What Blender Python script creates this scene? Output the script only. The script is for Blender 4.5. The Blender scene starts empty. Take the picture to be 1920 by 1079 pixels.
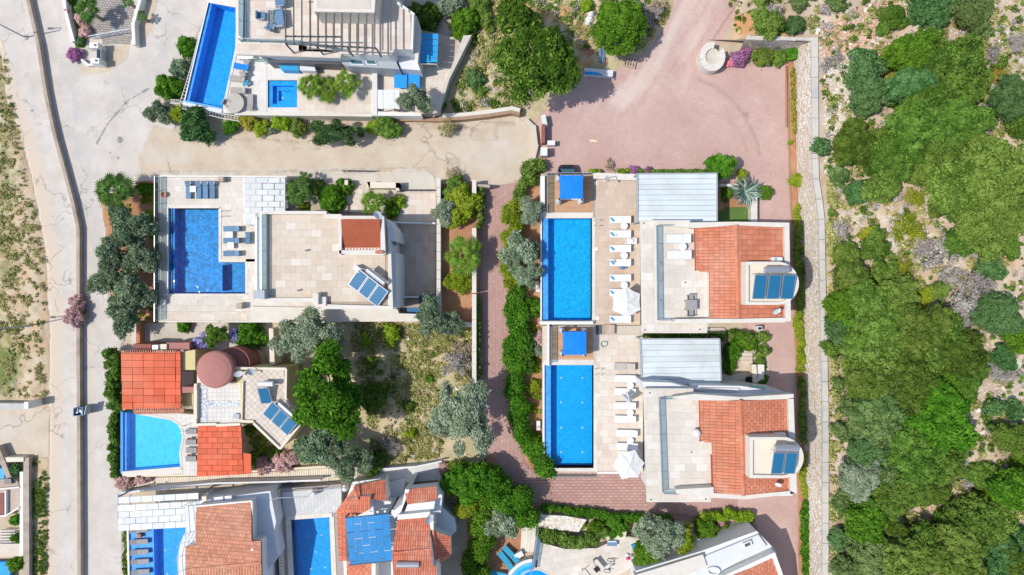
import bpy, math, random
import numpy as np
from mathutils import Vector, Matrix
random.seed(7)
SC = bpy.context.scene
COL = SC.collection
# ------------------------------------------------------------------ camera, sky, sun, exposure
H = 64.0                      # drone height in metres; 20 photo pixels are one metre on the ground
cam = bpy.data.cameras.new('camera'); cam.lens = 24; cam.sensor_width = 36; cam.clip_end = 2000
camo = bpy.data.objects.new('camera', cam); COL.objects.link(camo); camo.location = (0, 0, H); SC.camera = camo
SUN = Vector((-0.62, -0.13, 1.0)).normalized()
w = bpy.data.worlds.new('World'); SC.world = w; w.use_nodes = True
wn = w.node_tree.nodes; bg = wn['Background']
sky = wn.new('ShaderNodeTexSky'); sky.sky_type = 'NISHITA'; sky.sun_disc = False
sky.sun_elevation = math.asin(SUN.z); sky.sun_rotation = math.atan2(SUN.x, SUN.y) % (2*math.pi)
w.node_tree.links.new(sky.outputs[0], bg.inputs[0]); bg.inputs[1].default_value = 0.15
sl = bpy.data.lights.new('sun', 'SUN'); sl.energy = 3.4; sl.angle = math.radians(0.5); sl.color = (1.0, 0.95, 0.87)
slo = bpy.data.objects.new('sun', sl); COL.objects.link(slo); slo.location = (-40, -10, 80)
slo.rotation_euler = SUN.to_track_quat('Z', 'Y').to_euler()
vs = SC.view_settings; vs.view_transform = 'Standard'; vs.look = 'None'; vs.gamma = 1; vs.exposure = 0.19
SC.cycles.max_bounces = 6; SC.cycles.transparent_max_bounces = 12

# ------------------------------------------------------------------ helpers
def P(px, py, z=0.0):
    k = (1 - z / H) / 20.0
    return ((px - 960) * k, (539.5 - py) * k, z)
def PW(pts, z=0.0):
    return [P(a, b, z)[:2] for a, b in pts]
def sm(t):
    t = np.clip(t, 0, 1); return t*t*(3-2*t)
def _h(i, j, s):
    n = (i*374761393 + j*668265263 + s*1442695041) & 0xffffffff
    n = ((n ^ (n >> 13)) * 1274126177) & 0xffffffff
    return ((n ^ (n >> 16)) & 0xffff) / 65535.0
def vnoise(x, y, s=0):
    i = np.floor(x).astype(np.int64); j = np.floor(y).astype(np.int64)
    fx = x - i; fy = y - j; fx = fx*fx*(3-2*fx); fy = fy*fy*(3-2*fy)
    return (_h(i, j, s)*(1-fx)+_h(i+1, j, s)*fx)*(1-fy) + (_h(i, j+1, s)*(1-fx)+_h(i+1, j+1, s)*fx)*fy
def fbm(x, y, s=0, o=4):
    a = 0; t = 0; amp = 1.0
    for k in range(o):
        a = a + amp*vnoise(x*2**k, y*2**k, s+k*17); t += amp; amp *= .55
    return a/t
def sdf(X, Y, poly):
    """signed distance to a polygon, positive inside"""
    d = np.full(X.shape, 1e9); ins = np.zeros(X.shape, bool); n = len(poly)
    for k in range(n):
        ax, ay = poly[k]; bx, by = poly[(k+1) % n]
        ex, ey = bx-ax, by-ay; L = ex*ex+ey*ey + 1e-12
        t = np.clip(((X-ax)*ex+(Y-ay)*ey)/L, 0, 1)
        d = np.minimum(d, np.hypot(X-ax-t*ex, Y-ay-t*ey))
        c = ((ay > Y) != (by > Y))
        if ey != 0: ins ^= c & (X < (bx-ax)*(Y-ay)/ey + ax)
    return np.where(ins, d, -d)
def pline(X, Y, pts):
    """distance to an open polyline"""
    d = np.full(X.shape, 1e9)
    for (ax, ay), (bx, by) in zip(pts[:-1], pts[1:]):
        ex, ey = bx-ax, by-ay; L = ex*ex+ey*ey + 1e-12
        t = np.clip(((X-ax)*ex+(Y-ay)*ey)/L, 0, 1)
        d = np.minimum(d, np.hypot(X-ax-t*ex, Y-ay-t*ey))
    return d
def area(p):
    return 0.5*sum(p[i][0]*p[(i+1) % len(p)][1]-p[(i+1) % len(p)][0]*p[i][1] for i in range(len(p)))
def clip_rect(poly, x0, y0, x1, y1):
    for ax, v, s in ((0, x0, 1), (0, x1, -1), (1, y0, 1), (1, y1, -1)):
        out = []; n = len(poly)
        for i in range(n):
            a = poly[i]; b = poly[(i+1) % n]; da = s*(a[ax]-v); db = s*(b[ax]-v)
            if da >= 0: out.append(a)
            if (da >= 0) != (db >= 0):
                t = da/(da-db); out.append((a[0]+t*(b[0]-a[0]), a[1]+t*(b[1]-a[1])))
        poly = out
        if len(poly) < 3: return []
    return poly

# ------------------------------------------------------------------ materials
def lin(c):
    return tuple(((v/255+.055)/1.055)**2.4 if v > 10 else v/255/12.92 for v in c) + (1,)
class NT:
    def __init__(s, name):
        s.m = bpy.data.materials.new(name); s.m.use_nodes = True
        s.t = s.m.node_tree; s.n = s.t.nodes; s.b = s.n['Principled BSDF']; s.out = s.n['Material Output']
    def new(s, typ, **kw):
        n = s.n.new('ShaderNode'+typ)
        for k, v in kw.items(): setattr(n, k, v)
        return n
    def L(s, a, b): s.t.links.new(a, b)
    def pos(s): return s.new('NewGeometry').outputs['Position']
    def noise(s, scale, detail=4, vec=None, rough=.6, dist=0):
        n = s.new('TexNoise'); n.inputs['Scale'].default_value = scale; n.inputs['Detail'].default_value = detail
        n.inputs['Roughness'].default_value = rough; n.inputs['Distortion'].default_value = dist
        s.L(vec or s.pos(), n.inputs['Vector']); return n.outputs[0]
    def ramp(s, fac, stops):
        r = s.new('ValToRGB'); e = r.color_ramp.elements
        while len(e) < len(stops): e.new(.5)
        for k, (p, c) in enumerate(stops): e[k].position = p; e[k].color = c
        s.L(fac, r.inputs[0]); return r.outputs[0]
    def mix(s, fac, a, b, typ='MIX'):
        m = s.new('Mix', data_type='RGBA', blend_type=typ)
        for i, v in ((0, fac), (6, a), (7, b)):
            if hasattr(v, 'links'): s.L(v, m.inputs[i])
            else: m.inputs[i].default_value = v
        return m.outputs[2]
    def math(s, op, a, b=0.0, c=0.0, clamp=False):
        m = s.new('Math', operation=op, use_clamp=clamp)
        for i, v in enumerate((a, b, c)):
            if hasattr(v, 'links'): s.L(v, m.inputs[i])
            else: m.inputs[i].default_value = v
        return m.outputs[0]
    def attr(s, name):
        return s.new('Attribute', attribute_name=name).outputs['Fac']
    def rnd(s):
        return s.math('FRACT', s.math('ADD', s.attr('rnd'), s.new('ObjectInfo').outputs['Random']))
    def bump(s, h, strength=.4, dist=.02):
        b = s.new('Bump'); b.inputs['Strength'].default_value = strength; b.inputs['Distance'].default_value = dist
        s.L(h, b.inputs['Height']); s.L(b.outputs[0], s.b.inputs['Normal'])
    def fin(s, col, rough=.85, spec=.3, metal=0):
        if hasattr(col, 'links'): s.L(col, s.b.inputs['Base Color'])
        else: s.b.inputs['Base Color'].default_value = col
        s.b.inputs['Roughness'].default_value = rough; s.b.inputs['Specular IOR Level'].default_value = spec
        s.b.inputs['Metallic'].default_value = metal
        return s.m
MATS = {}
def C(*rgb): return tuple(rgb) + (1,)
def mat(name, c, var=.12, scale=2.0, rough=.8, rv=0.0, c2=None, bump=0.0, metal=0, spec=.3, bd=.02):
    """one colour with large and fine procedural variation; rv = variation per piece"""
    if name in MATS: return MATS[name]
    t = NT(name)
    a = C(*[v*(1-var) for v in c]); b = C(*[min(1, v*(1+var)) for v in c])
    n1 = t.noise(scale, 5); n2 = t.noise(scale*9, 3)
    f = t.math('ADD', t.math('MULTIPLY', n1, .65), t.math('MULTIPLY', n2, .35))
    col = t.ramp(f, [(.32, a), (.68, b)])
    if c2: col = t.mix(t.ramp(t.noise(scale*.35, 6, dist=.6), [(.48, C(0, 0, 0)), (.66, C(1, 1, 1))]), col, C(*c2))
    if rv:
        r = t.rnd(); k = t.math('MULTIPLY_ADD', r, 2*rv, 1-rv)
        cc = t.new('CombineColor'); [t.L(k, cc.inputs[i]) for i in range(3)]
        col = t.mix(1.0, col, cc.outputs[0], 'MULTIPLY')
    if bump: t.bump(n2, bump, bd)
    MATS[name] = t.fin(col, rough, spec, metal); return MATS[name]
def slabmat(name, stops, rough=.75, sc=3.0, dirt=(.32, .27, .2)):
    """stone slabs: each piece takes its own tone from the ramp, veins and stains over it"""
    t = NT(name); r = t.rnd()
    col = t.ramp(r, [(i/(len(stops)-1), C(*c)) for i, c in enumerate(stops)])
    n = t.noise(sc, 6, dist=.4); n2 = t.noise(sc*8, 3)
    col = t.mix(t.math('MULTIPLY', t.ramp(n, [(.35, C(0, 0, 0)), (.75, C(1, 1, 1))]), .22), col, C(*dirt))
    col = t.mix(t.math('MULTIPLY', n2, .18), col, C(1, 1, 1))
    big = t.noise(.35, 4)
    col = t.mix(t.math('MULTIPLY', t.ramp(big, [(.5, C(0, 0, 0)), (.72, C(1, 1, 1))]), .25), col, C(*dirt))
    t.bump(n2, .15, .01)
    MATS[name] = t.fin(col, rough); return MATS[name]
def leafmat(name, dark, midc, light, trans=.25, g=1.35):
    dark, midc, light = ([min(.8, v*g) for v in q] for q in (dark, midc, light))
    t = NT(name); r = t.rnd(); n = t.noise(.9, 3)
    f = t.math('ADD', t.math('MULTIPLY', r, .55), t.math('MULTIPLY', n, .6))
    col = t.ramp(f, [(.2, C(*dark)), (.5, C(*midc)), (.85, C(*light))])
    o = t.new('ObjectInfo').outputs['Random']
    hsv = t.new('HueSaturation'); t.L(col, hsv.inputs['Color'])
    t.L(t.math('MULTIPLY_ADD', o, .022, .492), hsv.inputs['Hue']); t.L(t.math('MULTIPLY_ADD', o, .4, .74), hsv.inputs['Value'])
    t.fin(hsv.outputs[0], .7, .06)
    tr = t.new('BsdfTranslucent'); t.L(hsv.outputs[0], tr.inputs[0]); mx = t.new('MixShader'); mx.inputs[0].default_value = trans
    t.L(t.b.outputs[0], mx.inputs[1]); t.L(tr.outputs[0], mx.inputs[2]); t.L(mx.outputs[0], t.out.inputs[0])
    MATS[name] = t.m; return t.m
def glassmat(name, tint=(.75, .88, .95), gloss=.12):
    t = NT(name); tr = t.new('BsdfTransparent'); tr.inputs[0].default_value = C(*tint)
    g = t.new('BsdfGlossy'); g.inputs['Roughness'].default_value = .05; mx = t.new('MixShader'); mx.inputs[0].default_value = gloss
    t.L(tr.outputs[0], mx.inputs[1]); t.L(g.outputs[0], mx.inputs[2]); t.L(mx.outputs[0], t.out.inputs[0]); t.n.remove(t.b)
    MATS[name] = t.m; return t.m
def watermat(name, tint, wave=3.0, bs=.25):
    t = NT(name); tr = t.new('BsdfTransparent')
    n = t.noise(wave, 3, dist=1.2)
    t.L(t.ramp(n, [(.38, C(*[v*.86 for v in tint])), (.62, C(*tint))]), tr.inputs[0])
    g = t.new('BsdfGlossy'); g.inputs['Roughness'].default_value = .04
    b = t.new('Bump'); b.inputs['Strength'].default_value = bs; b.inputs['Distance'].default_value = .04
    t.L(t.noise(wave*1.3, 3, dist=.6), b.inputs['Height']); t.L(b.outputs[0], g.inputs['Normal'])
    fr = t.new('Fresnel'); fr.inputs[0].default_value = 1.33; t.L(b.outputs[0], fr.inputs['Normal'])
    mx = t.new('MixShader'); t.L(fr.outputs[0], mx.inputs[0])
    t.L(tr.outputs[0], mx.inputs[1]); t.L(g.outputs[0], mx.inputs[2]); t.L(mx.outputs[0], t.out.inputs[0]); t.n.remove(t.b)
    MATS[name] = t.m; return t.m
def poolmat(name, c, cell=5.0, amp=.18, web=2.2, spark=0.0):
    """mosaic pool lining: small tiles in slightly different blues under a noise web (painted caustics in pooldeep)"""
    t = NT(name); v = t.new('TexVoronoi'); v.inputs['Scale'].default_value = cell; t.L(t.pos(), v.inputs['Vector'])
    f = t.math('MULTIPLY', t.new('SeparateColor').outputs[0], 1.0)
    sc = t.new('SeparateColor'); t.L(v.outputs['Color'], sc.inputs[0])
    n = t.noise(web, 4, dist=2.0)
    k = t.math('ADD', t.math('MULTIPLY', sc.outputs[0], .45), t.math('MULTIPLY', n, .55))
    col = t.ramp(k, [(.25, C(*[x*(1-amp) for x in c])), (.75, C(*[min(1, x*(1+amp)) for x in c]))])
    MATS[name] = t.fin(col, .5, .3); return MATS[name]

# ------------------------------------------------------------------ mesh building
def tag(o, label=None, cat=None, group=None, kind=None):
    if label: o['label'] = label
    if cat: o['category'] = cat
    if group: o['group'] = group
    if kind: o['kind'] = kind
    return o
def thing(name, label, cat, loc, group=None, rz=0.0):
    o = bpy.data.objects.new(name, None); COL.objects.link(o); o.location = loc; o.rotation_euler.z = rz
    o.empty_display_size = .2
    return tag(o, label, cat, group)
def link(name, me, parent=None, loc=(0, 0, 0)):
    o = bpy.data.objects.new(name, me); COL.objects.link(o)
    if parent is not None: o.parent = parent
    o.location = loc; return o
def copytree(o, loc=None, rz=None, scale=None, parent=None, label=None, group=None):
    c = o.copy(); COL.objects.link(c)
    if parent is not None: c.parent = parent
    else:
        if loc is not None: c.location = loc
        if rz is not None: c.rotation_euler.z = rz
        if scale is not None: c.scale = scale
        if label: c['label'] = label
        if group: c['group'] = group
    for ch in list(o.children): copytree(ch, parent=c)
    return c
class MB:
    def __init__(s): s.V = []; s.F = []; s.M = []; s.cm = 0
    def add(s, vs, fs):
        b = len(s.V); s.V += [tuple(v) for v in vs]; s.F += [tuple(b+i for i in f) for f in fs]; s.M += [s.cm]*len(fs); return s
    def face(s, pts): return s.add(pts, [tuple(range(len(pts)))])
    def prism(s, pts, z0, z1, bottom=False, base=None):
        """vertical prism over world xy outline; base = other outline at z0; z1 may be a list"""
        n = len(pts)
        if area(pts) < 0:
            pts = pts[::-1]
            if base: base = base[::-1]
            if isinstance(z1, (list, tuple)): z1 = list(z1)[::-1]
        base = base or pts; zt = z1 if isinstance(z1, (list, tuple)) else [z1]*n
        vs = [(p[0], p[1], z0) for p in base] + [(p[0], p[1], zt[i]) for i, p in enumerate(pts)]
        fs = [tuple(range(n, 2*n))] + [(i, (i+1) % n, n+(i+1) % n, n+i) for i in range(n)]
        if bottom: fs.append(tuple(range(n))[::-1])
        return s.add(vs, fs)
    def pxp(s, pts, z0, z1, bottom=False): return s.prism(PW(pts, z1 if not isinstance(z1, (list, tuple)) else max(z1)), z0, z1, bottom)
    def box(s, x0, y0, x1, y1, z0, z1): return s.prism([(x0, y0), (x1, y0), (x1, y1), (x0, y1)], z0, z1, True)
    def obox(s, cx, cy, lx, ly, z0, z1, a=0.0):
        c, q = math.cos(a), math.sin(a)
        return s.prism([(cx+x*c-y*q, cy+x*q+y*c) for x, y in ((-lx/2, -ly/2), (lx/2, -ly/2), (lx/2, ly/2), (-lx/2, ly/2))], z0, z1, True)
    def wall(s, pts, w, z0, z1, closed=False):
        """wall of width w along world polyline"""
        n = len(pts)
        for i in range(n if closed else n-1):
            a = Vector(pts[i][:2]); b = Vector(pts[(i+1) % n][:2]); d = (b-a).normalized(); q = Vector((-d.y, d.x))*w/2
            e = d*w/2*.98
            aa = a-e if (closed or i > 0) else a; bb = b+e if closed else b
            zz = z1 + .002*(i % 2)
            s.prism([tuple(aa-q), tuple(bb-q), tuple(bb+q), tuple(aa+q)], z0, zz, True)
        return s
    def tube(s, pts, r, n=6, r1=None, cap=True):
        pts = [Vector(p) for p in pts]; m = len(pts); b = len(s.V); rings = []
        for i, p in enumerate(pts):
            d = (pts[min(i+1, m-1)]-pts[max(i-1, 0)]).normalized()
            u = d.cross(Vector((0, 0, 1))) if abs(d.z) < .95 else d.cross(Vector((1, 0, 0)))
            u.normalize(); v = d.cross(u); rr = r if r1 is None else r+(r1-r)*i/(m-1)
            rings.append([tuple(p+u*rr*math.cos(2*math.pi*k/n)+v*rr*math.sin(2*math.pi*k/n)) for k in range(n)])
        vs = [q for g in rings for q in g]
        fs = [(i*n+k, (i+1)*n+k, (i+1)*n+(k+1) % n, i*n+(k+1) % n) for i in range(m-1) for k in range(n)]
        if cap: fs += [tuple(range(n)), tuple(range((m-1)*n, m*n))[::-1]]
        return s.add(vs, fs)
    def cyl(s, cx, cy, z0, z1, r0, r1=None, n=16, top=True):
        r1 = r0 if r1 is None else r1
        vs = [(cx+r0*math.cos(2*math.pi*k/n), cy+r0*math.sin(2*math.pi*k/n), z0) for k in range(n)] + \
             [(cx+r1*math.cos(2*math.pi*k/n), cy+r1*math.sin(2*math.pi*k/n), z1) for k in range(n)]
        fs = [(k, (k+1) % n, n+(k+1) % n, n+k) for k in range(n)] + ([tuple(range(n, 2*n))] if top else []) + [tuple(range(n))[::-1]]
        return s.add(vs, fs)
    def lathe(s, cx, cy, prof, n=16, sy=1.0):
        vs = []; fs = []
        for r, z in prof: vs += [(cx+r*math.cos(2*math.pi*k/n), cy+sy*r*math.sin(2*math.pi*k/n), z) for k in range(n)]
        for i in range(len(prof)-1): fs += [(i*n+k, i*n+(k+1) % n, (i+1)*n+(k+1) % n, (i+1)*n+k) for k in range(n)]
        fs.append(tuple(range((len(prof)-1)*n, len(prof)*n))); fs.append(tuple(range(n))[::-1])
        return s.add(vs, fs)
    def build(s, name, mats, parent=None, loc=None, smooth=False, label=None, cat=None, group=None, kind=None, local=False):
        me = bpy.data.meshes.new(name); L = Vector((0, 0, 0))
        if not local:
            if parent is not None:
                L = parent.location.copy(); pp = parent.parent
                while pp is not None: L += pp.location; pp = pp.parent
            elif loc is not None: L = Vector(loc)
            elif s.V:
                a = np.array(s.V); mn = a.min(0); mx = a.max(0); L = Vector(((mn[0]+mx[0])/2, (mn[1]+mx[1])/2, mn[2]))
        me.from_pydata([(v[0]-L.x, v[1]-L.y, v[2]-L.z) for v in s.V], [], s.F)
        mats = mats if isinstance(mats, (list, tuple)) else [mats]
        for m in mats: me.materials.append(MATS[m] if isinstance(m, str) else m)
        if len(mats) > 1: me.polygons.foreach_set('material_index', s.M)
        if smooth: me.polygons.foreach_set('use_smooth', [True]*len(me.polygons))
        if any(s.M) is False and len(s.F) > 40: pass
        o = link(name, me, parent, (0, 0, 0) if (parent is not None or local) else L)
        return tag(o, label, cat, group, kind)
def facernd(me, seed=0):
    a = me.attributes.new('rnd', 'FLOAT', 'FACE'); n = len(me.polygons)
    a.data.foreach_set('value', np.random.RandomState(seed).rand(n).astype(np.float32))

def tiles(parent, name, poly, z, tw, th, m, ang=0.0, gap=.02, t=.03, brick=0.0, off=(0, 0), maxn=300, barrel=0, seed=1, skip=None, lift=.0, minor=None, stuffonly=False):
    """cover a world-xy outline with pieces; z is a number or a plane (z0,a,b): z0+a*x+b*y. Largest maxn are objects, rest one stuff part."""
    plane = z if isinstance(z, tuple) else (z, 0, 0)
    zf = lambda x, y: plane[0]+plane[1]*x+plane[2]*y
    c, q = math.cos(ang), math.sin(ang); R = lambda p: (p[0]*c-p[1]*q, p[0]*q+p[1]*c); I = lambda p: (p[0]*c+p[1]*q, -p[0]*q+p[1]*c)
    lp = [I(p) for p in poly]
    if area(lp) < 0: lp = lp[::-1]
    xs = [p[0] for p in lp]; ys = [p[1] for p in lp]; rng = random.Random(seed); out = []; gap = gap*.5 if 'roof_tile' not in name and 'panel' not in name else gap
    j0 = math.floor((min(ys)-off[1])/th)-1; j1 = math.ceil((max(ys)-off[1])/th)+1
    for j in range(j0, j1):
        sh = (j % 2)*brick*tw
        for i in range(math.floor((min(xs)-off[0]-sh)/tw)-1, math.ceil((max(xs)-off[0]-sh)/tw)+1):
            x0 = off[0]+sh+i*tw; y0 = off[1]+j*th
            cl = clip_rect(lp, x0+gap/2, y0+gap/2, x0+tw-gap/2, y0+th-gap/2)
            if len(cl) < 3: continue
            a = abs(area(cl))
            if a < .03*tw*th: continue
            out.append((a, a > .995*(tw-gap)*(th-gap), x0, y0, cl))
    out.sort(key=lambda r: -r[0]); shared = None; rest = MB(); base = Vector((0, 0, 0)); rr = []
    if parent is not None:
        base = parent.location.copy(); pp = parent.parent
        while pp is not None: base += pp.location; pp = pp.parent
    def shape(x0, y0, cl, whole, org):
        b = MB(); dz = rng.uniform(0, lift)
        if barrel and whole:
            nb = barrel; vs = []; fs = []
            for e, yy in enumerate((y0+gap/2, y0+th-gap/2)):
                for k in range(nb+1):
                    xx = x0+gap/2+(tw-gap)*k/nb; p = R((xx, yy)); zz = zf(*p)+t*(.35+.65*abs(math.sin(math.pi*k/nb)))+(.02 if e == 0 else 0)
                    vs.append((p[0], p[1], zz))
            fs = [(k, k+1, nb+2+k, nb+1+k) for k in range(nb)]
            p0 = len(vs)
            for k in range(nb+1):
                xx = x0+gap/2+(tw-gap)*k/nb; p = R((xx, y0+gap/2)); vs.append((p[0], p[1], zf(*p)-.01))
            fs += [(p0+k, p0+k+1, k+1, k) for k in range(nb)]
            b.add(vs, fs)
        else:
            w2 = [R(p) for p in cl]; zt = [zf(*p)+t+dz for p in w2]; n = len(w2)
            vs = [(p[0], p[1], zf(*p)-.01) for p in w2]+[(p[0], p[1], zt[i]) for i, p in enumerate(w2)]
            b.add(vs, [tuple(range(n, 2*n))]+[(i, (i+1) % n, n+(i+1) % n, n+i) for i in range(n)])
        return [(v[0]-org[0], v[1]-org[1], v[2]-org[2]) for v in b.V], b.F
    cnt = 0
    for a, whole, x0, y0, cl in out:
        ctr = R((x0+tw/2, y0+th/2))
        if skip and skip(ctr): continue
        org = (ctr[0], ctr[1], zf(*ctr))
        if cnt < maxn and not stuffonly:
            if whole and shared is None:
                V, F = shape(x0, y0, cl, True, org); shared = bpy.data.meshes.new(name); shared.from_pydata(V, [], F); shared.materials.append(MATS[m])
            if whole: me = shared
            else:
                V, F = shape(x0, y0, cl, False, org); me = bpy.data.meshes.new(name); me.from_pydata(V, [], F); me.materials.append(MATS[m])
            o = link(name, me, parent, (org[0]-base.x, org[1]-base.y, org[2]-base.z+(rng.uniform(0, lift) if whole else 0))); cnt += 1
        else:
            V, F = shape(x0, y0, cl, whole, (0, 0, 0)); rest.add(V, F); rr += [rng.random()]*len(F)
    if rest.F:
        o = rest.build(minor or (name+'_field'), m, parent, kind='stuff')
        if parent is None: o.location = (0, 0, 0)
        at = o.data.attributes.new('rnd', 'FLOAT', 'FACE'); at.data.foreach_set('value', np.array(rr, np.float32))
    return cnt

def patch(name, poly, m, z=0.0, step=5.0, edge=4.0, rough=0.0, rs=.05, lift=.02, masks=None, zfun=None, seed=0, kind='structure', slope=.05, parent=None):
    """ground sheet given in photo pixels: it rises out of its neighbours along a slightly uneven outline"""
    xs = [p[0] for p in poly]; ys = [p[1] for p in poly]; mg = 2*step+edge
    gx = np.arange(min(xs)-mg, max(xs)+mg+step, step); gy = np.arange(min(ys)-mg, max(ys)+mg+step, step)
    X, Y = np.meshgrid(gx, gy); S = sdf(X, Y, poly)
    S = S + (fbm(X/22, Y/22, seed)-.5)*2*edge + (fbm(X/7, Y/7, seed+5)-.5)*edge
    Z = z + np.clip(S*slope*.6, -.09, lift)
    if rough: Z = Z + sm(S/25)*rough*(fbm(X*rs, Y*rs, seed+9, 5)-.25)
    if zfun is not None: Z = Z + zfun(X, Y)
    keep = S > -2.2*step
    k = (1-Z/H)/20; W = np.stack([(X-960)*k, (539.5-Y)*k, Z], -1)
    ny, nx = X.shape; idx = np.arange(nx*ny).reshape(ny, nx)
    q = np.stack([idx[1:, :-1], idx[1:, 1:], idx[:-1, 1:], idx[:-1, :-1]], -1).reshape(-1, 4)
    kk = (keep[1:, :-1] | keep[1:, 1:] | keep[:-1, 1:] | keep[:-1, :-1]).reshape(-1); q = q[kk]
    used = np.unique(q); mp = np.zeros(nx*ny, np.int64); mp[used] = np.arange(len(used))
    me = mkmesh(name, W.reshape(-1, 3)[used], mp[q]); me.polygons.foreach_set('use_smooth', [rough > 0]*len(q))
    for an, f in (masks or {}).items():
        a = me.attributes.new(an, 'FLOAT', 'POINT'); a.data.foreach_set('value', f(X, Y).reshape(-1)[used].astype(np.float32))
    me.materials.append(MATS[m]); return tag(link(name, me, parent), kind=kind)
def mkmesh(name, V, Q):
    me = bpy.data.meshes.new(name); n = len(Q); k = Q.shape[1]
    me.vertices.add(len(V)); me.vertices.foreach_set('co', np.ascontiguousarray(V, np.float32).ravel())
    me.loops.add(n*k); me.loops.foreach_set('vertex_index', np.ascontiguousarray(Q, np.int32).ravel())
    me.polygons.add(n); me.polygons.foreach_set('loop_start', np.arange(0, n*k, k, dtype=np.int32))
    me.update(calc_edges=True); return me

# ------------------------------------------------------------------ foliage
def leaves(name, blobs, n, size, m, seed=0, up=.35, shell=.35, jag=.5, asp=1.6, zmin=-.3, out=.2):
    """leaf-sized faces through the outer volume of many small clumps"""
    r = np.random.RandomState(seed); B = np.array(blobs, float)
    wt = (B[:, 3]*B[:, 4]); wt /= wt.sum(); k = r.choice(len(B), n, p=wt)
    d = r.normal(size=(n, 3)); d /= np.linalg.norm(d, axis=1)[:, None]
    bad = d[:, 2] < zmin; d[bad, 2] *= -1
    rad = 1-shell*r.rand(n)**1.5 + (r.rand(n) < out)*.45*r.rand(n)**1.5
    c = B[k, :3] + d*B[k, 3:6]*rad[:, None]
    nr = d + np.array([0, 0, up]) + r.normal(size=(n, 3))*jag; nr /= np.linalg.norm(nr, axis=1)[:, None]
    t = np.cross(nr, r.normal(size=(n, 3))); t /= np.linalg.norm(t, axis=1)[:, None]; b = np.cross(nr, t)
    s = size*(.6+.8*r.rand(n))[:, None]/2
    V = np.stack([c-t*s*asp, c+b*s*.8-nr*s*.15, c+t*s*asp, c-b*s*.8-nr*s*.15], 1).reshape(-1, 3)
    me = mkmesh(name, V, np.arange(4*n).reshape(n, 4)); facernd(me, seed)
    cl = r.rand(len(B)); a = me.attributes['rnd']; v = (.5*cl[k]+.5*r.rand(n)).astype(np.float32)*.98; a.data.foreach_set('value', v)
    me.materials.append(MATS[m]); return me
def dome(nb, br, seed, flat=.7, irr=.25, lo=.15, sep=.62, zj=.13, tall=.78):
    """clumps arranged as an irregular crown of unit radius"""
    r = random.Random(seed); out = []; tries = 0; ph = [r.uniform(0, 6.3) for _ in range(4)]
    while len(out) < nb and tries < 9000:
        tries += 1; a = r.uniform(0, 2*math.pi); d = math.sqrt(r.random())
        edge = 1-br*.8 + irr*(math.sin(2*a+ph[0])*.35+math.sin(3*a+ph[1])*.4+math.sin(5*a+ph[2])*.3)-irr*.3
        x = d*edge*math.cos(a); y = d*edge*math.sin(a); z = flat*(math.sqrt(max(0, 1-d*d))*.85+r.uniform(-zj, zj))
        if any((x-o[0])**2+(y-o[1])**2+((z-o[2])*1.2)**2 < (br*sep)**2 for o in out): continue
        k = br*r.uniform(.75, 1.25); q = r.uniform(.8, 1.25); out.append((x, y, z, k*q, k/q, k*tall*r.uniform(.85, 1.15)))
    return out
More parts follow.
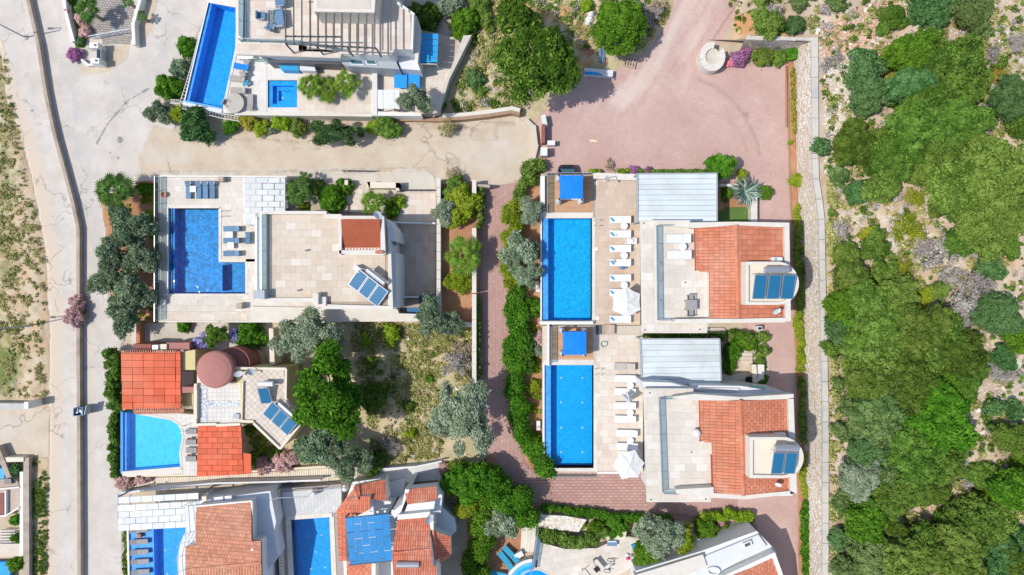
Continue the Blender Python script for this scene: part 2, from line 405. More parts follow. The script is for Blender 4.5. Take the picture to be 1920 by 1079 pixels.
# ================================================================== ground, roads, hillside
def groundmat(name, stops, patches=(), scale=.5, cracks=0, rough=.95, bump=.5, fine=10.0, speck=None, lines=None):
    """stops: base tones; patches: (attribute, colour, noise scale, low, high)"""
    t = NT(name); n = t.noise(scale, 7, rough=.65); n2 = t.noise(fine, 4)
    f = t.math('ADD', t.math('MULTIPLY', n, .75), t.math('MULTIPLY', n2, .25))
    col = t.ramp(f, [(p, C(*c)) for p, c in stops])
    if lines:
        sc, lc, amt = lines[:3]
        w = t.new('TexBrick'); mp = t.new('Mapping'); t.L(t.pos(), mp.inputs[0]); t.L(mp.outputs[0], w.inputs[0])
        if len(lines) > 3: mp.inputs['Rotation'].default_value = (0, 0, lines[3])
        w.inputs['Scale'].default_value = 1; w.inputs['Brick Width'].default_value = sc[0]; w.inputs['Row Height'].default_value = sc[1]; w.inputs['Mortar Size'].default_value = sc[2]
        w.inputs['Color1'].default_value = C(.82, .82, .82); w.inputs['Color2'].default_value = C(1.12, 1.1, 1.1); w.inputs['Mortar'].default_value = C(*lc)
        col = t.mix(amt, col, w.outputs[0], 'MULTIPLY')
    for an, c, s, lo, hi in patches:
        a = t.attr(an); k = t.math('ADD', a, t.math('MULTIPLY_ADD', t.noise(s, 6, rough=.7), 1.0, -.5))
        col = t.mix(t.ramp(k, [(lo, C(0, 0, 0)), (hi, C(1, 1, 1))]), col, C(*c))
    if cracks:
        v = t.new('TexVoronoi'); v.feature = 'DISTANCE_TO_EDGE'; v.inputs['Scale'].default_value = cracks
        nz = t.new('TexNoise'); nz.inputs['Scale'].default_value = .8; t.L(t.pos(), nz.inputs['Vector'])
        vm = t.new('VectorMath', operation='MULTIPLY_ADD'); t.L(nz.outputs['Color'], vm.inputs[0]); vm.inputs[1].default_value = (3, 3, 3); t.L(t.pos(), vm.inputs[2]); t.L(vm.outputs[0], v.inputs['Vector'])
        k = t.math('MULTIPLY', t.ramp(v.outputs[0], [(0, C(1, 1, 1)), (.014, C(0, 0, 0))]), t.ramp(t.noise(.17, 2), [(.44, C(0, 0, 0)), (.54, C(1, 1, 1))]))
        col = t.mix(t.math('MULTIPLY', k, .55), col, C(.13, .11, .09))
    if speck:
        c, s, th = speck
        v = t.new('TexVoronoi'); v.inputs['Scale'].default_value = s*1.5; t.L(t.pos(), v.inputs['Vector'])
        sp = t.new('SeparateColor'); t.L(v.outputs['Color'], sp.inputs[0])
        k = t.math('MULTIPLY', t.math('GREATER_THAN', sp.outputs[0], th), t.math('LESS_THAN', v.outputs['Distance'], t.math('MULTIPLY', sp.outputs[1], .42)))
        k = t.math('MULTIPLY', k, t.ramp(t.noise(.3, 3), [(.4, C(0, 0, 0)), (.6, C(1, 1, 1))]))
        col = t.mix(k, col, C(*c))
    t.bump(n2, bump, .03); MATS[name] = t.fin(col, rough, .15); return MATS[name]

groundmat('earth', [(.3, (.42, .33, .23)), (.5, (.5, .41, .3)), (.7, (.58, .5, .4))], speck=((.62, .58, .5), 3.5, .8))
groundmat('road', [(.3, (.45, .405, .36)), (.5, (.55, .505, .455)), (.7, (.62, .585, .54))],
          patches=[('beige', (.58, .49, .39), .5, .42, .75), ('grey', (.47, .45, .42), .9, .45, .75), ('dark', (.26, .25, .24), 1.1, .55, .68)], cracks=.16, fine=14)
groundmat('dirtroad', [(.3, (.45, .36, .26)), (.5, (.54, .45, .35)), (.7, (.60, .53, .43))],
          patches=[('grey', (.55, .52, .47), .9, .35, .95), ('rut', (.36, .30, .23), .8, .5, .8)], cracks=.1, fine=9)
groundmat('verge', [(.25, (.44, .24, .12)), (.42, (.50, .36, .22)), (.6, (.55, .46, .33)), (.75, (.60, .54, .44))],
          patches=[('green', (.17, .21, .06), 1.3, .5, .8)], speck=((.66, .63, .56), 4, .86), fine=7, bump=.9)
groundmat('redsoil', [(.25, (.28, .12, .055)), (.5, (.42, .22, .12)), (.75, (.5, .34, .22))], speck=((.62, .56, .48), 4, .9), fine=6, bump=.9)
groundmat('lot', [(.25, (.32, .28, .13)), (.45, (.46, .39, .22)), (.62, (.55, .45, .31)), (.8, (.62, .55, .44))],
          patches=[('orange', (.50, .27, .13), .9, .45, .75), ('green', (.17, .20, .055), 1.1, .5, .8)], speck=((.68, .64, .58), 3.2, .8), fine=6, bump=1.0)
groundmat('hill', [(.3, (.36, .26, .18)), (.45, (.48, .37, .27)), (.6, (.57, .48, .39)), (.75, (.65, .59, .52))],
          patches=[('orange', (.52, .28, .13), .8, .45, .7), ('green', (.2, .23, .09), 1.0, .5, .8)], speck=((.70, .67, .62), 4.5, .86), fine=5, bump=1.0, scale=.35)
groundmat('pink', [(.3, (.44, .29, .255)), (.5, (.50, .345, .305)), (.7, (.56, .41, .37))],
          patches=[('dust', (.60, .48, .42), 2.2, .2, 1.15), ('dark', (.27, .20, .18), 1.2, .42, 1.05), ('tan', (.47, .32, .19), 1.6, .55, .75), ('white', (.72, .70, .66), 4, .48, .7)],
          lines=((.24, .22, .016), (.74, .68, .66), .3), fine=9, scale=.3)
groundmat('pinkpath', [(.3, (.40, .25, .22)), (.5, (.45, .29, .255)), (.7, (.5, .34, .30))], lines=((.36, .26, .02), (.5, .42, .4), .5, math.pi/2), fine=9, scale=.4)
groundmat('pinkrows', [(.3, (.41, .25, .215)), (.5, (.46, .29, .25)), (.7, (.52, .35, .31))], lines=((.5, .27, .03), (.5, .40, .38), .7), fine=9, scale=.4)
groundmat('greypaver', [(.3, (.33, .3, .27)), (.5, (.4, .37, .34)), (.7, (.46, .43, .4))], lines=((.3, .22, .03), (.42, .38, .36), .9, .1), fine=9)
groundmat('lawn', [(.3, (.07, .13, .03)), (.6, (.12, .2, .05)), (.8, (.2, .24, .09))], fine=12)
groundmat('flag', [(.3, (.48, .42, .34)), (.5, (.56, .51, .43)), (.7, (.62, .58, .52))], fine=6)
groundmat('stonepath', [(.3, (.42, .37, .31)), (.5, (.52, .47, .41)), (.7, (.60, .57, .52))], fine=6)

mb = MB(); mb.face([(-400, -400, -.07), (400, -400, -.07), (400, 400, -.07), (-400, 400, -.07)])
o = mb.build('ground', 'earth', loc=(0, 0, -.07), kind='structure')

near = lambda X, Y, pts, w: 1-sm(pline(X, Y, pts)/w)
blob = lambda X, Y, x, y, r, s=1.0: 1-sm(np.hypot(X-x, (Y-y)*s)/r)
# wild verge on the far left
patch('wild_verge', [(-300, 70), (0, 92), (14, 190), (42, 262), (58, 330), (72, 400), (84, 470), (88, 560), (94, 620), (92, 700), (78, 750), (40, 758), (-300, 760)], 'verge',
      edge=5, rough=.5, step=4, masks={'green': lambda X, Y: .12+.5*(1-sm((X-10)/75)) - .3*blob(X, Y, 30, 570, 60)+.3*blob(X, Y, 10, 690, 60)})
patch('yard_ground', [(-300, 760), (60, 762), (96, 765), (92, 858), (-300, 862)], 'dirtroad', edge=4, masks={'grey': lambda X, Y: .3+.4*blob(X, Y, 20, 800, 60), 'rut': lambda X, Y: X*0})
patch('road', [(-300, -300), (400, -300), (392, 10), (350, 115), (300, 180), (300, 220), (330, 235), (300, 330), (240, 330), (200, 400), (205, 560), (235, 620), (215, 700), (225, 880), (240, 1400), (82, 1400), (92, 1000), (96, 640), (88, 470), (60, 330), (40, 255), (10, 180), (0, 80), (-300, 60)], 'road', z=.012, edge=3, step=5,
      masks={'beige': lambda X, Y: .15+.75*near(X, Y, [(-10, 85), (30, 200), (65, 300), (90, 420), (104, 600), (100, 860), (92, 1079)], 34)+.4*near(X, Y, [(60, 0), (100, 150), (135, 300), (170, 420), (172, 1000)], 16)+.35*blob(X, Y, 180, 100, 90)+.35*near(X, Y, [(240, 300), (420, 330)], 60)-.2*blob(X, Y, 200, 160, 90),
             'grey': lambda X, Y: .32+.35*blob(X, Y, 240, 165, 90, 1.5)+.3*near(X, Y, [(130, 120), (150, 300), (190, 500)], 40)+.3*near(X, Y, [(330, 20), (300, 130)], 40),
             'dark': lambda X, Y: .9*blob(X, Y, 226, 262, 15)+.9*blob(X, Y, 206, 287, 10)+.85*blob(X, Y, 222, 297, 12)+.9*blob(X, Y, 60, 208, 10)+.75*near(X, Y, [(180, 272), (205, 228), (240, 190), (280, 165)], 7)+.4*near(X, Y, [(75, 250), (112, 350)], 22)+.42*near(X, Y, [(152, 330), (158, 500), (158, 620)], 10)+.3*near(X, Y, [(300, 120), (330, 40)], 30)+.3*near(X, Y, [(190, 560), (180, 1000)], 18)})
patch('dirt_road', [(285, 232), (420, 262), (560, 268), (700, 270), (800, 240), (880, 238), (985, 222), (1000, 250), (1004, 300), (975, 335), (930, 350), (860, 345), (790, 320), (500, 326), (300, 332), (262, 330), (255, 300)], 'dirtroad', z=.022, edge=6, step=4,
      masks={'grey': lambda X, Y: .25+.3*blob(X, Y, 920, 290, 110, 1.4)+.5*near(X, Y, [(300, 325), (700, 318)], 10)+.3*near(X, Y, [(240, 290), (340, 290)], 40),
             'rut': lambda X, Y: .2+.35*near(X, Y, [(320, 262), (500, 282), (800, 268), (960, 262)], 12)+.45*near(X, Y, [(300, 322), (500, 322), (800, 315)], 9)+.4*near(X, Y, [(985, 235), (940, 232), (930, 250)], 18)})
patch('kerb_strip', [(252, 331), (420, 330), (700, 326), (830, 333), (840, 356), (700, 350), (296, 342), (255, 342)], 'flag', z=.04, edge=1.5, step=3)
# the pink paved court with the lane that leaves it
PK = [(1016, 230), (1050, 170), (1100, 146), (1175, 120), (1245, 60), (1272, -20), (1290, -300), (1480, -300), (1400, -20), (1345, 60), (1322, 96), (1350, 120), (1476, 122), (1484, 400), (1488, 560), (1500, 760), (1506, 1400), (1380, 1400), (1418, 985), (1380, 970), (1410, 600), (1400, 330), (1010, 340), (1016, 300)]
patch('paved_court', PK, 'pink', z=.03, edge=1.5, step=5, slope=.08,
      masks={'dust': lambda X, Y: -.2+(fbm((X+Y*.55)/9, (Y-X*.1)/60, 77)-.5)*.9+.45*near(X, Y, [(1340, -60), (1300, 30), (1240, 110), (1190, 175)], 85)+.45*near(X, Y, [(1320, -60), (1275, 30), (1215, 120), (1165, 195)], 26)+.45*near(X, Y, [(1370, -60), (1322, 40), (1290, 110), (1285, 165)], 24)+.3*near(X, Y, [(1290, 60), (1220, 150), (1080, 210)], 34)+.25*near(X, Y, [(1100, 225), (1260, 200), (1420, 240)], 70),
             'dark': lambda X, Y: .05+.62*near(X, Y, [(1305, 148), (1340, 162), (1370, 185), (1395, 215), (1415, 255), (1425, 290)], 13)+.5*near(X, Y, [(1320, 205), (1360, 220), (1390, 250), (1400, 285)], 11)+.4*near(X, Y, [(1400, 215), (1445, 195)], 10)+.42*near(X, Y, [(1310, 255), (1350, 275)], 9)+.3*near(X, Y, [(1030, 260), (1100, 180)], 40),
             'tan': lambda X, Y: .75*blob(X, Y, 1114, 262, 30), 'white': lambda X, Y: .8*blob(X, Y, 1113, 265, 20, 2.2)+.55*near(X, Y, [(1296, 160), (1302, 190), (1318, 215)], 3)+.5*near(X, Y, [(1416, 328), (1482, 328)], 3)+.35*near(X, Y, [(1170, 200), (1215, 185)], 15)})
patch('lane', [(903, 350), (965, 345), (972, 420), (960, 560), (955, 750), (985, 870), (1008, 892), (1215, 884), (1420, 930), (1420, 978), (1200, 960), (1010, 948), (985, 935), (950, 900), (925, 860), (915, 800), (905, 600)], 'pinkpath', z=.026, edge=1.5, step=4, slope=.08)
patch('lower_court', [(975, 892), (1016, 886), (1215, 884), (1215, 955), (1010, 948), (988, 935)], 'pinkrows', z=.036, edge=.6, step=4, slope=.1)
patch('driveway', [(160, -100), (250, -100), (250, 55), (244, 84), (192, 84), (188, 66), (168, 60)], 'greypaver', z=.045, edge=.5, step=3, slope=.1)
patch('driveway_apron', [(192, 84), (244, 84), (240, 110), (205, 135), (160, 142), (150, 130), (186, 120)], 'dirtroad', z=.03, edge=3, step=3, masks={'grey': lambda X, Y: X*0+.2, 'rut': lambda X, Y: X*0})
patch('roadside_strip', [(265, -100), (300, -100), (290, 50), (262, 86), (254, 84), (264, 20)], 'dirtroad', z=.03, edge=3, step=3, masks={'grey': lambda X, Y: X*0+.1, 'rut': lambda X, Y: X*0})
patch('lawn_strip', [(122, -60), (160, -60), (158, 30), (165, 60), (160, 90), (142, 92), (138, 70), (128, 20)], 'lawn', z=.05, edge=1, step=3, slope=.1)
# soil beds
patch('garden_bed', [(185, 365), (300, 345), (300, 605), (270, 605), (215, 560), (205, 470)], 'redsoil', z=.035, edge=4, rough=.2, step=4)
patch('garden_bed', [(826, 345), (890, 340), (890, 605), (826, 605)], 'redsoil', z=.06, edge=2, rough=.25, step=4)
patch('garden_bed', [(960, 400), (1016, 330), (1018, 890), (985, 860), (958, 760), (962, 600)], 'redsoil', z=.05, edge=3, rough=.15, step=4)
patch('garden_bed', [(925, 860), (985, 935), (1012, 950), (1000, 980), (975, 1035), (945, 1100), (900, 1150), (880, 900)], 'redsoil', z=.03, edge=4, rough=.2, step=4)
patch('vacant_lot', [(560, 598), (890, 598), (892, 720), (900, 860), (700, 890), (480, 885), (470, 820), (560, 800), (540, 700)], 'lot', z=.03, edge=3, rough=.5, step=4, rs=.06,
      masks={'orange': lambda X, Y: .1+.5*blob(X, Y, 740, 620, 80, 1.5)+.35*blob(X, Y, 800, 660, 60), 'green': lambda X, Y: .08+.4*near(X, Y, [(690, 660), (700, 800), (740, 860), (840, 870)], 50)})
patch('garden_floor', [(255, 606), (500, 606), (505, 680), (440, 700), (255, 660)], 'stonepath', z=.03, edge=2, step=4)
patch('wild_slope', [(770, -60), (900, -80), (1260, -80), (1262, 20), (1215, 95), (1140, 140), (1095, 140), (1060, 150), (1000, 212), (900, 206), (830, 214), (860, 130), (880, 62), (820, 60), (790, 20)], 'lot', z=.04, edge=5, rough=.8, step=4,
      masks={'orange': lambda X, Y: .25+.4*near(X, Y, [(930, 20), (1080, 30), (1100, 130)], 50)+.2*near(X, Y, [(850, 200), (990, 200)], 12), 'green': lambda X, Y: .45-.3*near(X, Y, [(950, 20), (1110, 60)], 40)})
patch('green_strip', [(1478, 125), (1489, 125), (1493, 340), (1500, 430), (1504, 700), (1510, 1300), (1500, 1300), (1490, 620), (1484, 330)], 'redsoil', z=.05, edge=2, step=3)
patch('road_bed', [(58, 862), (90, 858), (88, 1000), (88, 1300), (55, 1300)], 'verge', z=.04, edge=3, rough=.2, step=4, masks={'green': lambda X, Y: X*0+.5})

# the hillside behind the retaining wall
WL = [(1522, 78), (1533, 330), (1541, 395), (1543, 560), (1549, 780), (1548, 1400)]     # outer (upper) edge of the wall cap
def hillz(X, Y):
    z = 3.05+sm((X-1545)/450)*2.2+np.clip(fbm(X*.012, Y*.012, 3, 4)-.4, -.2, 1)*2.2*sm((X-1540)/80)
    z = z+(fbm(X*.07, Y*.07, 8, 4)-.5)*.55*sm((X-1540)/30)
    left = (1-sm((Y-60)/18))*(X < 1545)
    ramp = sm((X-(1372+np.clip(20-Y, 0, 400)*.45))/55)
    return np.where((Y < 78) & (X < 1545), ramp*(z*.55+1.3)-.15, z)
HP = [(1365, -400), (2600, -400), (2600, 1500), (1552, 1500), (1553, 780), (1547, 560), (1546, 395), (1536, 330), (1526, 78), (1400, 76), (1330, 80), (1322, 60), (1345, 0)]
gx = np.arange(1310, 2600, 6.0); gy = np.arange(-400, 1500, 6.0)
X, Y = np.meshgrid(gx, gy)
# snap the sheet's left border to the wall so that it starts right behind the cap
wx = np.interp(Y, [78, 330, 395, 560, 780, 1500], [1524, 1534, 1543, 1545, 1551, 1550])
Xs = np.where(Y > 74, wx+(X-1310)*(2600-wx)/(2594-1310), X)
Z = hillz(Xs, Y); k = (1-Z/H)/20
W = np.stack([(Xs-960)*k, (539.5-Y)*k, Z], -1)
ny, nx = X.shape; idx = np.arange(nx*ny).reshape(ny, nx)
q = np.stack([idx[1:, :-1], idx[1:, 1:], idx[:-1, 1:], idx[:-1, :-1]], -1).reshape(-1, 4)
me = mkmesh('hillside', W.reshape(-1, 3), q); me.polygons.foreach_set('use_smooth', [True]*len(q))
for an, f in (('orange', lambda X, Y: .18+.55*near(X, Y, [(1340, 40), (1480, 55)], 60)+.4*blob(X, Y, 1545, 330, 50)+.45*blob(X, Y, 1890, 480, 50)),
              ('green', lambda X, Y: .22+.25*fbm(X*.01, Y*.01, 44))):
    a = me.attributes.new(an, 'FLOAT', 'POINT'); a.data.foreach_set('value', f(Xs, Y).reshape(-1).astype(np.float32))
me.materials.append(MATS['hill']); HILL = tag(link('hillside', me), kind='structure')
def gz(px, py):
    """height of the terrain under a photo point"""
    if (px > np.interp(py, [78, 330, 395, 1079], [1522, 1532, 1540, 1548]) and py > 74) or (py <= 74 and px > 1380):
        return float(hillz(np.array([float(px)]), np.array([float(py)]))[0])
    return 0.05

# ---- loose rocks
rockm = []
def rockmesh(seed, m):
    import bmesh
    r = random.Random(seed); bm = bmesh.new()
    for _ in range(13):
        a = r.uniform(0, 6.28); u = r.uniform(-.8, 1); s = math.sqrt(1-u*u)
        bm.verts.new((s*math.cos(a)*r.uniform(.8, 1.1), s*math.sin(a)*.8, u*.6+.1))
    bmesh.ops.convex_hull(bm, input=bm.verts); 
    for v in [v for v in bm.verts if not v.link_faces]: bm.verts.remove(v)
    me = bpy.data.meshes.new('rock'); bm.to_mesh(me); bm.free(); me.materials.append(MATS[m]); return me
mat('rock', (.58, .51, .44), .18, 3, .9, rv=.22, bump=.6); mat('rockw', (.68, .65, .6), .15, 3, .9, rv=.15, bump=.6); mat('rockp', (.58, .38, .27), .2, 3, .9, rv=.2, bump=.6)
RK = {m: [rockmesh(s, m) for s in range(6)] for m in ('rock', 'rockw', 'rockp')}
def rocks(parent, pts, n, small, rmin, rmax, ms=('rock', 'rockw'), name='rock', seed=3, zf=gz):
    """n rocks as objects, 'small' stones joined"""
    r = random.Random(seed); xs = [p[0] for p in pts]; ys = [p[1] for p in pts]; k = 0; t = 0
    base = parent.location if parent is not None else Vector((0, 0, 0)); placed = []
    while k < n and t < n*40:
        t += 1; x = r.uniform(min(xs), max(xs)); y = r.uniform(min(ys), max(ys))
        if sdf(np.array([x]), np.array([y]), pts)[0] < 0: continue
        rad = rmin+(rmax-rmin)*r.random()**2
        if any((x-a)**2+(y-b)**2 < ((rad+c)*15)**2 for a, b, c in placed): continue
        placed.append((x, y, rad)); z = zf(x, y); p = P(x, y, z)
        o = link(name, RK[r.choice(ms)][r.randrange(6)], parent, (p[0]-base[0], p[1]-base[1], z-base[2]))
        o.scale = (rad*r.uniform(.8, 1.3), rad*r.uniform(.8, 1.2), rad*r.uniform(.6, 1)); o.rotation_euler = (r.uniform(-.3, .3), r.uniform(-.3, .3), r.uniform(0, 6.3)); k += 1
    b = MB(); V0 = [np.array([v.co[:] for v in m.vertices]) for m in RK[ms[0]]]; F0 = [[tuple(p.vertices) for p in m.polygons] for m in RK[ms[0]]]; k = 0; t = 0
    while k < small and t < small*10:
        t += 1; x = r.uniform(min(xs), max(xs)); y = r.uniform(min(ys), max(ys))
        if sdf(np.array([x]), np.array([y]), pts)[0] < 0: continue
        z = zf(x, y); p = P(x, y, z); i = r.randrange(6); s = rmin*r.uniform(.35, .9); a = r.uniform(0, 6.3)
        v = V0[i]*s; b.add(np.stack([v[:, 0]*math.cos(a)-v[:, 1]*math.sin(a)+p[0], v[:, 0]*math.sin(a)+v[:, 1]*math.cos(a)+p[1], v[:, 2]+z], -1).tolist(), F0[i]); k += 1
    if k:
        o = b.build('loose_stones', ms[0], parent, kind='stuff', loc=(0, 0, 0)); facernd(o.data, seed)
HILL2 = HILL
rocks(HILL, [(1530, 60), (1580, 30), (1660, -10), (1700, 10), (1660, 50), (1665, 110), (1600, 110), (1560, 105), (1535, 110), (1530, 75)], 150, 1500, .2, .55, ('rockp', 'rock', 'rockw'), seed=5)
rocks(HILL, [(1700, 40), (1760, 50), (1900, 60), (1920, 120), (1850, 110), (1780, 80), (1700, 75)], 40, 700, .16, .45, ('rock', 'rockw'), seed=6)
rocks(HILL, [(1850, 560), (1915, 500), (1930, 800), (1870, 790), (1800, 850), (1790, 760), (1850, 690)], 50, 1300, .16, .48, ('rock', 'rockw'), seed=7)
rocks(HILL, [(1545, 120), (1640, 120), (1560, 330), (1545, 330)], 20, 800, .16, .35, ('rockw', 'rock'), seed=8)
rocks(HILL, [(1550, 380), (1640, 360), (1740, 430), (1800, 500), (1560, 500)], 20, 700, .15, .35, ('rockw', 'rock'), seed=9)
rocks(HILL, [(1560, 620), (1590, 640), (1570, 1060), (1555, 1060)], 6, 450, .14, .28, ('rock', 'rockw'), seed=10)
# ================================================================== materials of built things
WARM = [(.56, .45, .34), (.50, .40, .29), (.57, .47, .36), (.60, .50, .39), (.53, .42, .30), (.57, .47, .37), (.66, .60, .50)]
TRAV = slabmat('travertine', WARM); slabmat('travpale', [(.60, .54, .46), (.63, .57, .49), (.56, .49, .41), (.62, .56, .48), (.68, .64, .57)])
slabmat('travdeck', [(.47, .32, .21), (.53, .38, .26), (.50, .37, .27), (.57, .44, .33), (.46, .35, .27)])
slabmat('travwarm', [(.58, .46, .36), (.64, .53, .43), (.61, .51, .42), (.67, .60, .51), (.54, .44, .35)])
slabmat('greytile', [(.50, .50, .49), (.55, .55, .54), (.58, .58, .57)], dirt=(.35, .34, .32)); slabmat('coping', [(.62, .57, .49), (.68, .64, .57), (.58, .52, .43)])
slabmat('courttile', [(.38, .28, .21), (.46, .34, .25), (.52, .39, .29), (.43, .32, .24)])
slabmat('whitetile', [(.62, .60, .56), (.68, .66, .62)]); slabmat('diagtile', [(.56, .47, .38), (.60, .51, .42), (.64, .56, .47)])
mat('joint', (.38, .31, .24), .15, 4); mat('jointlight', (.52, .46, .38), .12, 4); mat('jointgrey', (.34, .3, .27), .12, 4)
mat('white', (.70, .68, .64), .05, 1.5, .8); mat('offwhite', (.63, .59, .52), .08, 1.5, .85); mat('cream', (.70, .62, .5), .08, 1.5, .85)
mat('yellowwall', (.58, .5, .25), .08, 1.5, .85); mat('plaster', (.64, .62, .6), .06, 1.5, .85); mat('whitewall', (.68, .68, .68), .05, 1.5, .8)
mat('clay', (.52, .185, .105), .1, .8, .8, rv=.12, c2=(.56, .25, .16)); mat('claydark', (.33, .085, .04), .12, 2, .85)
mat('claysalmon', (.54, .235, .145), .1, .8, .8, rv=.16, c2=(.58, .31, .21)); mat('clayred', (.58, .18, .105), .12, .8, .8, rv=.16, c2=(.60, .27, .18)); mat('orangepanel', (.62, .12, .055), .1, .7, .8, rv=.14, c2=(.62, .18, .10))
mat('mauve', (.38, .17, .145), .06, .8, .8); mat('maroon', (.26, .10, .08), .08, .8, .8)
mat('wood', (.50, .29, .16), .12, 3, .6, rv=.12); mat('woodpale', (.45, .36, .27), .12, 3, .8, rv=.12); mat('woodgrey', (.42, .34, .27), .12, 3, .85, rv=.2)
mat('metal', (.5, .51, .53), .05, 3, .35, metal=.7); mat('darkmetal', (.10, .10, .11), .1, 3, .5, metal=.2); mat('greymetal', (.34, .37, .40), .06, 3, .5); mat('whitemetal', (.68, .69, .70), .03, 3, .4)
mat('sheet', (.60, .66, .68), .05, .8, .45, rv=.07, c2=(.52, .56, .56)); mat('sheetgrey', (.60, .62, .62), .05, .8, .5, rv=.12); mat('sheetsq', (.56, .58, .58), .04, .8, .5, rv=.06)
mat('fabricwhite', (.66, .67, .68), .04, 4, .9); mat('fabricgrey', (.30, .29, .29), .08, 4, .9); mat('slingblue', (.12, .22, .34), .1, 4, .8, rv=.1); mat('fabrictan', (.45, .41, .36), .08, 4, .9); mat('fabrictaupe', (.36, .33, .3), .08, 4, .9)
mat('canopyblue', (.005, .20, .72), .05, 1, .75); mat('towelblue', (.04, .30, .48), .06, 4, .9); mat('blueroof', (.02, .30, .62), .05, 1, .5); mat('tabletop', (.01, .28, .70), .04, 2, .5)
mat('solar', (.015, .13, .26), .06, .8, .3, spec=.6); mat('solarroof', (.005, .20, .48), .07, .8, .35, spec=.5, rv=.08)
mat('plasticgreen', (.02, .28, .2), .05, 3, .5); mat('terracotta', (.45, .18, .10), .1, 3, .8); mat('black', (.02, .02, .022), .1, 3, .6); mat('carpaint', (.012, .015, .02), .05, 3, .2, spec=.7); mat('carglass', (.02, .09, .13), .05, 3, .08, spec=.8)
mat('windowglass', (.04, .12, .15), .1, 1, .1, spec=.8); mat('pinkplastic', (.6, .08, .2), .1, 3, .6); mat('wallstone', (.45, .38, .29), .2, 2.5, .95, c2=(.3, .23, .16), bump=.8); mat('brownwall', (.40, .33, .27), .18, 1.5, .95, bump=.7, c2=(.30, .23, .18))
mat('concrete', (.55, .52, .46), .1, 1.2, .9, bump=.3, c2=(.44, .43, .41)); mat('roughstone', (.66, .62, .55), .16, 4, .95, bump=1.0); mat('rooflight', (.62, .64, .67), .05, .6, .8); mat('stonebrown', (.36, .24, .15), .25, 5, .95, bump=1.0)
glassmat('glass', (.62, .74, .80), .10); glassmat('teal_glass', (.58, .72, .74), .12)
poolmat('poolsky', (.0, .45, .88), 7, .2); poolmat('poolbright', (.0, .43, .92), 7, .1); poolmat('pooldeep', (.0, .27, .66), 4.5, .35, 3.5); poolmat('poolturq', (.0, .58, .92), 7, .06); poolmat('poolrim', (.10, .42, .85), 4, .15); poolmat('poolrimdark', (.01, .22, .62), 5, .1); poolmat('poolmid', (.0, .39, .88), 7)  # pooldeep: its strong pattern is water caustics painted into the lining colour
watermat('water', (.82, .95, .99), bs=.05); watermat('waterdeep', (.78, .93, .98), 1.3, .6)
# masonry of the big retaining wall: small irregular stones with open joints
t = NT('wallface'); v = t.new('TexVoronoi'); v.inputs['Scale'].default_value = 4.2
mp = t.new('Mapping'); mp.inputs['Scale'].default_value = (1, .75, 1); t.L(t.pos(), mp.inputs[0]); t.L(mp.outputs[0], v.inputs['Vector'])
v2 = t.new('TexVoronoi'); v2.feature = 'DISTANCE_TO_EDGE'; v2.inputs['Scale'].default_value = 4.2; t.L(mp.outputs[0], v2.inputs['Vector'])
sc = t.new('SeparateColor'); t.L(v.outputs['Color'], sc.inputs[0])
c = t.ramp(sc.outputs[0], [(0, C(.64, .53, .41)), (.3, C(.72, .65, .55)), (.6, C(.80, .76, .69)), (1, C(.84, .82, .78))])
c = t.mix(t.ramp(v2.outputs[0], [(.0, C(1, 1, 1)), (.09, C(0, 0, 0))]), c, C(.36, .27, .18))
c = t.mix(t.math('MULTIPLY', t.ramp(t.noise(.25, 4), [(.45, C(0, 0, 0)), (.7, C(1, 1, 1))]), .45), c, C(.62, .46, .34))
t.bump(v2.outputs[0], 1.0, .08); MATS['wallface'] = t.fin(c, .95, .1)

def rect(x0, y0, x1, y1): return [(x0, y0), (x1, y0), (x1, y1), (x0, y1)]
def pk(z): return (1-z/H)/20
PROTO = {}
def place(key, maker, px, py, z, rz, label, group=None, scale=None):
    loc = P(px, py, z)
    if key not in PROTO:
        o = maker(); PROTO[key] = o; o.location = loc; o.rotation_euler.z = rz; o['label'] = label
        if group: o['group'] = group
        if scale: o.scale = scale
        return o
    return copytree(PROTO[key], loc, rz, scale or (1, 1, 1), label=label, group=group)
def lounger(cloth, frame, back=.35, tilt=25, L=1.95, W=.66, thick=.08):
    """head end towards +x, origin on the floor at the middle"""
    def f():
        t = thing('sun_lounger', 'x', 'sun lounger', (0, 0, 0))
        m = MB(); h = .30
        for s in (-1, 1): m.obox(0, s*(W/2-.02), L, .04, h-.05, h, 0)
        m.obox(-L/2+.02, 0, .04, W-.08, h-.048, h-.002); m.obox(L/2-.02, 0, .04, W-.08, h-.048, h-.002); m.build('frame', frame, t, local=True)
        x1 = L/2-L*back; m = MB(); m.obox((x1-L/2)/2, 0, x1+L/2-.02, W-.03, h+.003, h+thick); m.build('mattress', cloth, t, local=True)
        m = MB(); a = math.radians(tilt); l = L*back; dx = l*math.cos(a); dz = l*math.sin(a); y = W/2-.02
        m.add([(x1+.01, -y, h+.004), (x1+dx, -y, h+dz), (x1+dx, y, h+dz), (x1+.01, y, h+.004), (x1+.01, -y, h+thick), (x1+dx, -y, h+dz+thick), (x1+dx, y, h+dz+thick), (x1+.01, y, h+thick)],
              [(4, 5, 6, 7), (3, 2, 1, 0), (0, 1, 5, 4), (1, 2, 6, 5), (2, 3, 7, 6), (3, 0, 4, 7)]); m.build('backrest', cloth, t, local=True)
        for x in (-L/2+.15, L/2-.3):
            for s in (-1, 1): m = MB(); m.obox(x, s*(W/2-.05), .05, .05, 0, h-.05); m.build('leg', frame, t, local=True)
        return t
    return f
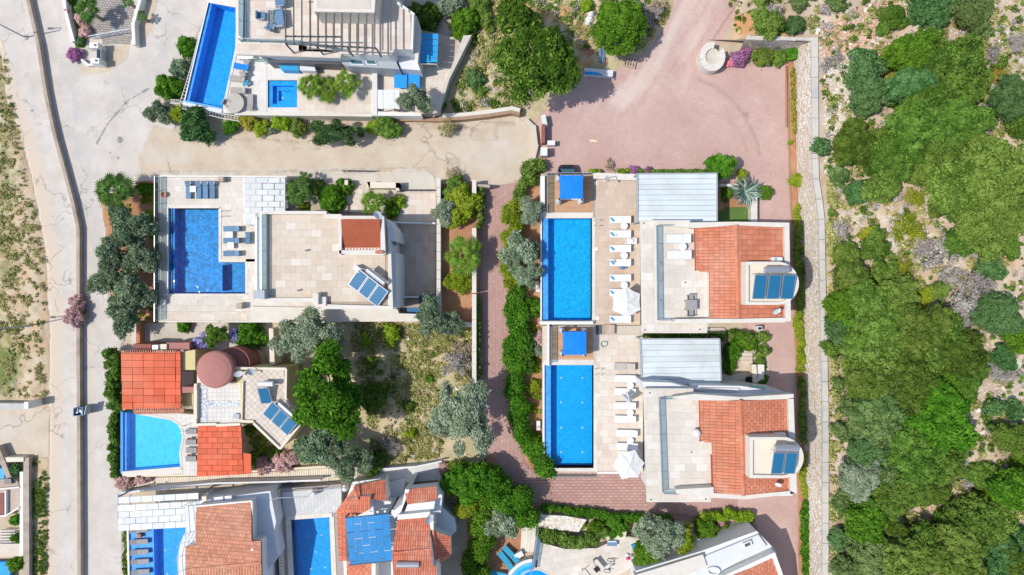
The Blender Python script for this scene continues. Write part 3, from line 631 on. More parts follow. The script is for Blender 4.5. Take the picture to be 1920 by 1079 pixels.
def round_table(r, h, top, leg):
    def f():
        t = thing('side_table', 'x', 'side table', (0, 0, 0))
        m = MB(); m.lathe(0, 0, [(r, h-.04), (r, h), (r*.96, h+.012)], 20); m.build('table_top', top, t, local=True)
        m = MB(); m.cyl(0, 0, .02, h-.04, .04, .04, 8); m.build('leg', leg, t, local=True)
        m = MB(); m.lathe(0, 0, [(r*.6, 0), (r*.58, .02)], 14); m.build('base', leg, t, local=True)
        return t
    return f
def square_table(r, h, top, leg):
    def f():
        t = thing('side_table', 'x', 'side table', (0, 0, 0))
        m = MB(); m.obox(0, 0, 2*r, 2*r, h-.04, h); m.build('table_top', top, t, local=True)
        for x in (-1, 1):
            for y in (-1, 1): m = MB(); m.obox(x*(r-.04), y*(r-.04), .05, .05, 0, h-.04); m.build('leg', leg, t, local=True)
        return t
    return f
def chair(cm, fm='darkmetal'):
    def f():
        t = thing('chair', 'x', 'chair', (0, 0, 0))
        m = MB(); m.obox(0, 0, .48, .5, .4, .45); m.build('seat', cm, t, local=True)
        m = MB(); m.prism([(.22, -.25), (.30, -.24), (.30, .24), (.22, .25)], .45, .85, True); m.build('backrest', cm, t, local=True)
        [MB().obox(-.02, s*.26, .44, .05, .6, .64).build('armrest', fm, t, local=True) for s in (-1, 1)]
        for x in (-.2, .2):
            for y in (-.21, .21): m = MB(); m.obox(x, y, .04, .04, 0, .4); m.build('leg', fm, t, local=True)
        return t
    return f
def towel():
    m = MB(); m.obox(0, 0, .42, .13, 0, .09); o = m.build('rolled_towel', 'towelblue', loc=(0, 0, 0)); o['category'] = 'towel'; return o
def umbrella(R, zt, n=6, droop=.45, mt='fabricwhite', key=0, fold=False):
    def f():
        t = thing('parasol', 'x', 'parasol', (0, 0, 0))
        m = MB(); top = (0, 0, zt); ring = []; r = random.Random(key)
        for k in range(n):
            a = 2*math.pi*k/n + .25; ring.append((R*math.cos(a), R*math.sin(a), zt-droop)); a2 = a+math.pi/n; q = R*.80; ring.append((q*math.cos(a2), q*math.sin(a2), zt-droop*.86))
        mid = [((a[0])*.5, (a[1])*.5, zt-droop*(.42 if i % 2 == 0 else .50)) for i, a in enumerate(ring)]
        vs = [top]+mid+ring; k2 = 2*n
        fs = [(0, 1+i, 1+(i+1) % k2) for i in range(k2)] + [(1+i, 1+k2+i, 1+k2+(i+1) % k2, 1+(i+1) % k2) for i in range(k2)]
        m.add(vs, fs); m.build('canopy', mt, t, local=True)
        for k in range(n):
            a = 2*math.pi*k/n+.25; m = MB(); m.tube([(0, 0, zt-.03), (R*.5*math.cos(a), R*.5*math.sin(a), zt-droop*.42-.03), (R*.98*math.cos(a), R*.98*math.sin(a), zt-droop-.02)], .015, 4); m.build('rib', 'metal', t, local=True)
        m = MB(); m.cyl(0, 0, .05, zt-.02, .03, .03, 8); m.build('pole', 'metal', t, local=True)
        m = MB(); m.lathe(0, 0, [(.3, 0), (.28, .06), (.06, .09)], 14); m.build('base', 'concrete', t, local=True)
        m = MB(); m.lathe(0, 0, [(.03, zt), (.035, zt+.06), (.01, zt+.1)], 8); m.build('finial', 'metal', t, local=True)
        return t
    return f
def closed_umbrella():
    t = thing('parasol', 'x', 'parasol', (0, 0, 0))
    m = MB(); n = 12; prof = [(.04, 2.5), (.16, 2.2), (.34, 1.5), (.42, 1.05), (.30, .95)]
    for r, z in prof: m.V += [(r*(1.35 if k % 2 else .6)*math.cos(2*math.pi*k/n), r*(1.35 if k % 2 else .6)*math.sin(2*math.pi*k/n)+.1*(2.5-z), z) for k in range(n)]
    for i in range(4): m.F += [(i*n+k, (i+1)*n+k, (i+1)*n+(k+1) % n, i*n+(k+1) % n) for k in range(n)]
    m.F.append(tuple(range(n))); m.M = [0]*len(m.F); m.build('canopy', 'fabricwhite', t, local=True)
    m = MB(); m.cyl(0, 0, .05, 2.6, .03, .03, 8); m.build('pole', 'metal', t, local=True)
    m = MB(); m.lathe(0, 0, [(.28, 0), (.26, .06), (.06, .08)], 12); m.build('base', 'concrete', t, local=True); return t
def solar(npan, pw, pl, gap=.07, tank=True, tilt=18, tankside=1, pm='solar'):
    """panels side by side along x, tilted about x; tank on the +y side"""
    def f():
        t = thing('solar_water_heater', 'x', 'solar panels', (0, 0, 0)); a = math.radians(tilt); W = npan*pw+(npan-1)*gap
        dy = pl*math.cos(a); dz = pl*math.sin(a)
        for i in range(npan):
            x0 = -W/2+i*(pw+gap); e = .05
            def slab(x0, x1, s0, s1, t0, t1, name, mt, par=t):
                m = MB(); V = []
                for tt in (t0, t1):
                    for x, s in ((x0, s0), (x1, s0), (x1, s1), (x0, s1)): V.append((x, -dy/2+s*math.cos(a)-tt*math.sin(a), .25+s*math.sin(a)+tt*math.cos(a)))
                m.add(V, [(4, 5, 6, 7), (3, 2, 1, 0), (0, 1, 5, 4), (1, 2, 6, 5), (2, 3, 7, 6), (3, 0, 4, 7)]); return m.build(name, mt, par, local=True)
            c = slab(x0, x0+pw, 0, pl, 0, .07, 'collector', 'metal'); slab(x0+e, x0+pw-e, e, pl-e, .072, .078, 'glass_pane', pm, c)
        m = MB(); yb = dy/2+.05
        for x in (-W/2+.1, W/2-.1): m.tube([(x, -dy/2, 0), (x, -dy/2, .25), (x, yb, .25+dz), (x, yb, 0)], .025, 4)
        m.tube([(-W/2+.1, yb, .3), (W/2-.1, yb, .3)], .025, 4); m.build('stand', 'greymetal', t, local=True)
        if tank:
            zc = .45+dz; y = dy/2+.38; R = .27; hl = .95
            m = MB(); m.tube([(-hl+.0, y, zc), (-hl+.04, y, zc), (hl-.04, y, zc), (hl, y, zc)], R, 14); m.build('tank', 'metal', t, local=True, smooth=False)
            m = MB(); [m.tube([(s*.6, y, 0), (s*.6, y, zc-R+.02)], .04, 5) for s in (-1, 1)]; m.build('tank_stand', 'greymetal', t, local=True)
            m = MB(); m.tube([(-hl, y, zc), (-hl-.15, y-.1, zc-.2), (-W/2-.05, dy/2, .3+dz), (-W/2-.03, -dy/2, .3)], .02, 5); m.build('pipe', 'whitemetal', t, local=True)
        return t
    return f
def dish(R=.38):
    t = thing('satellite_dish', 'x', 'satellite dish', (0, 0, 0)); m = MB(); n = 16; V = [(0, 0, 0)]
    for q, z in ((.5, .03), (1, .11)): V += [(R*q*math.cos(2*math.pi*k/n), R*q*math.sin(2*math.pi*k/n), R*z*2.4) for k in range(n)]
    F = [(0, 1+k, 1+(k+1) % n) for k in range(n)]+[(1+k, 1+n+k, 1+n+(k+1) % n, 1+(k+1) % n) for k in range(n)]
    M = Matrix.Rotation(math.radians(50), 4, 'X'); V = [tuple(M @ Vector(v)+Vector((0, 0, .75))) for v in V]; m.add(V, F); m.build('reflector', 'whitemetal', t, local=True)
    m = MB(); m.tube([(0, .05, 0), (0, .05, .72)], .025, 6); m.build('mast', 'metal', t, local=True)
    m = MB(); m.tube([(0, .1, .6), (0, -.45, .95)], .015, 5); m.tube([(0, -.45, .92), (0, -.42, 1.02)], .04, 6); m.build('receiver', 'greymetal', t, local=True); return t
def acunit():
    t = thing('air_conditioner', 'x', 'air conditioner', (0, 0, 0)); m = MB(); m.obox(0, 0, .85, .34, .05, .62); m.build('casing', 'whitemetal', t, local=True)
    m = MB(); m.lathe(-.12, 0, [(.14, .62), (.14, .628)], 14); m.build('grille', 'greymetal', t, local=True); m = MB(); [m.obox(x, 0, .05, .3, 0, .05) for x in (-.3, .3)]; m.build('foot', 'darkmetal', t, local=True); return t
def ladder(w=.5, reach=.55):
    """handrail pair, pool side towards -x"""
    def f():
        t = thing('pool_ladder', 'x', 'ladder', (0, 0, 0))
        for s in (-1, 1): m = MB(); m.tube([(.5, s*w/2, 0), (.48, s*w/2, .5), (.3, s*w/2, .68), (-.1, s*w/2, .62), (-.14, s*w/2, -.9)], .022, 6); m.build('rail', 'metal', t, local=True)
        for z in (-.25, -.55, -.85): m = MB(); m.obox(-.14, 0, .12, w, z, z+.04); m.build('step', 'metal', t, local=True)
        return t
    return f

def pool(label, out, z, floor, depth=1.15, rim=None, water='water', lvl=.07, rimmat='poolrim', lights=(), steps=None):
    """basin walls and floor below a coping; rim = px outline of a shelf standing in the water"""
    depth = min(depth, z-.24); t = thing('swimming_pool', label, 'pool', (*PW([out[0]], z)[0], z-depth)); pts = PW(out, z)
    if area(pts) < 0: pts = pts[::-1]
    n = len(pts); m = MB(); m.face([(x, y, z-depth) for x, y in pts])
    for i in range(n):
        a, b = pts[i], pts[(i+1) % n]; m.face([(a[0], a[1], z-.02), (b[0], b[1], z-.02), (b[0], b[1], z-depth), (a[0], a[1], z-depth)])
    m.build('basin', floor, t)
    if rim:
        for r_ in (rim if isinstance(rim[0][0], (tuple, list)) else [rim]):
            m = MB(); m.prism(PW(r_, z), z-depth+.01, z-lvl-.10); m.build('shelf', rimmat, t)
    m = MB(); m.face([(x, y, z-lvl) for x, y in pts]); m.build('water', water, t)
    for lx, ly in lights:
        p = P(lx, ly, z-depth); m = MB(); m.lathe(p[0], p[1], [(.09, z-depth+.005), (.08, z-depth+.03)], 10); m.build('drain', 'whitemetal', t)
    return t
def coping(parent, segs, z, mt='coping', w=None):
    for s in segs: tiles(parent, 'coping_stone', PW(s, z), z-.03, 1.2 if abs(s[1][0]-s[0][0]) > abs(s[2][1]-s[1][1]) else .8, 1.2 if abs(s[1][0]-s[0][0]) <= abs(s[2][1]-s[1][1]) else .8, mt, t=.045, gap=.008, seed=int(s[0][0]))
def railing(label, pts, z, h=1.0, gm='glass', post=1.2, parent=None, name='glass_railing', thick=.03):
    """glass panes between metal posts along photo points at floor height z; as a thing or as a part of a building"""
    wp = [Vector((*PW([p], z)[0], z)) for p in pts]
    t = parent if parent is not None else thing(name, label, 'railing', tuple(wp[0]))
    tgt = t
    for a, b in zip(wp[:-1], wp[1:]):
        L = (b-a).length; n = max(1, round(L/post)); d = (b-a)/n; ang = math.atan2(d.y, d.x)
        for i in range(n):
            p = a+d*i; q = a+d*(i+1); c = (p+q)/2
            m = MB(); m.obox(c.x, c.y, d.length-.06, .015, z+.08, z+h-.03, ang); m.build('glass_panel', gm, tgt)
            m = MB(); m.obox(p.x, p.y, .045, .045, z, z+h-.028, ang); m.build('post', 'metal', tgt)
        m = MB(); m.obox((a.x+b.x)/2, (a.y+b.y)/2, L, .05, z+h-.028, z+h, ang); m.build('handrail', 'metal', tgt)
    return t
def planks(parent, x0, y0, x1, y1, z, n, mt, horiz=False, name='plank', t=.03):
    for i in range(n):
        if horiz: s = rect(x0, y0+(y1-y0)*i/n, x1, y0+(y1-y0)*(i+1)/n-.25)
        else: s = rect(x0+(x1-x0)*i/n, y0, x0+(x1-x0)*(i+1)/n-.25, y1)
        m = MB(); m.prism(PW(s, z), z-t, z); m.build(name, mt, parent)
# ================================================================== the two right-hand villas
def right_villa(dx, dy, low, names):
    """shared layout of the twin villas; dx, dy shift the shell in photo pixels"""
    zt, zp = (6.4, 7.3); T = lambda pts: [(x+dx, y+dy) for x, y in pts]
    v = thing('villa', names['villa'], 'villa', P(1340+dx, 520+dy, 0))
    G = low
    bw = PW(low['body'], 6.4); x0 = bw[0][0]; ya, yb = bw[0][1]-1.2, bw[-1][1]+1.2; y2 = bw[-1][1]
    for i in range(4):
        for zz in (2.0, 4.2): yy = ya+(yb-ya)*(i+.5)/4; f = MB().box(x0-.04, yy-.6, x0+.02, yy+.6, zz, zz+1.4).build('window', 'whitemetal', v); MB().box(x0-.05, yy-.5, x0-.039, yy+.5, zz+.1, zz+1.3).build('pane', 'windowglass', f)
    for i in range(3):
        for zz in (1.0, 4.2): xx = x0+1.4+i*1.7; f = MB().box(xx-.5, y2-.04, xx+.5, y2+.02, zz, zz+1.3).build('window', 'whitemetal', v); MB().box(xx-.4, y2-.05, xx+.4, y2-.039, zz+.1, zz+1.2).build('pane', 'windowglass', f)
    # walls below the big slab
    m = MB(); body = G['body']; m.prism(PW(body, zt), 0, zt-.35); m.build('wall', 'whitewall', v)
    m = MB(); m.prism(PW(G['slab'], zt), zt-.35, zt-.03, True); sl = m.build('roof_slab', 'offwhite', v)
    tiles(v, 'paving_slab', PW(G['ledge'], zt), zt-.03, .95, .62, 'travpale', t=.03, gap=.015, brick=.5, seed=3)
    for lp in G.get('ledges', []): tiles(v, 'paving_slab', PW(lp, zt), zt-.03, .95, .62, 'travpale', t=.03, gap=.015, brick=.5, seed=4)
    tiles(v, 'terrace_tile', PW(G['floor'], zt), zt-.03, .95, .62, 'travpale', t=.04, gap=.015, brick=.37, seed=5)
    rl = G['rail']; railing('', rl, zt, .95, 'glass', 1.7, parent=v)
    m = MB(); (x0, y0), (x1, y1) = rl[1], rl[2] if len(rl) > 2 else rl[1]
    # parapets
    for pp in G['parapet']:
        m = MB(); m.prism(PW(pp[0], pp[1]), zt-.34, pp[1]); m.build('parapet', 'offwhite', v)
    # roof slopes : ridge runs up the photo, west slope falls towards the terrace
    rx = G['ridge']; zr = 7.55; zw = 6.75; ze = 6.85
    def slope(poly, xa, za, xb, zb, name, tw, th, **kw):
        wa = P(xa, 540, za)[0]; wb = P(xb, 540, zb)[0]; s = (zb-za)/(wb-wa); c0 = za-s*wa
        pw = []
        for x, y in poly:
            zz = za+(zb-za)*(x-xa)/(xb-xa); pw.append(P(x, y, zz)[:2])
        m = MB(); n = len(pw); m.add([(x, y, zt-.05) for x, y in pw]+[(x, y, c0+s*x-.02) for x, y in pw], [tuple(range(n, 2*n)) if area(pw) > 0 else tuple(range(n, 2*n))[::-1]]+[(i, (i+1) % n, n+(i+1) % n, n+i) for i in range(n)])
        b = m.build(name, 'claydark', v)
        tiles(b, 'roof_tile', pw, (c0, s, 0), tw, th, 'clay', t=.06, ang=math.pi/2, gap=G.get('gap', .02), barrel=4, seed=8, **kw)
    slope(G['west'], G['xw'], zw, rx, zr, 'roof_slope', G['wt'][0], G['wt'][1], stuffonly=True, lift=.01)
    slope(G['east'], rx, zr, G['xe'], ze, 'roof_slope', G['et'][0], G['et'][1], brick=G['et'][2], lift=.015)
    a = P(rx, G['ry'][0], zr); b = P(rx+G['rk'], G['ry'][1], zr); N = 22
    for i in range(N):
        p = Vector(a).lerp(Vector(b), i/N); q = Vector(a).lerp(Vector(b), (i+.97)/N); m = MB()
        vs = []; 
        for e in (p, q):
            for k in range(5): an = math.pi*k/4; vs.append((e.x+.17*math.cos(an), e.y, e.z+.02+.11*math.sin(an)))
        m.add(vs, [(k, k+1, 6+k, 5+k) for k in range(4)]+[(0, 1, 2, 3, 4), (9, 8, 7, 6, 5)]); m.build('ridge_tile', 'clay', v)
    # stair tower with rounded end
    x0, y0, x1, y1, r = G['tower']; cy = (y0+y1)/2; zt2 = 8.7
    arc = [(x1+r*math.sin(math.pi*k/20), cy-r*math.cos(math.pi*k/20)*(y1-y0)/(2*r)) for k in range(21)]
    D = [(x0, y0)]+arc+[(x0, y1)]; q = .82
    inn = [(x0+6, y0+6)]+[(x1-1+(r-7)*math.sin(math.pi*k/20), cy-(r-7)*math.cos(math.pi*k/20)*(y1-y0-10)/(2*(r-7))) for k in range(21)]+[(x0+6, y1-6)]
    m = MB(); m.prism(PW(D, zt2), 0, zt2-.3); m.build('tower_wall', 'offwhite', v)
    m = MB(); Dw = PW(D, zt2); Iw = PW(inn, zt2); n = len(Dw)
    m.add([(x, y, zt2) for x, y in Dw]+[(x, y, zt2) for x, y in Iw]+[(x, y, zt2-.3) for x, y in Dw]+[(x, y, zt2-.295) for x, y in Iw],
          [(i, (i+1) % n, n+(i+1) % n, n+i) for i in range(n)]+[(i, (i+1) % n, 2*n+(i+1) % n, 2*n+i) for i in range(n)]+[(n+i, n+(i+1) % n, 3*n+(i+1) % n, 3*n+i) for i in range(n)]); m.build('tower_parapet', 'offwhite', v)
    m = MB(); m.face([(x, y, zt2-.28) for x, y in Iw]); m.build('tower_roof', 'cream', v)
    for x, y in ((1207, 419), (1209, 619), (1312, 618), (1285, 530), (1262, 600)): p = P(x+dx*.9+(6 if dx else 0), y+dy, zt); m = MB(); m.cyl(p[0], p[1], zt, zt+.03, .07, .07, 8); m.build('floor_drain', 'darkmetal', v)
    return v, zt, zt2
G = dict(body=[(1224, 425), (1478, 422), (1480, 600), (1326, 603), (1326, 618), (1224, 618)],
         slab=[(1201, 413), (1294, 413), (1295, 417), (1380, 416), (1480, 418), (1483, 603), (1328, 604), (1326, 625), (1204, 625)],
         ledge=[(1202, 414), (1226, 414), (1227, 624), (1205, 624)], ledges=[[(1227, 606), (1325, 606), (1325, 624), (1227, 624)]],
         floor=[(1233, 426), (1303, 428), (1305, 511), (1330, 511), (1331, 598), (1235, 600)],
         rail=[(1255, 424), (1230, 424), (1232, 600), (1260, 600)],
         parapet=[([(1227, 414), (1294, 413), (1294, 426), (1256, 425), (1227, 423)], 6.75), ([(1294, 417.5), (1380, 416), (1480, 418), (1480, 427), (1378, 423), (1303, 428), (1294, 427)], 7.3),
                  ([(1471, 427), (1480, 427), (1483, 603), (1473, 603)], 7.3), ([(1262, 599), (1331, 598), (1384, 598), (1473, 596), (1473, 605), (1328, 606), (1262, 606)], 7.3), ([(1328, 511), (1332, 511), (1333, 598), (1330, 598)], 6.9), ([(1303, 508), (1330, 508), (1330, 512), (1303, 512)], 6.9)],
         west=[(1303, 427), (1378, 424), (1384, 597), (1331, 597), (1330, 510), (1305, 510)], xw=1303, xe=1472, ridge=1380, ry=(422, 597), rk=4,
         east=[(1380, 424), (1470, 426), (1472, 595), (1384, 597)], wt=(.26, .42), et=(.44, .5, 0), tower=(1398, 491, 1458, 572, 40))
VC, zt, ztw = right_villa(0, 0, G, {'villa': 'white villa with orange roof and rounded tower, upper twin, square tile grid on one slope'})
G2 = dict(body=[(1229, 738), (1486, 742), (1489, 932), (1331, 936), (1330, 938), (1229, 938)],
          slab=[(1207, 729), (1300, 729), (1302, 747), (1388, 746), (1488, 739), (1494, 925), (1397, 937), (1334, 934), (1333, 942), (1213, 942)],
          ledge=[(1208, 731), (1234, 731), (1240, 941), (1213, 941)], ledges=[[(1240, 925), (1332, 927), (1332, 941), (1240, 941)], [(1234, 731), (1299, 731), (1300, 744), (1234, 744)]],
          floor=[(1241, 747), (1312, 751), (1313, 831), (1335, 831), (1338, 915), (1268, 914), (1245, 920)],
          rail=[(1262, 745), (1235, 746), (1241, 920), (1268, 921)],
          parapet=[([(1262, 744), (1302, 739), (1388, 745), (1488, 739), (1488, 748), (1388, 752), (1312, 751), (1262, 748)], 7.3), ([(1478, 748), (1488, 746), (1494, 925), (1482, 927)], 7.3),
                   ([(1268, 918), (1338, 914), (1338, 925), (1394, 929), (1482, 921), (1493, 926), (1396, 937), (1334, 933), (1268, 926)], 7.3), ([(1334, 830), (1337, 830), (1341, 915), (1338, 915)], 6.9), ([(1312, 828), (1335, 828), (1335, 832), (1312, 832)], 6.9)],
          west=[(1312, 751), (1386, 752), (1394, 929), (1338, 925), (1335, 830), (1314, 830)], xw=1312, xe=1482, ridge=1388, ry=(750, 930), rk=6,
          east=[(1388, 752), (1478, 748), (1482, 921), (1394, 929)], wt=(.26, .5), et=(.48, .27, .5), gap=.02, tower=(1406, 820, 1467, 897, 40))
VD, _, _ = right_villa(6, 318, G2, {'villa': 'white villa with orange roof and rounded tower, lower twin, narrow upright tiles on one slope'})
# lower north wing of the second villa, in the shade of its parapet
m = MB(); m.pxp([(1300, 723), (1388, 724), (1470, 735), (1478, 745), (1478, 760), (1300, 760)], 0, 5.2); m.build('north_wing', 'whitewall', VD)
m = MB(); m.pxp([(1302, 727), (1386, 729), (1386, 732), (1302, 731)], 5.2, 5.45); m.build('sill', 'white', VD)
m = MB(); m.pxp([(1404, 722), (1436, 727), (1434, 731), (1406, 727)], 5.2, 5.3); m.build('roof_window', 'windowglass', VD)
m = MB(); m.pxp([(1205, 716), (1258, 718), (1300, 729), (1300, 731), (1207, 731)], 0, 5.6); m.build('north_wall', 'whitewall', VD)
# terraces with pools and timber decks
def terrace(xs, ys, hole, z, mt, tsize, name='pool_terrace', seed=1, jt='joint', extra=(), brick=.33):
    x0, x1 = xs; y0, y1 = ys; a, b, c, d = hole
    m = MB(); R4 = [rect(x0, y0, x1, b), rect(c, b, x1, d), rect(x0, d, x1, y1), rect(x0, b, a, d)]
    for r_ in R4:
        if r_[1][0]-r_[0][0] > .3 and r_[2][1]-r_[1][1] > .3: m.prism(PW(r_, z), 0, z-.03)
    T = m.build(name, jt, loc=(*P(x0, y1)[:2], 0), kind='structure')
    for e in extra: tiles(T, 'paving_slab', PW(e, z), z-.03, tsize[0], tsize[1], mt, t=.03, gap=.018, brick=brick, seed=seed)
    return T
z1 = 1.6
TC = terrace((1014, 1201), (326, 611), (1016, 410, 1110, 601), z1, 'travdeck', (.85, .6), extra=[rect(1116, 338, 1200, 610)], seed=11)
coping(TC, [rect(1016, 399, 1112, 409.5), rect(1110, 409.5, 1116, 601), rect(1016, 601, 1116, 607)], z1)
planks(TC, 1022, 330, 1110, 398, z1, 18, 'wood', horiz=True, name='deck_board')
m = MB(); m.pxp(rect(1013.5, 330, 1021.5, 399), 0, 2.0); tag(m.build('garden_wall', 'whitewall'), 'low white wall left of the upper timber deck', 'wall')
POOLC = pool('long blue swimming pool with mosaic ripple beside the upper right villa', rect(1016, 410, 1110, 600), z1, 'poolsky', 1.15, rim=rect(1016, 410, 1028, 600), lights=[])
m = MB(); m.pxp(rect(1013.5, 399, 1016, 603), 0, z1+.02); m.build('pool_wall', 'white', POOLC)
TD = terrace((1017, 1206), (610, 887), (1021, 685, 1113, 878), z1, 'travwarm', (.8, .62), extra=[rect(1119, 628, 1205, 886)], seed=12, jt='jointlight')
coping(TD, [rect(1021, 675, 1114, 684.5), rect(1113, 684.5, 1119, 878), rect(1021, 878, 1119, 884)], z1)
planks(TD, 1027, 614, 1112, 674, z1, 16, 'wood', horiz=True, name='deck_board')
POOLD = pool('long plain blue swimming pool beside the lower right villa', rect(1021, 685, 1113, 878), z1, 'poolbright', 1.15, rim=rect(1021, 685, 1033, 878), lights=[(1052, 709), (1092, 709), (1052, 755), (1092, 755), (1052, 802), (1092, 802), (1052, 848), (1092, 848)])
m = MB(); m.pxp(rect(1018, 680, 1021, 880), 0, z1+.02); m.build('pool_wall', 'white', POOLD)
m = MB(); m.pxp(rect(1012, 603, 1112, 608.5), 0, z1+.55); tag(m.build('garden_wall', 'whitewall'), 'thin white wall between the upper pool and the lower timber deck', 'wall')
m = MB(); m.pxp(rect(1026, 606, 1030, 686), 0, z1+.45); tag(m.build('garden_wall', 'whitewall'), 'narrow white wall left of the lower timber deck', 'wall')
# steps down beside the lower deck
st = thing('garden_steps', 'dark brown steps going down beside the lower timber deck', 'steps', P(1132, 618, z1))
for i in range(6): m = MB(); m.pxp(rect(1117+i*6, 609.5, 1122.7+i*6, 627), z1, z1+.04+.07*i); m.build('step', 'woodgrey' if i > 1 else 'darkmetal', st)
railing('glass railing along the left edge of the upper timber deck', [(1025, 328), (1025, 402)], z1, 1.1, 'glass', .9)
railing('glass railing along the top of the upper timber deck beside the parked car', [(1026, 328), (1108, 328)], z1, 1.1, 'glass', 1.3)
railing('glass railing along the left edge of the lower timber deck', [(1032, 613), (1032, 682)], z1, 1.1, 'glass', .9)
railing('glass railing below the lower right pool', [(1036, 889), (1118, 889)], 1.2, 1.0, 'teal_glass', 1.4)
m = MB(); m.pxp(rect(1120, 885, 1200, 889), 0, 1.7); tag(m.build('garden_wall', 'white'), 'low white wall ending the lower villa terrace', 'wall')
m = MB(); m.pxp([(1112, 324), (1194, 327), (1194, 339), (1112, 335)], 0, z1+.5); tag(m.build('garden_wall', 'roughstone'), 'rough pale stone wall above the upper pool terrace', 'wall')
# gazebos
def gazebo():
    t = thing('gazebo', 'x', 'gazebo', (0, 0, 0)); w = 1.02; zt = 2.35
    m = MB(); n = 8; V = []; 
    for j in range(n+1):
        for i in range(n+1):
            u = i/n*2-1; v = j/n*2-1; V.append((u*w, v*w, zt+.10*(1-max(abs(u), abs(v)))-.03*math.sin(u*9)*abs(v)**4))
    m.add(V, [(j*(n+1)+i, j*(n+1)+i+1, (j+1)*(n+1)+i+1, (j+1)*(n+1)+i) for j in range(n) for i in range(n)])
    m.prism([(-w, -w), (w, -w), (w, w), (-w, w)], zt-.16, zt-.02); m.build('canopy', 'canopyblue', t, local=True)
    for x in (-1, 1):
        for y in (-1, 1):
            m = MB(); m.obox(x*(w-.04), y*(w-.04), .08, .08, 0, zt-.15); m.build('post', 'whitemetal', t, local=True)
            m = MB(); r = random.Random(x*3+y); K = 10
            m.V = [(x*(w-.02)+(.11+.06*r.random())*s*math.cos(2*math.pi*k/K), y*(w+.02)+(.11+.06*r.random())*s*math.sin(2*math.pi*k/K), z) for z, s in ((zt-.18, .9), (1.5, .7), (1.1, 1.5), (.1, 1.9)) for k in range(K)]
            m.F = [(i*K+k, i*K+(k+1) % K, (i+1)*K+(k+1) % K, (i+1)*K+k) for i in range(3) for k in range(K)]; m.M = [0]*len(m.F); m.build('curtain', 'fabricwhite', t, local=True)
    m = MB(); m.obox(0, 0, 1.75, 1.75, .25, .5); m.build('daybed', 'fabricwhite', t, local=True); return t
place('gazebo', gazebo, 1070, 354, z1+.0, 0, 'square gazebo with blue canopy and white curtains on the upper timber deck', 'blue gazebos on the timber decks')
place('gazebo', gazebo, 1073, 640, z1+.0, 0, 'square gazebo with blue canopy and white curtains on the lower timber deck', 'blue gazebos on the timber decks')
PROTO['gazebo'].location = P(1067, 358, z1); 
# ladders
place('ladder', ladder(), 1115, 419, z1, 0, 'chrome pool ladder at the top right corner of the upper right pool', 'pool ladders')
place('ladder', ladder(), 1118, 697, z1, 0, 'chrome pool ladder at the top right corner of the lower right pool', 'pool ladders')
# metal roofed car ports
def carport(label, pts, z, n, tn):
    t = thing('carport', label, 'carport', P(*pts[3], 0)); (ax, ay), (bx, by), (cx, cy), (dx_, dy_) = pts
    for i in range(n):
        f, g = i/n, (i+1)/n; s = [(ax+(dx_-ax)*f, ay+(dy_-ay)*f), (bx+(cx-bx)*f, by+(cy-by)*f), (bx+(cx-bx)*g, by+(cy-by)*g-.8), (ax+(dx_-ax)*g, ay+(dy_-ay)*g-.8)]
        w = PW(s, z); m = MB(); m.add([(w[0][0], w[0][1], z-.03), (w[1][0], w[1][1], z-.03), (w[2][0], w[2][1], z), (w[3][0], w[3][1], z), (w[0][0], w[0][1], z-.06), (w[1][0], w[1][1], z-.06), (w[2][0], w[2][1], z-.06), (w[3][0], w[3][1], z-.06)],
              [(0, 3, 2, 1), (4, 5, 6, 7), (0, 1, 5, 4), (1, 2, 6, 5), (2, 3, 7, 6), (3, 0, 4, 7)]); m.build('roof_panel', 'sheet', t)
    w = PW(pts, z); m = MB(); m.prism(PW([(ax, ay), (bx, by), (cx, cy), (dx_, dy_)], z-.1), z-.16, z-.07); m.build('under_sheet', 'greymetal', t)
    for a, b in ((0, 1), (1, 2), (2, 3), (3, 0)): m = MB(); m.wall([w[a], w[b]], .12, z-.22, z+.05+.003*a); m.build('gutter', 'greymetal', t)
    for p in w: m = MB(); m.obox(p[0]*.999, p[1]*.999, .14, .14, 0, z-.22); m.build('post', 'greymetal', t)
    m = MB(); m.wall([w[1], w[2]], .1, 1, z-.3); m.build('side_wall', 'greymetal', t)
    return t
carport('pale metal roofed carport above the upper twin villa', [(1195.5, 326.5), (1344, 325.5), (1344, 416), (1195.5, 416)], 3.6, 9, 9)
carport('pale metal roofed carport above the lower twin villa', [(1201, 636), (1349, 636), (1352, 720), (1204, 724)], 3.6, 8, 8)
# furniture on the two pool terraces
wl = lounger('fabricwhite', 'whitemetal', .33, 24); rt = round_table(.33, .45, 'whitemetal', 'metal')
ord_ = ['topmost', 'second', 'third', 'fourth', 'fifth', 'sixth', 'seventh']
LG1 = 'white sun loungers beside the upper right pool'; LG2 = 'white sun loungers beside the lower right pool'
note = ['', ', above a round table', ', below the white tray', ', with a straw hat on it', ', above the open parasol', ', half under the open parasol', ', lowest in the row']
for i, y in enumerate([412.5, 439.5, 466.5, 493, 521.5, 549, 598.5]):
    place('lw', wl, 1162, y, z1, random.uniform(-.02, .02), f'white lounger with blue towel, {ord_[i]} beside upper right pool{note[i]}', LG1)
    if i < 7:
        o = towel(); o.location = P(1148, y, z1+.385); o.rotation_euler.z = -.75; o['label'] = f'rolled blue towel on the {ord_[i]} lounger beside the upper right pool'; o['group'] = 'blue towels on the loungers'
for y, l in ((425, 'round white side table between the first two loungers of the upper pool'), (480, 'round white side table between the third and fourth loungers of the upper pool'), (535, 'round white side table half under the open parasol of the upper pool')):
    place('rt', rt, 1169, y, z1, 0, l, 'round white side tables')
note = ['', ', with a table below it', ', above the closed parasol', ', below the closed parasol', ', under a round table', ', above the open parasol', ', half under the open parasol']
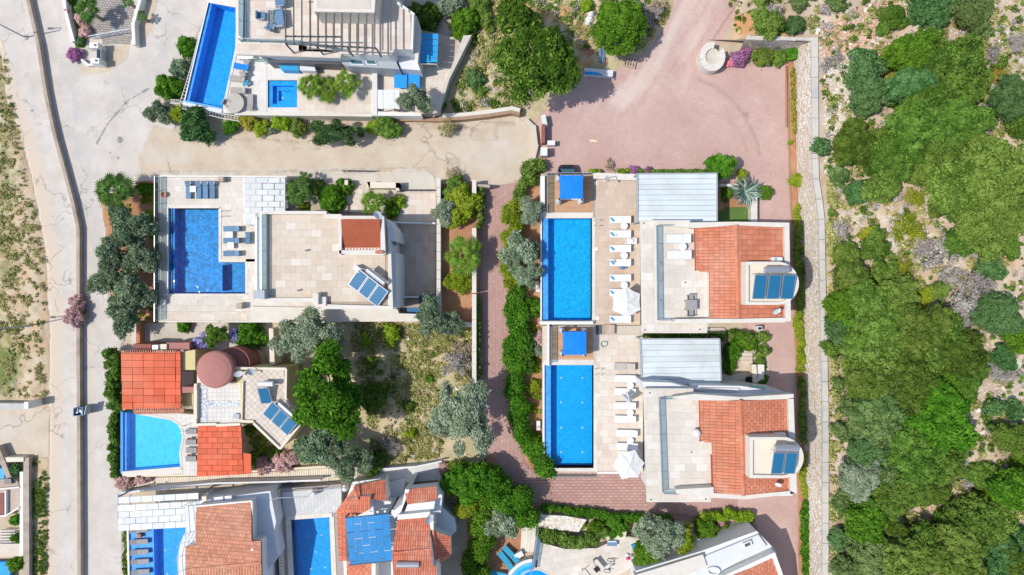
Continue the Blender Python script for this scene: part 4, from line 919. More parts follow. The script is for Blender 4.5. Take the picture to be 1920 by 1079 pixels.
place('lbare', lounger('fabrictan', 'whitemetal', .4, 20, thick=.02), 1170, 687.5, z1, 0, 'bare beige lounger frame without mattress at the top of the lower row')
for i, y in enumerate([709.5, 734, 760, 785, 811.5, 836]):
    place('lw', wl, 1171+(.8*i if i > 3 else 0), y, z1, random.uniform(-.02, .02), f'white lounger, {["first","second","third","fourth","fifth","sixth"][i]} below the bare frame{note[i+1]}', LG2)
for y, l in ((722, 'round white side table above the closed parasol of the lower pool'), (773, 'round white side table below the closed parasol of the lower pool'), (824.5, 'round white side table beside the open parasol of the lower pool')):
    place('rt', rt, 1180, y, z1, 0, l, 'round white side tables')
place('um', umbrella(1.42, 2.6), 1176, 566, z1+0, .3, 'large open white parasol shading the loungers of the upper pool', 'open white parasols')
place('um', umbrella(1.42, 2.6), 1171, 860, z1+0, .9, 'large open white parasol standing at the foot of the lower pool terrace', 'open white parasols')
PROTO['um'].location = P(1167, 566, z1)
o = closed_umbrella(); o.location = P(1172, 744, z1); o['label'] = 'closed white parasol standing among the lower loungers'
t_ = thing('shower', 'grey outdoor shower on a post beside the pale stone wall', 'shower', P(1133, 336, z1)); m = MB(); p = P(1133, 337, z1); m.tube([p, (p[0], p[1], z1+2.1), (p[0]+.1, p[1]-.35, z1+2.15)], .035, 6); m.build('pipe', 'metal', t_); m = MB(); m.lathe(p[0]+.1, p[1]-.4, [(.13, z1+2.05), (.11, z1+2.12)], 12); m.build('shower_head', 'metal', t_); m = MB(); m.obox(p[0], p[1], .3, .5, z1, z1+.06); m.build('tray', 'concrete', t_)
for (x, y, l) in ((1117, 344, 'small white skimmer lid near the shower'), (1118, 467, 'small white skimmer lid halfway along the upper pool'), (1120, 597, 'small white skimmer lid at the foot of the upper pool'), (1122, 742, 'small white skimmer lid halfway along the lower pool')):
    m = MB(); p = P(x, y, z1); m.obox(p[0], p[1], .3, .3, z1, z1+.02); tag(m.build('skimmer_lid', 'white'), l, 'drain lid', 'skimmer lids')
m = MB(); p = P(1183, 453, z1); m.obox(p[0], p[1], .85, .55, z1, z1+.55); tag(m.build('storage_box', 'whitemetal'), 'white box against the villa wall beside the upper loungers', 'box')
m = MB(); p = P(1184, 452, z1+.57); m.lathe(p[0], p[1], [(.3, z1+.55), (.22, z1+.7), (.1, z1+.78)], 9, .8); m.lathe(p[0]-.2, p[1]+.1, [(.12, z1+.55), (.1, z1+.72)], 7); tag(m.build('crumpled_towel', 'fabricwhite'), 'crumpled white towels heaped on the white box', 'towel')
m = MB(); p = P(1152.5, 490, z1+.4); m.lathe(p[0], p[1], [(.16, z1+.385), (.15, z1+.40), (.08, z1+.42), (.07, z1+.49)], 14); tag(m.build('straw_hat', 'woodpale'), 'round straw hat lying on a white lounger', 'hat')
m = MB(); p = P(1166, 502, z1); m.lathe(p[0], p[1], [(.24, z1+.0), (.26, z1+.2), (.12, z1+.34)], 9, .7); m.obox(p[0]+.25, p[1]+.02, .3, .3, z1, z1+.2, .4); tag(m.build('beach_bag', 'slingblue'), 'grey and blue beach bag on the tiles below the straw hat', 'bag')
m = MB(); p = P(1156, 441, z1+.4); m.lathe(p[0], p[1], [(.1, z1+.385), (.05, z1+.44)], 8, .6); tag(m.build('glasses_case', 'fabricgrey'), 'small grey item lying on the second lounger of the upper pool', 'case')
# green hose coiled on the lower terrace
m = MB(); p = P(1133, 645, z1); rr = random.Random(2)
m.tube([(p[0]+(.30+.03*math.sin(k*.7))*math.cos(k*.5), p[1]+(.26+.03*math.cos(k*.9))*math.sin(k*.5), z1+.02+.004*k) for k in range(28)], .022, 5); tag(m.build('garden_hose', 'plasticgreen'), 'green garden hose coiled on the lower pool terrace', 'hose')
# things on the villa roofs
place('lg', lounger('fabricgrey' if 0 else 'fabricwhite', 'greymetal', .33, 20, L=2.05, W=.75, thick=.12), 1270, 448.5, zt, 0, 'white padded lounger on the upper villa roof, above the round table', 'loungers on the upper villa roof')
place('lg', None, 1271, 478.5, zt, 0, 'white padded lounger on the upper villa roof, below the round table', 'loungers on the upper villa roof')
place('rt', rt, 1278, 463.5, zt, 0, 'round white table between the two roof loungers', 'round white side tables')
m = MB(); p = P(1292, 572, zt); m.obox(p[0], p[1], .95, .85, zt+.68, zt+.73); d = thing('dining_table', 'dark brown square table on the upper villa roof', 'table', p); m.build('table_top', 'fabricgrey', d)
for a in (-1, 1):
    for b in (-1, 1): m = MB(); m.obox(p[0]+a*.4, p[1]+b*.35, .06, .06, zt, zt+.68); m.build('leg', 'darkmetal', d)
place('ch', chair('fabricgrey'), 1292, 559, zt, math.pi/2, 'dark chair above the square roof table', 'chairs at the roof table')
place('ch', None, 1292, 587, zt, -math.pi/2, 'dark chair below the square roof table', 'chairs at the roof table')
m = MB(); p = P(1303, 810, zt); m.lathe(p[0], p[1], [(.1, zt), (.12, zt+.1), (.3, zt+.3), (.36, zt+.5), (.3, zt+.7), (.12, zt+.82)], 18); tag(m.build('globe_lamp', 'fabricwhite', smooth=True), 'white globe lamp on the lower villa roof', 'lamp')
place('sol3', solar(3, 1.02, 2.05, .12), 1446, 538, ztw-.27, 0, 'three blue solar collectors with a tank on the upper villa tower', 'solar water heaters')
place('sol2', solar(2, .93, 1.95, .08), 1465, 865, ztw-.27, 0, 'two blue solar collectors with a tank on the lower villa tower', 'solar water heaters')
place('ac', acunit, 1452, 487, 7.0, 0, 'white air conditioner on the tiles beside the upper villa tower', 'air conditioners')
place('ac', acunit, 1459, 814, 7.0, 0, 'white air conditioner on the tiles beside the lower villa tower', 'air conditioners')
place('ac', acunit, 1008, 539, .1, math.pi/2, 'white air conditioner on the ground left of the upper right pool', 'air conditioners')
place('ac', acunit, 1009, 796, .1, math.pi/2, 'white air conditioner on the ground left of the lower right pool', 'air conditioners')
o = dish(); o.location = P(1449, 582, 7.2); o.rotation_euler.z = .3; o['label'] = 'white satellite dish on the orange tiles below the upper villa tower'; PROTO['dish'] = o; o['group'] = 'satellite dishes'
place('dish', None, 1455, 905, 7.2, -.6, 'small satellite dish on the tiles below the lower villa tower', 'satellite dishes', (.7, .7, .7))
# ================================================================== villa with the L-shaped pool
zd = 1.3
m = MB(); DK = [(298, 331), (540, 331), (540, 345), (535, 398), (535, 603), (298, 603)]
for r_ in (rect(298, 331, 540, 391), rect(410, 391, 535, 492), rect(460, 492, 535, 551), rect(298, 551, 535, 603), rect(298, 391, 315, 551)): m.prism(PW(r_, zd), 0, zd-.03)
TA = m.build('pool_terrace', 'jointlight', loc=(*P(298, 603)[:2], 0), kind='structure')
for k, e in enumerate(([(306, 334), (458, 334), (458, 346), (456, 400), (482, 400), (482, 491), (416, 491), (416, 388), (306, 386)], rect(461, 486, 482, 556), rect(306, 556, 600, 584))):
    tiles(TA, 'paving_slab', PW(e, zd), zd-.03, .62, .55, 'travpale', t=.03, gap=.014, brick=.4, seed=20+k)
tiles(TA, 'paving_slab', PW(rect(300, 585, 620, 602), zd), zd-.03, .6, .6, 'travwarm', t=.03, gap=.014, brick=.4, seed=26)
coping(TA, [rect(306, 386, 412, 390.5), rect(410, 391, 415, 491), rect(410, 487, 461, 492) if 0 else rect(415, 487, 461, 491.5), rect(460, 491.5, 464, 552), rect(306, 551, 464, 556)], zd)
LP = [(315, 391), (410, 391), (410, 492), (460, 492), (460, 551), (315, 551)]
POOLA = pool('L-shaped swimming pool lined with deep blue patterned tiles', LP, zd, 'pooldeep', 1.4, rim=[rect(315, 391, 326, 551), rect(412, 497, 415.5, 546)], rimmat='pooldeep', water='waterdeep', lights=[(390, 545)])
m = MB(); m.pxp([(322.5, 391.5), (323.5, 391.5), (323.5, 550), (322.5, 550)], zd-.9, zd-.12); m.build('lane_step', 'black', POOLA)
m = MB(); m.pxp(rect(297, 331, 299, 603), 0, zd+.03); tag(m.build('retaining_wall', 'plaster'), 'pale retaining wall left of the L-shaped pool', 'wall')
m = MB(); m.pxp(rect(313, 389, 315.2, 553), 0, zd+.1); m.build('pool_wall', 'white', POOLA)
railing('steel railing of square bays left of the L-shaped pool', [(300, 334), (300, 602)], zd, 1.0, 'glass', 1.15)
railing('low rail between the L-shaped pool and the lower walkway', [(300, 556), (300, 584)], zd, .9, 'glass', 1.2) if 0 else None
# pergola with staggered white panels
pg = thing('pergola', 'white pergola of staggered square panels beside the L-shaped pool terrace', 'pergola', P(459, 398, zd)); zp_ = 3.0
rr = random.Random(4)
for j in range(8):
    y0 = 333.5+j*11.2; xs = 458 - (j % 2)*11
    for i in range(5):
        a = xs+i*22.5+.4; b = a+21; a = max(a, 458.5); b = min(b, 534.5)
        if b-a < 4 or y0 > 400 and a > 478: continue
        if j >= 6 and a > 482: continue
        m = MB(); m.prism(PW(rect(a, y0, b, y0+10), zp_), zp_-.04, zp_+.0, True); m.build('shade_panel', 'sheetsq', pg)
for x in (458, 480.5, 503, 534.5):
    m = MB(); y1_ = 421 if x < 482 else 397
    m.prism(PW(rect(x-.9, 332, x+.9, y1_), zp_-.1), zp_-.2, zp_-.05, True); m.build('beam', 'whitemetal', pg)
    for yy in (333, y1_-1): p = P(x, yy, zp_-.2); m = MB(); m.obox(p[0], p[1], .1, .1, zd, zp_-.2); m.build('post', 'whitemetal', pg)
# house
za = 5.6
VA = thing('villa', 'flat roofed villa paved in beige travertine beside the L-shaped pool', 'villa', P(620, 490, 0))
A_out = [(486, 397), (610, 397), (612, 405), (722, 411), (727, 430), (727, 575), (715, 578), (590, 578), (590, 562), (486, 562)]
m = MB(); m.prism(PW([(486, 397), (610, 397), (612, 405), (727, 411), (733, 500), (735, 578), (590, 578), (590, 562), (486, 562)], za), 0, za-.04); m.build('wall', 'whitewall', VA)
m = MB(); m.prism(PW(A_out, za), za-.045, za-.03); m.build('roof_bed', 'joint', VA)
tiles(VA, 'paving_slab', PW([(503, 403), (608, 403), (640, 412), (640, 470), (722, 475), (722, 566), (612, 566), (612, 560), (503, 560)], za), za-.03, .88, .62, 'travertine', t=.03, gap=.016, brick=.5, seed=31)
for pp, zz in (([(486, 396), (612, 396), (612, 402), (499, 402), (499, 562), (486, 562)], za+.35), ([(608, 402), (640, 402), (641, 411), (608, 411)], za+.3), ([(498, 559), (592, 559), (592, 566), (498, 566)], za+.3), ([(590, 557), (611, 557), (611, 574), (590, 578)], za+.5), ([(610, 571), (728, 574), (733, 580), (598, 580)], za+.35), ([(727, 470), (733, 472), (737, 580), (729, 580)], za+.45)):
    m = MB(); m.prism(PW(pp, zz), za-.02, zz); m.build('parapet', 'offwhite', VA)
# lower walk below the roof, along the garden
m = MB(); m.pxp([(470, 575), (745, 580), (748, 588), (860, 592), (858, 603), (470, 604)], 0, 1.6); m.build('garden_walkway', 'offwhite', VA)
# tiled stair head
zr = 6.6; SH = [(637, 405), (716, 406), (718, 478), (638, 478)]
m = MB(); m.prism(PW(SH, zr), za-.04, zr-.35); m.build('stair_head_wall', 'white', VA)
for pp in ([(634, 405), (720, 405), (720, 412), (634, 412)], [(634, 412), (641, 412), (640, 478), (634, 478)], [(713, 412), (720, 412), (723, 477), (714, 477)], [(636, 469.5), (714, 469.5), (714, 476), (636, 476)]):
    m = MB(); m.prism(PW(pp, zr), zr-.36, zr); m.build('stair_head_parapet', 'offwhite', VA)
w_ = PW([(641, 412), (713, 412), (714, 470), (640, 470)], zr); ym = w_[2][1]; sl_ = .28
m = MB(); m.add([(x, y, zr-.95+sl_*(y-ym)-.02+.55) for x, y in w_], [(3, 2, 1, 0)]); b_ = m.build('roof_slope', 'claydark', VA)
tiles(b_, 'roof_tile', w_, (zr-.4-sl_*ym, sl_, 0) if 0 else (zr-.42, 0, 0), .27, .4, 'clay', t=.08, gap=.03, barrel=3, stuffonly=True)
# right flank: lower wing walls facing the court
m = MB(); m.prism(PW([(716, 406), (733, 420), (740, 432), (742, 452), (735, 452), (720, 445)], 5.2), 0, 5.2); m.build('side_wing', 'whitewall', VA)
m = MB(); m.prism(PW([(733, 470), (742, 474), (744, 578), (735, 580)], 5.0), 0, 5.0); m.build('side_wing', 'whitewall', VA)
for (x, y, h_) in ((740, 452, 3.6), (747, 512, 3.2)):
    m = MB(); p = P(x, y, h_); m.box(p[0]-.08, p[1]-.35, p[0]+.03, p[1]+.35, h_-.8, h_+.3); m.build('window', 'windowglass', VA)
p = P(495, 553, za); m = MB(); m.box(p[0]-.55, p[1]-.35, p[0]+.4, p[1]+.4, za-.02, za+1.0); m.build('chimney', 'greymetal', VA)
p = P(600, 560, za); m = MB(); m.box(p[0]-.35, p[1]-.5, p[0]+.1, p[1]+.45, za-.02, za+.9); m.build('chimney', 'offwhite', VA)
railing('', [(489, 409), (489, 560)], za-1.0, 1.0, 'teal_glass', 1.0, parent=VA); railing('', [(497, 404), (497, 560)], za-.02, .95, 'glass', 1.0, parent=VA)
m = MB(); m.pxp(rect(478, 415, 487, 562), 4.4, 4.6, True); m.build('balcony', 'whitemetal', VA)
place('dish', None, 711, 407, zr, 2.2, 'satellite dish at the corner of the small red tiled roof', 'satellite dishes', (1.1, 1.1, 1.1))
m = MB(); p = P(712, 473.5, zr); m.lathe(p[0], p[1], [(.05, zr), (.36, zr+.28), (.33, zr+.3)], 14, .45); tag(m.build('terracotta_bowl', 'terracotta'), 'rust coloured dish beside the small red tiled roof', 'satellite dish')
place('sola', solar(3, 1.02, 1.75, .05), 693, 540, za, -.66, 'three blue solar collectors set askew on the travertine roof', 'solar water heaters')
m = MB(); p = P(673, 505, za); m.obox(p[0], p[1], .62, .42, za, za+.8, -.6); tag(m.build('water_tank_box', 'whitemetal'), 'white box beside the askew solar collectors', 'box')
for i, (x, y) in enumerate(((520, 420), (560, 545), (640, 500), (575, 470))): p = P(x, y, za); m = MB(); m.cyl(p[0], p[1], za, za+(.5 if i % 2 else .02), .07, .07, 8); m.build('vent_pipe' if i % 2 else 'floor_drain', 'greymetal', VA)
# sunken court right of the house
CT = MB(); CT.prism(PW([(742, 418), (817, 420), (817, 556), (748, 556)], .25), 0, .22); CT = CT.build('courtyard', 'joint', loc=(*P(742, 556)[:2], 0), kind='structure')
tiles(CT, 'paving_slab', PW([(742, 420), (817, 421), (817, 555), (748, 555)], .25), .22, .85, .6, 'courttile', t=.03, gap=.015, brick=.5, ang=math.pi/2, seed=41)
m = MB(); m.wall([P(740, 419), P(818, 421)], .15, 0, 1.1); tag(m.build('court_wall', 'white'), 'white wall at the top of the dark tiled court', 'wall')
m = MB(); m.wall([P(750, 557), P(788, 557)], .15, 0, 1.2); tag(m.build('court_wall', 'white'), 'white wall below the dark tiled court', 'wall')
m = MB(); m.pxp(rect(749, 560, 786, 577), 0, .6); tag(m.build('plinth', 'brownwall'), 'brown stone plinth in the recess below the dark tiled court', 'plinth')
st = thing('steel_stairs', 'blue grey stairs at the lower corner of the dark tiled court', 'stairs', P(790, 575))
for i in range(5): m = MB(); m.pxp(rect(789, 553+i*5, 814, 557.3+i*5), 0, 1.2-.22*i); m.build('step', 'slingblue', st)
m = MB(); m.pxp(rect(763, 577, 787, 590), 0, .6); tag(m.build('cistern_cover', 'solar'), 'teal cistern cover beside the steel stairs', 'cover')
# entrance drive above the court
ED = MB(); ED.prism(PW([(648, 345), (818, 362), (817, 417), (745, 417), (745, 402), (648, 398)], .2), 0, .17); ED = ED.build('entrance_yard', 'jointlight', loc=(*P(648, 417)[:2], 0), kind='structure')
tiles(ED, 'paving_slab', PW([(650, 352), (680, 355), (680, 398), (650, 397)], .2), .17, .6, .55, 'travwarm', t=.03, gap=.015, seed=42)
tiles(ED, 'paving_slab', PW([(748, 360), (817, 362), (817, 416), (748, 414)], .2), .17, .6, .55, 'travwarm', t=.03, gap=.015, seed=43)
mat('ramp', (.62, .55, .46), .15, 3, .95, bump=1.0)
m = MB(); m.prism(PW([(697, 323), (746, 322), (748, 340), (745, 352), (700, 350), (696, 340)], .12), 0, .12); tag(m.build('entrance_slab', 'flag'), kind='structure')
patch('entrance_ramp', [(746, 322), (800, 320), (814, 330), (818, 358), (748, 356)], 'flag', z=.12, edge=2, step=3)
for pp, l in ((rect(646, 338, 652, 347), 'small beige gate pillar left of the entrance steps'), ([(688, 341), (748, 343), (748, 353), (692, 353)], 'long beige wall between the two entrances'), (rect(742, 342, 748, 358), 'beige gate pillar beside the rough stone ramp'), (rect(688, 340, 694, 354), 'beige pillar right of the entrance steps')):
    m = MB(); m.pxp(pp, 0, 1.3+.01*(pp[0][0] % 3)); tag(m.build('gate_wall', 'cream'), l, 'wall')
gt = thing('sliding_gate', 'low dark sliding gate along the entrance ramp', 'gate', P(750, 358)); a = P(744, 359); b = P(817, 359)
for zz in (.3, .7, 1.05): m = MB(); m.tube([(a[0], a[1], zz), (b[0], b[1], zz)], .03, 5); m.build('rail', 'darkmetal', gt)
for i in range(9): m = MB(); x = a[0]+(b[0]-a[0])*i/8; m.obox(x, a[1], .04, .04, .1, 1.08); m.build('bar', 'darkmetal', gt)
fr = thing('metal_fence', 'dark metal roadside fence above the beige entrance', 'fence', P(645, 325)); a = P(646, 323); b = P(700, 324)
for zz in (.4, 1.0): m = MB(); m.tube([(a[0], a[1], zz), (b[0], b[1], zz)], .03, 5); m.build('rail', 'darkmetal', fr)
for i in range(6): m = MB(); x = a[0]+(b[0]-a[0])*i/5; m.obox(x, a[1], .05, .05, 0, 1.05); m.build('post', 'greymetal', fr)
m = MB(); m.pxp([(534, 398), (652, 398), (652, 340), (645, 338), (645, 345), (534, 338)], 0, .5); tag(m.build('planted_terrace', 'wallstone', kind='structure'), kind='structure')
# boundary wall with coping stones between the court and the planter
bw = thing('boundary_wall', 'narrow pale coping wall between the dark court and the tree planter', 'wall', P(822, 470))
for i in range(16):
    m = MB(); y = 335+i*17.2; m.pxp(rect(818.5, y, 826, y+16.6), 0, 1.3); m.build('coping_block', 'offwhite', bw)
bw = thing('boundary_wall', 'pale wall between the tree planter and the pink lane', 'wall', P(890, 500))
for i, (y0, y1) in enumerate(((338, 380), (428, 500), (500, 550), (552, 600), (600, 660), (660, 723))):
    m = MB(); m.pxp(rect(885, y0, 893, y1-.5), 0, 1.7+.0*i); m.build('wall_section', 'offwhite', bw)
m = MB(); m.pxp([(893, 345), (918, 347), (918, 352), (893, 350)], 0, 1.5); tag(m.build('gate_wall', 'brownwall'), 'short brown wall crossing the top of the pink lane', 'wall')
m = MB(); m.pxp([(826, 600), (888, 606), (888, 614), (826, 609)], 0, .8); tag(m.build('lot_wall', 'roughstone'), 'low pale wall at the top right corner of the vacant lot', 'wall')
# loungers by the L-shaped pool
sb = lounger('slingblue', 'darkmetal', .38, 30, L=1.65, W=.50, thick=.03)
for i, x in enumerate((356.5, 375.5, 388, 401)):
    place('sb', sb, x, 357, zd, math.pi/2, ['navy sling lounger standing alone left of a small white table', 'navy sling lounger just right of the small white table', 'middle navy sling lounger of the three side by side', 'rightmost navy sling lounger at the top of the pool terrace'][i], 'navy loungers at the head of the L-shaped pool')
for i, y in enumerate((430, 452, 476)):
    place('sb', sb, 438, y, zd, 0, ['navy sling lounger right of the pool, above a square white table', 'navy sling lounger right of the pool, between two square tables', 'navy sling lounger right of the pool, nearest the shallow basin'][i], 'navy loungers right of the L-shaped pool')
for x, y, l in ((365.5, 356, 'small white square table between the navy loungers at the pool head'), (434, 441, 'upper white square table right of the L-shaped pool'), (436, 461, 'lower white square table right of the L-shaped pool')):
    place('sq', square_table(.28, .42, 'whitemetal', 'whitemetal'), x, y, zd, 0, l, 'small square tables')
place('ladder', None, 417, 402, zd, 0, 'chrome pool ladder at the top of the L-shaped pool', 'pool ladders')
def pot(x, y, r, l, m_='terracotta', z=zd):
    p = P(x, y, z); m = MB(); m.lathe(p[0], p[1], [(r*.6, z), (r, z+r*1.2), (r*1.1, z+r*1.4), (r*.85, z+r*1.42), (r*.8, z+r*1.1)], 12); return tag(m.build('plant_pot', m_), l, 'pot')
pot(310, 366, .24, 'terracotta jar on the terrace corner left of the navy loungers'); pot(309, 566, .26, 'pale stone urn below the L-shaped pool', 'plaster')
def bx_(name, cat, x, y, lx, ly, z0, z1, m_, l, a=0):
    p = P(x, y, (z0+z1)/2); m = MB(); m.obox(p[0], p[1], lx, ly, z0, z1, a); return tag(m.build(name, m_), l, cat)
bx_('stone_bin', 'box', 417, 337, .45, .45, zd, zd+.7, 'brownwall', 'small brown box beside the terrace wall above the pool')
bx_('stone_bin', 'box', 451, 574, .5, .5, zd, zd+.8, 'brownwall', 'small brown box on the walkway below the pool')
place('chb', chair('slingblue', 'darkmetal'), 468.5, 442, zd, 0, 'upper dark chair beside the balcony wall', 'dark chairs at the balcony wall'); place('chb', None, 468.5, 453, zd, 0, 'lower dark chair beside the balcony wall', 'dark chairs at the balcony wall')
m = MB(); m.wall([P(300, 330.5, 1.4), P(538, 331.5, 1.4)], .14, 0, 1.4); tag(m.build('garden_wall', 'white'), 'thin white wall along the road above the L-shaped pool', 'wall')
m = MB(); m.wall([P(298, 603, 1.2), P(640, 604, 1.2)], .14, 0, 1.2); tag(m.build('garden_wall', 'white'), 'thin white wall along the foot of the lower walkway', 'wall')
m = MB(); m.wall([P(254, 343, .8), P(297, 341, .8)], .2, 0, .8); m.wall([P(268, 344, .7), P(298, 372, .7)], .15, 0, .6); tag(m.build('garden_kerb', 'terracotta'), 'red earth retaining kerb beside the round hedge at the road corner', 'kerb')

# ================================================================== top villa with the long slanting pool
zd2 = 1.6; m = MB()
m.prism(PW([(441, 0), (460, -60), (560, -60), (790, 60), (850, 70), (850, 210), (660, 210), (441, 212), (350, 200), (345, 188), (417, 203)], zd2-.02) if 0 else PW([(417, 202), (441, 100), (445, -60), (800, -60), (872, 90), (852, 130), (812, 214), (700, 216), (418, 212)], zd2), 0, .45); 
TT = m.build('pool_terrace', 'jointlight', loc=(*P(441, 212)[:2], 0), kind='structure')
m = MB()
for r_ in ([(418, 202), (441, 98), (502, 98), (502, 212), (418, 212)], rect(502, 98, 557, 151), rect(502, 203, 557, 212), rect(557, 98, 700, 212), [(386, 1), (391, 5), (446, 15), (446, -30), (386, -30)]): m.prism(PW(r_, zd2), .5, zd2-.03)
m.build('terrace_bed', 'coping', TT)
tiles(TT, 'paving_slab', PW([(424, 202), (446, 104), (500, 104), (500, 150), (500, 211), (423, 211)], zd2), zd2-.03, 1.1, .9, 'whitetile', t=.03, gap=.012, seed=51)
tiles(TT, 'paving_slab', PW(rect(501, 130, 558, 149), zd2), zd2-.03, 1.1, .9, 'whitetile', t=.03, gap=.012, seed=52); tiles(TT, 'paving_slab', PW(rect(501, 204, 558, 211), zd2), zd2-.03, 1.1, .9, 'whitetile', t=.03, gap=.012, seed=53)
tiles(TT, 'paving_slab', PW(rect(558, 130, 694, 211), zd2), zd2-.03, .9, .6, 'travwarm', t=.03, gap=.012, seed=54)
m = MB(); m.prism(PW([(700, 120), (852, 120), (812, 214), (700, 214)], 1.2), 0, 1.2); m.build('lower_terrace_bed', 'joint', TT)
tiles(TT, 'paving_slab', PW([(708, 122), (862, 100), (848, 130), (822, 190), (812, 212), (708, 212)], 1.23), 1.2, .9, .6, 'travwarm', t=.03, gap=.012, seed=55)
m = MB(); m.prism(PW([(782, 55), (820, 62), (860, 75), (868, 90), (855, 125), (782, 130)], 1.25), 0, 1.21); b_ = m.build('rear_terrace_bed', 'joint', TT)
tiles(TT, 'paving_slab', PW([(822, 66), (850, 70), (866, 84), (852, 126), (790, 128), (790, 118), (820, 118)], 1.25), 1.22, .9, .6, 'courttile', t=.03, gap=.012, seed=56)
PT = [(391, 5), (444, 16), (441, 92), (417, 202), (347, 189)]
POOLT = pool('long slanting bright blue pool beside the road junction', PT, zd2, 'poolmid', 1.5, rim=[(391, 5), (396, 6), (353, 190), (347, 189)], rimmat='poolrim', lights=[(400, 30), (420, 60)] if 0 else [])
POOLT['label'] = 'long slanting bright blue pool beside the road junction'
m = MB(); m.prism(PW([(389, 4), (391, 5), (347, 189), (345, 188)], zd2), 0, zd2); m.build('pool_wall', 'whitewall', POOLT)
m = MB(); m.prism(PW([(344, 188), (417.5, 202.5), (415, 212), (343, 197)], zd2-.35), 0, zd2-.35); m.build('overflow_channel', 'rooflight', POOLT); m = MB(); m.prism(PW([(345, 188.2), (417.5, 202.3), (417, 204), (344.6, 190)], zd2+.02), 0, zd2+.02); m.build('pool_wall', 'poolrim', POOLT)
tiles(TT, 'coping_stone', PW([(444, 12), (448, 12), (446, 95), (421, 204), (417, 203), (441, 92)], zd2), zd2-.03, .6, 1.0, 'coping', t=.05, gap=.01, seed=57)
JP = pool('small square blue hot tub with nested steps', rect(502, 151, 557, 202), zd2, 'poolmid', .9, rim=[rect(502, 151, 510, 202), rect(550, 151, 557, 202), rect(510, 151, 550, 160), rect(510, 194, 550, 202)], rimmat='poolmid', lights=[(530, 172), (530, 184), (523, 178)])
m = MB(); [m.prism(PW(r_, zd2), zd2-.89, zd2-.6) for r_ in (rect(510, 160, 518, 194), rect(541, 160, 550, 194), rect(518, 160, 541, 167), rect(518, 187, 541, 194))]; m.build('bench', 'poolmid', JP)
tiles(TT, 'coping_stone', PW(rect(499, 148, 560, 151), zd2), zd2-.02, .5, .5, 'coping', t=.05, seed=58); tiles(TT, 'coping_stone', PW(rect(499, 202, 560, 205), zd2), zd2-.02, .5, .5, 'coping', t=.05, seed=59)
# white barred walkway railing on the pool's outer side
wr = thing('barred_railing', 'white barred railing curving round the foot of the long slanting pool', 'railing', P(345, 190, 0))
path = [(374, 62), (360, 118), (346, 165), (338, 190), (336, 196), (342, 204), (375, 212), (415, 222), (450, 228)]
wp = [Vector(P(x, y, 1.2)) for x, y in path]
for dz_, nm in ((0, 'rail'),):
    for off in (0, .42):
        pts = []
        for i, p in enumerate(wp):
            d = (wp[min(i+1, len(wp)-1)]-wp[max(i-1, 0)]).normalized(); pts.append(p+Vector((-d.y, d.x, 0))*off)
        m = MB(); m.tube(pts, .035, 5); m.build('rail', 'whitemetal', wr)
        if off == 0: P0 = pts
        else: P1 = pts
for i in range(len(wp)-1):
    L = (wp[i+1]-wp[i]).length; n = max(1, int(L/.27))
    for k in range(n): a = P0[i].lerp(P0[i+1], k/n); b = P1[i].lerp(P1[i+1], k/n); m = MB(); m.tube([a, b], .022, 4); m.build('bar', 'whitemetal', wr)
for p in P0[::2]: m = MB(); m.tube([(p.x, p.y, 0), p], .04, 5); m.build('post', 'whitemetal', wr)
wg = thing('barred_gate', 'short white barred gate at the left end of the pool railing', 'gate', P(328, 190))
for y in (187, 194): a = P(319, y, 1.1); b = P(336, y+1, 1.1); m = MB(); m.tube([a, b], .03, 5); m.build('rail', 'whitemetal', wg)
for i in range(7): a = P(319+i*2.8, 187, 1.1); b = P(319+i*2.8, 194.5, 1.1); m = MB(); m.tube([a, b], .02, 4); m.build('bar', 'whitemetal', wg)
VT = thing('villa', 'top villa with travertine roof terrace under a bare steel pergola', 'villa', P(600, 60, 0)); zT = 5.4
roof = [(441, 0), (447, -60), (740, -60), (741, 8), (776, 27), (772, 93), (739, 92), (737, 104), (640, 101), (638, 109), (443, 102)]
m = MB(); m.prism(PW([(470, -60), (740, -60), (741, 8), (776, 27), (772, 93), (739, 92), (737, 104), (505, 98), (470, 90)], zT), 0, zT-.3); m.build('wall', 'whitewall', VT)
m = MB(); m.prism(PW(roof, zT), zT-.32, zT-.03, True); m.build('roof_slab', 'offwhite', VT)
tiles(VT, 'paving_slab', PW([(460, -20), (735, -20), (738, 10), (774, 28), (770, 91), (737, 90), (736, 102), (640, 99), (560, 96), (560, 80), (468, 76)], zT), zT-.03, .88, .6, 'travwarm', t=.03, gap=.016, brick=.5, seed=61)
tiles(VT, 'ledge_slab', PW([(443, 82), (560, 84), (637, 99), (637, 108), (443, 101)], zT), zT-.03, .9, .6, 'travwarm', t=.03, gap=.014, seed=62)
for pp in ([(741, 5), (746, 3), (778, 26), (773, 28)], [(772, 28), (776, 27), (774, 94), (770, 92)], [(452, -30), (456, -30), (455, 76), (450, 76)]):
    m = MB(); m.prism(PW(pp, zT+.25), zT-.03, zT+.25); m.build('parapet', 'white', VT)
m = MB(); m.prism(PW([(776, 27), (781, 30), (788, 60), (783, 118), (772, 93)], 4.4), 0, 4.3); m.build('east_wall', 'offwhite', VT)
m = MB(); m.prism(PW([(636, 100), (737, 104), (748, 128), (650, 122), (640, 118)], 4.0), 0, 3.7); m.build('lower_roof', 'greymetal', VT)
m = MB(); m.prism(PW([(739, 93), (773, 94), (788, 131), (750, 128)], 3.6), 0, 3.4); m.build('lower_roof', 'rooflight', VT)
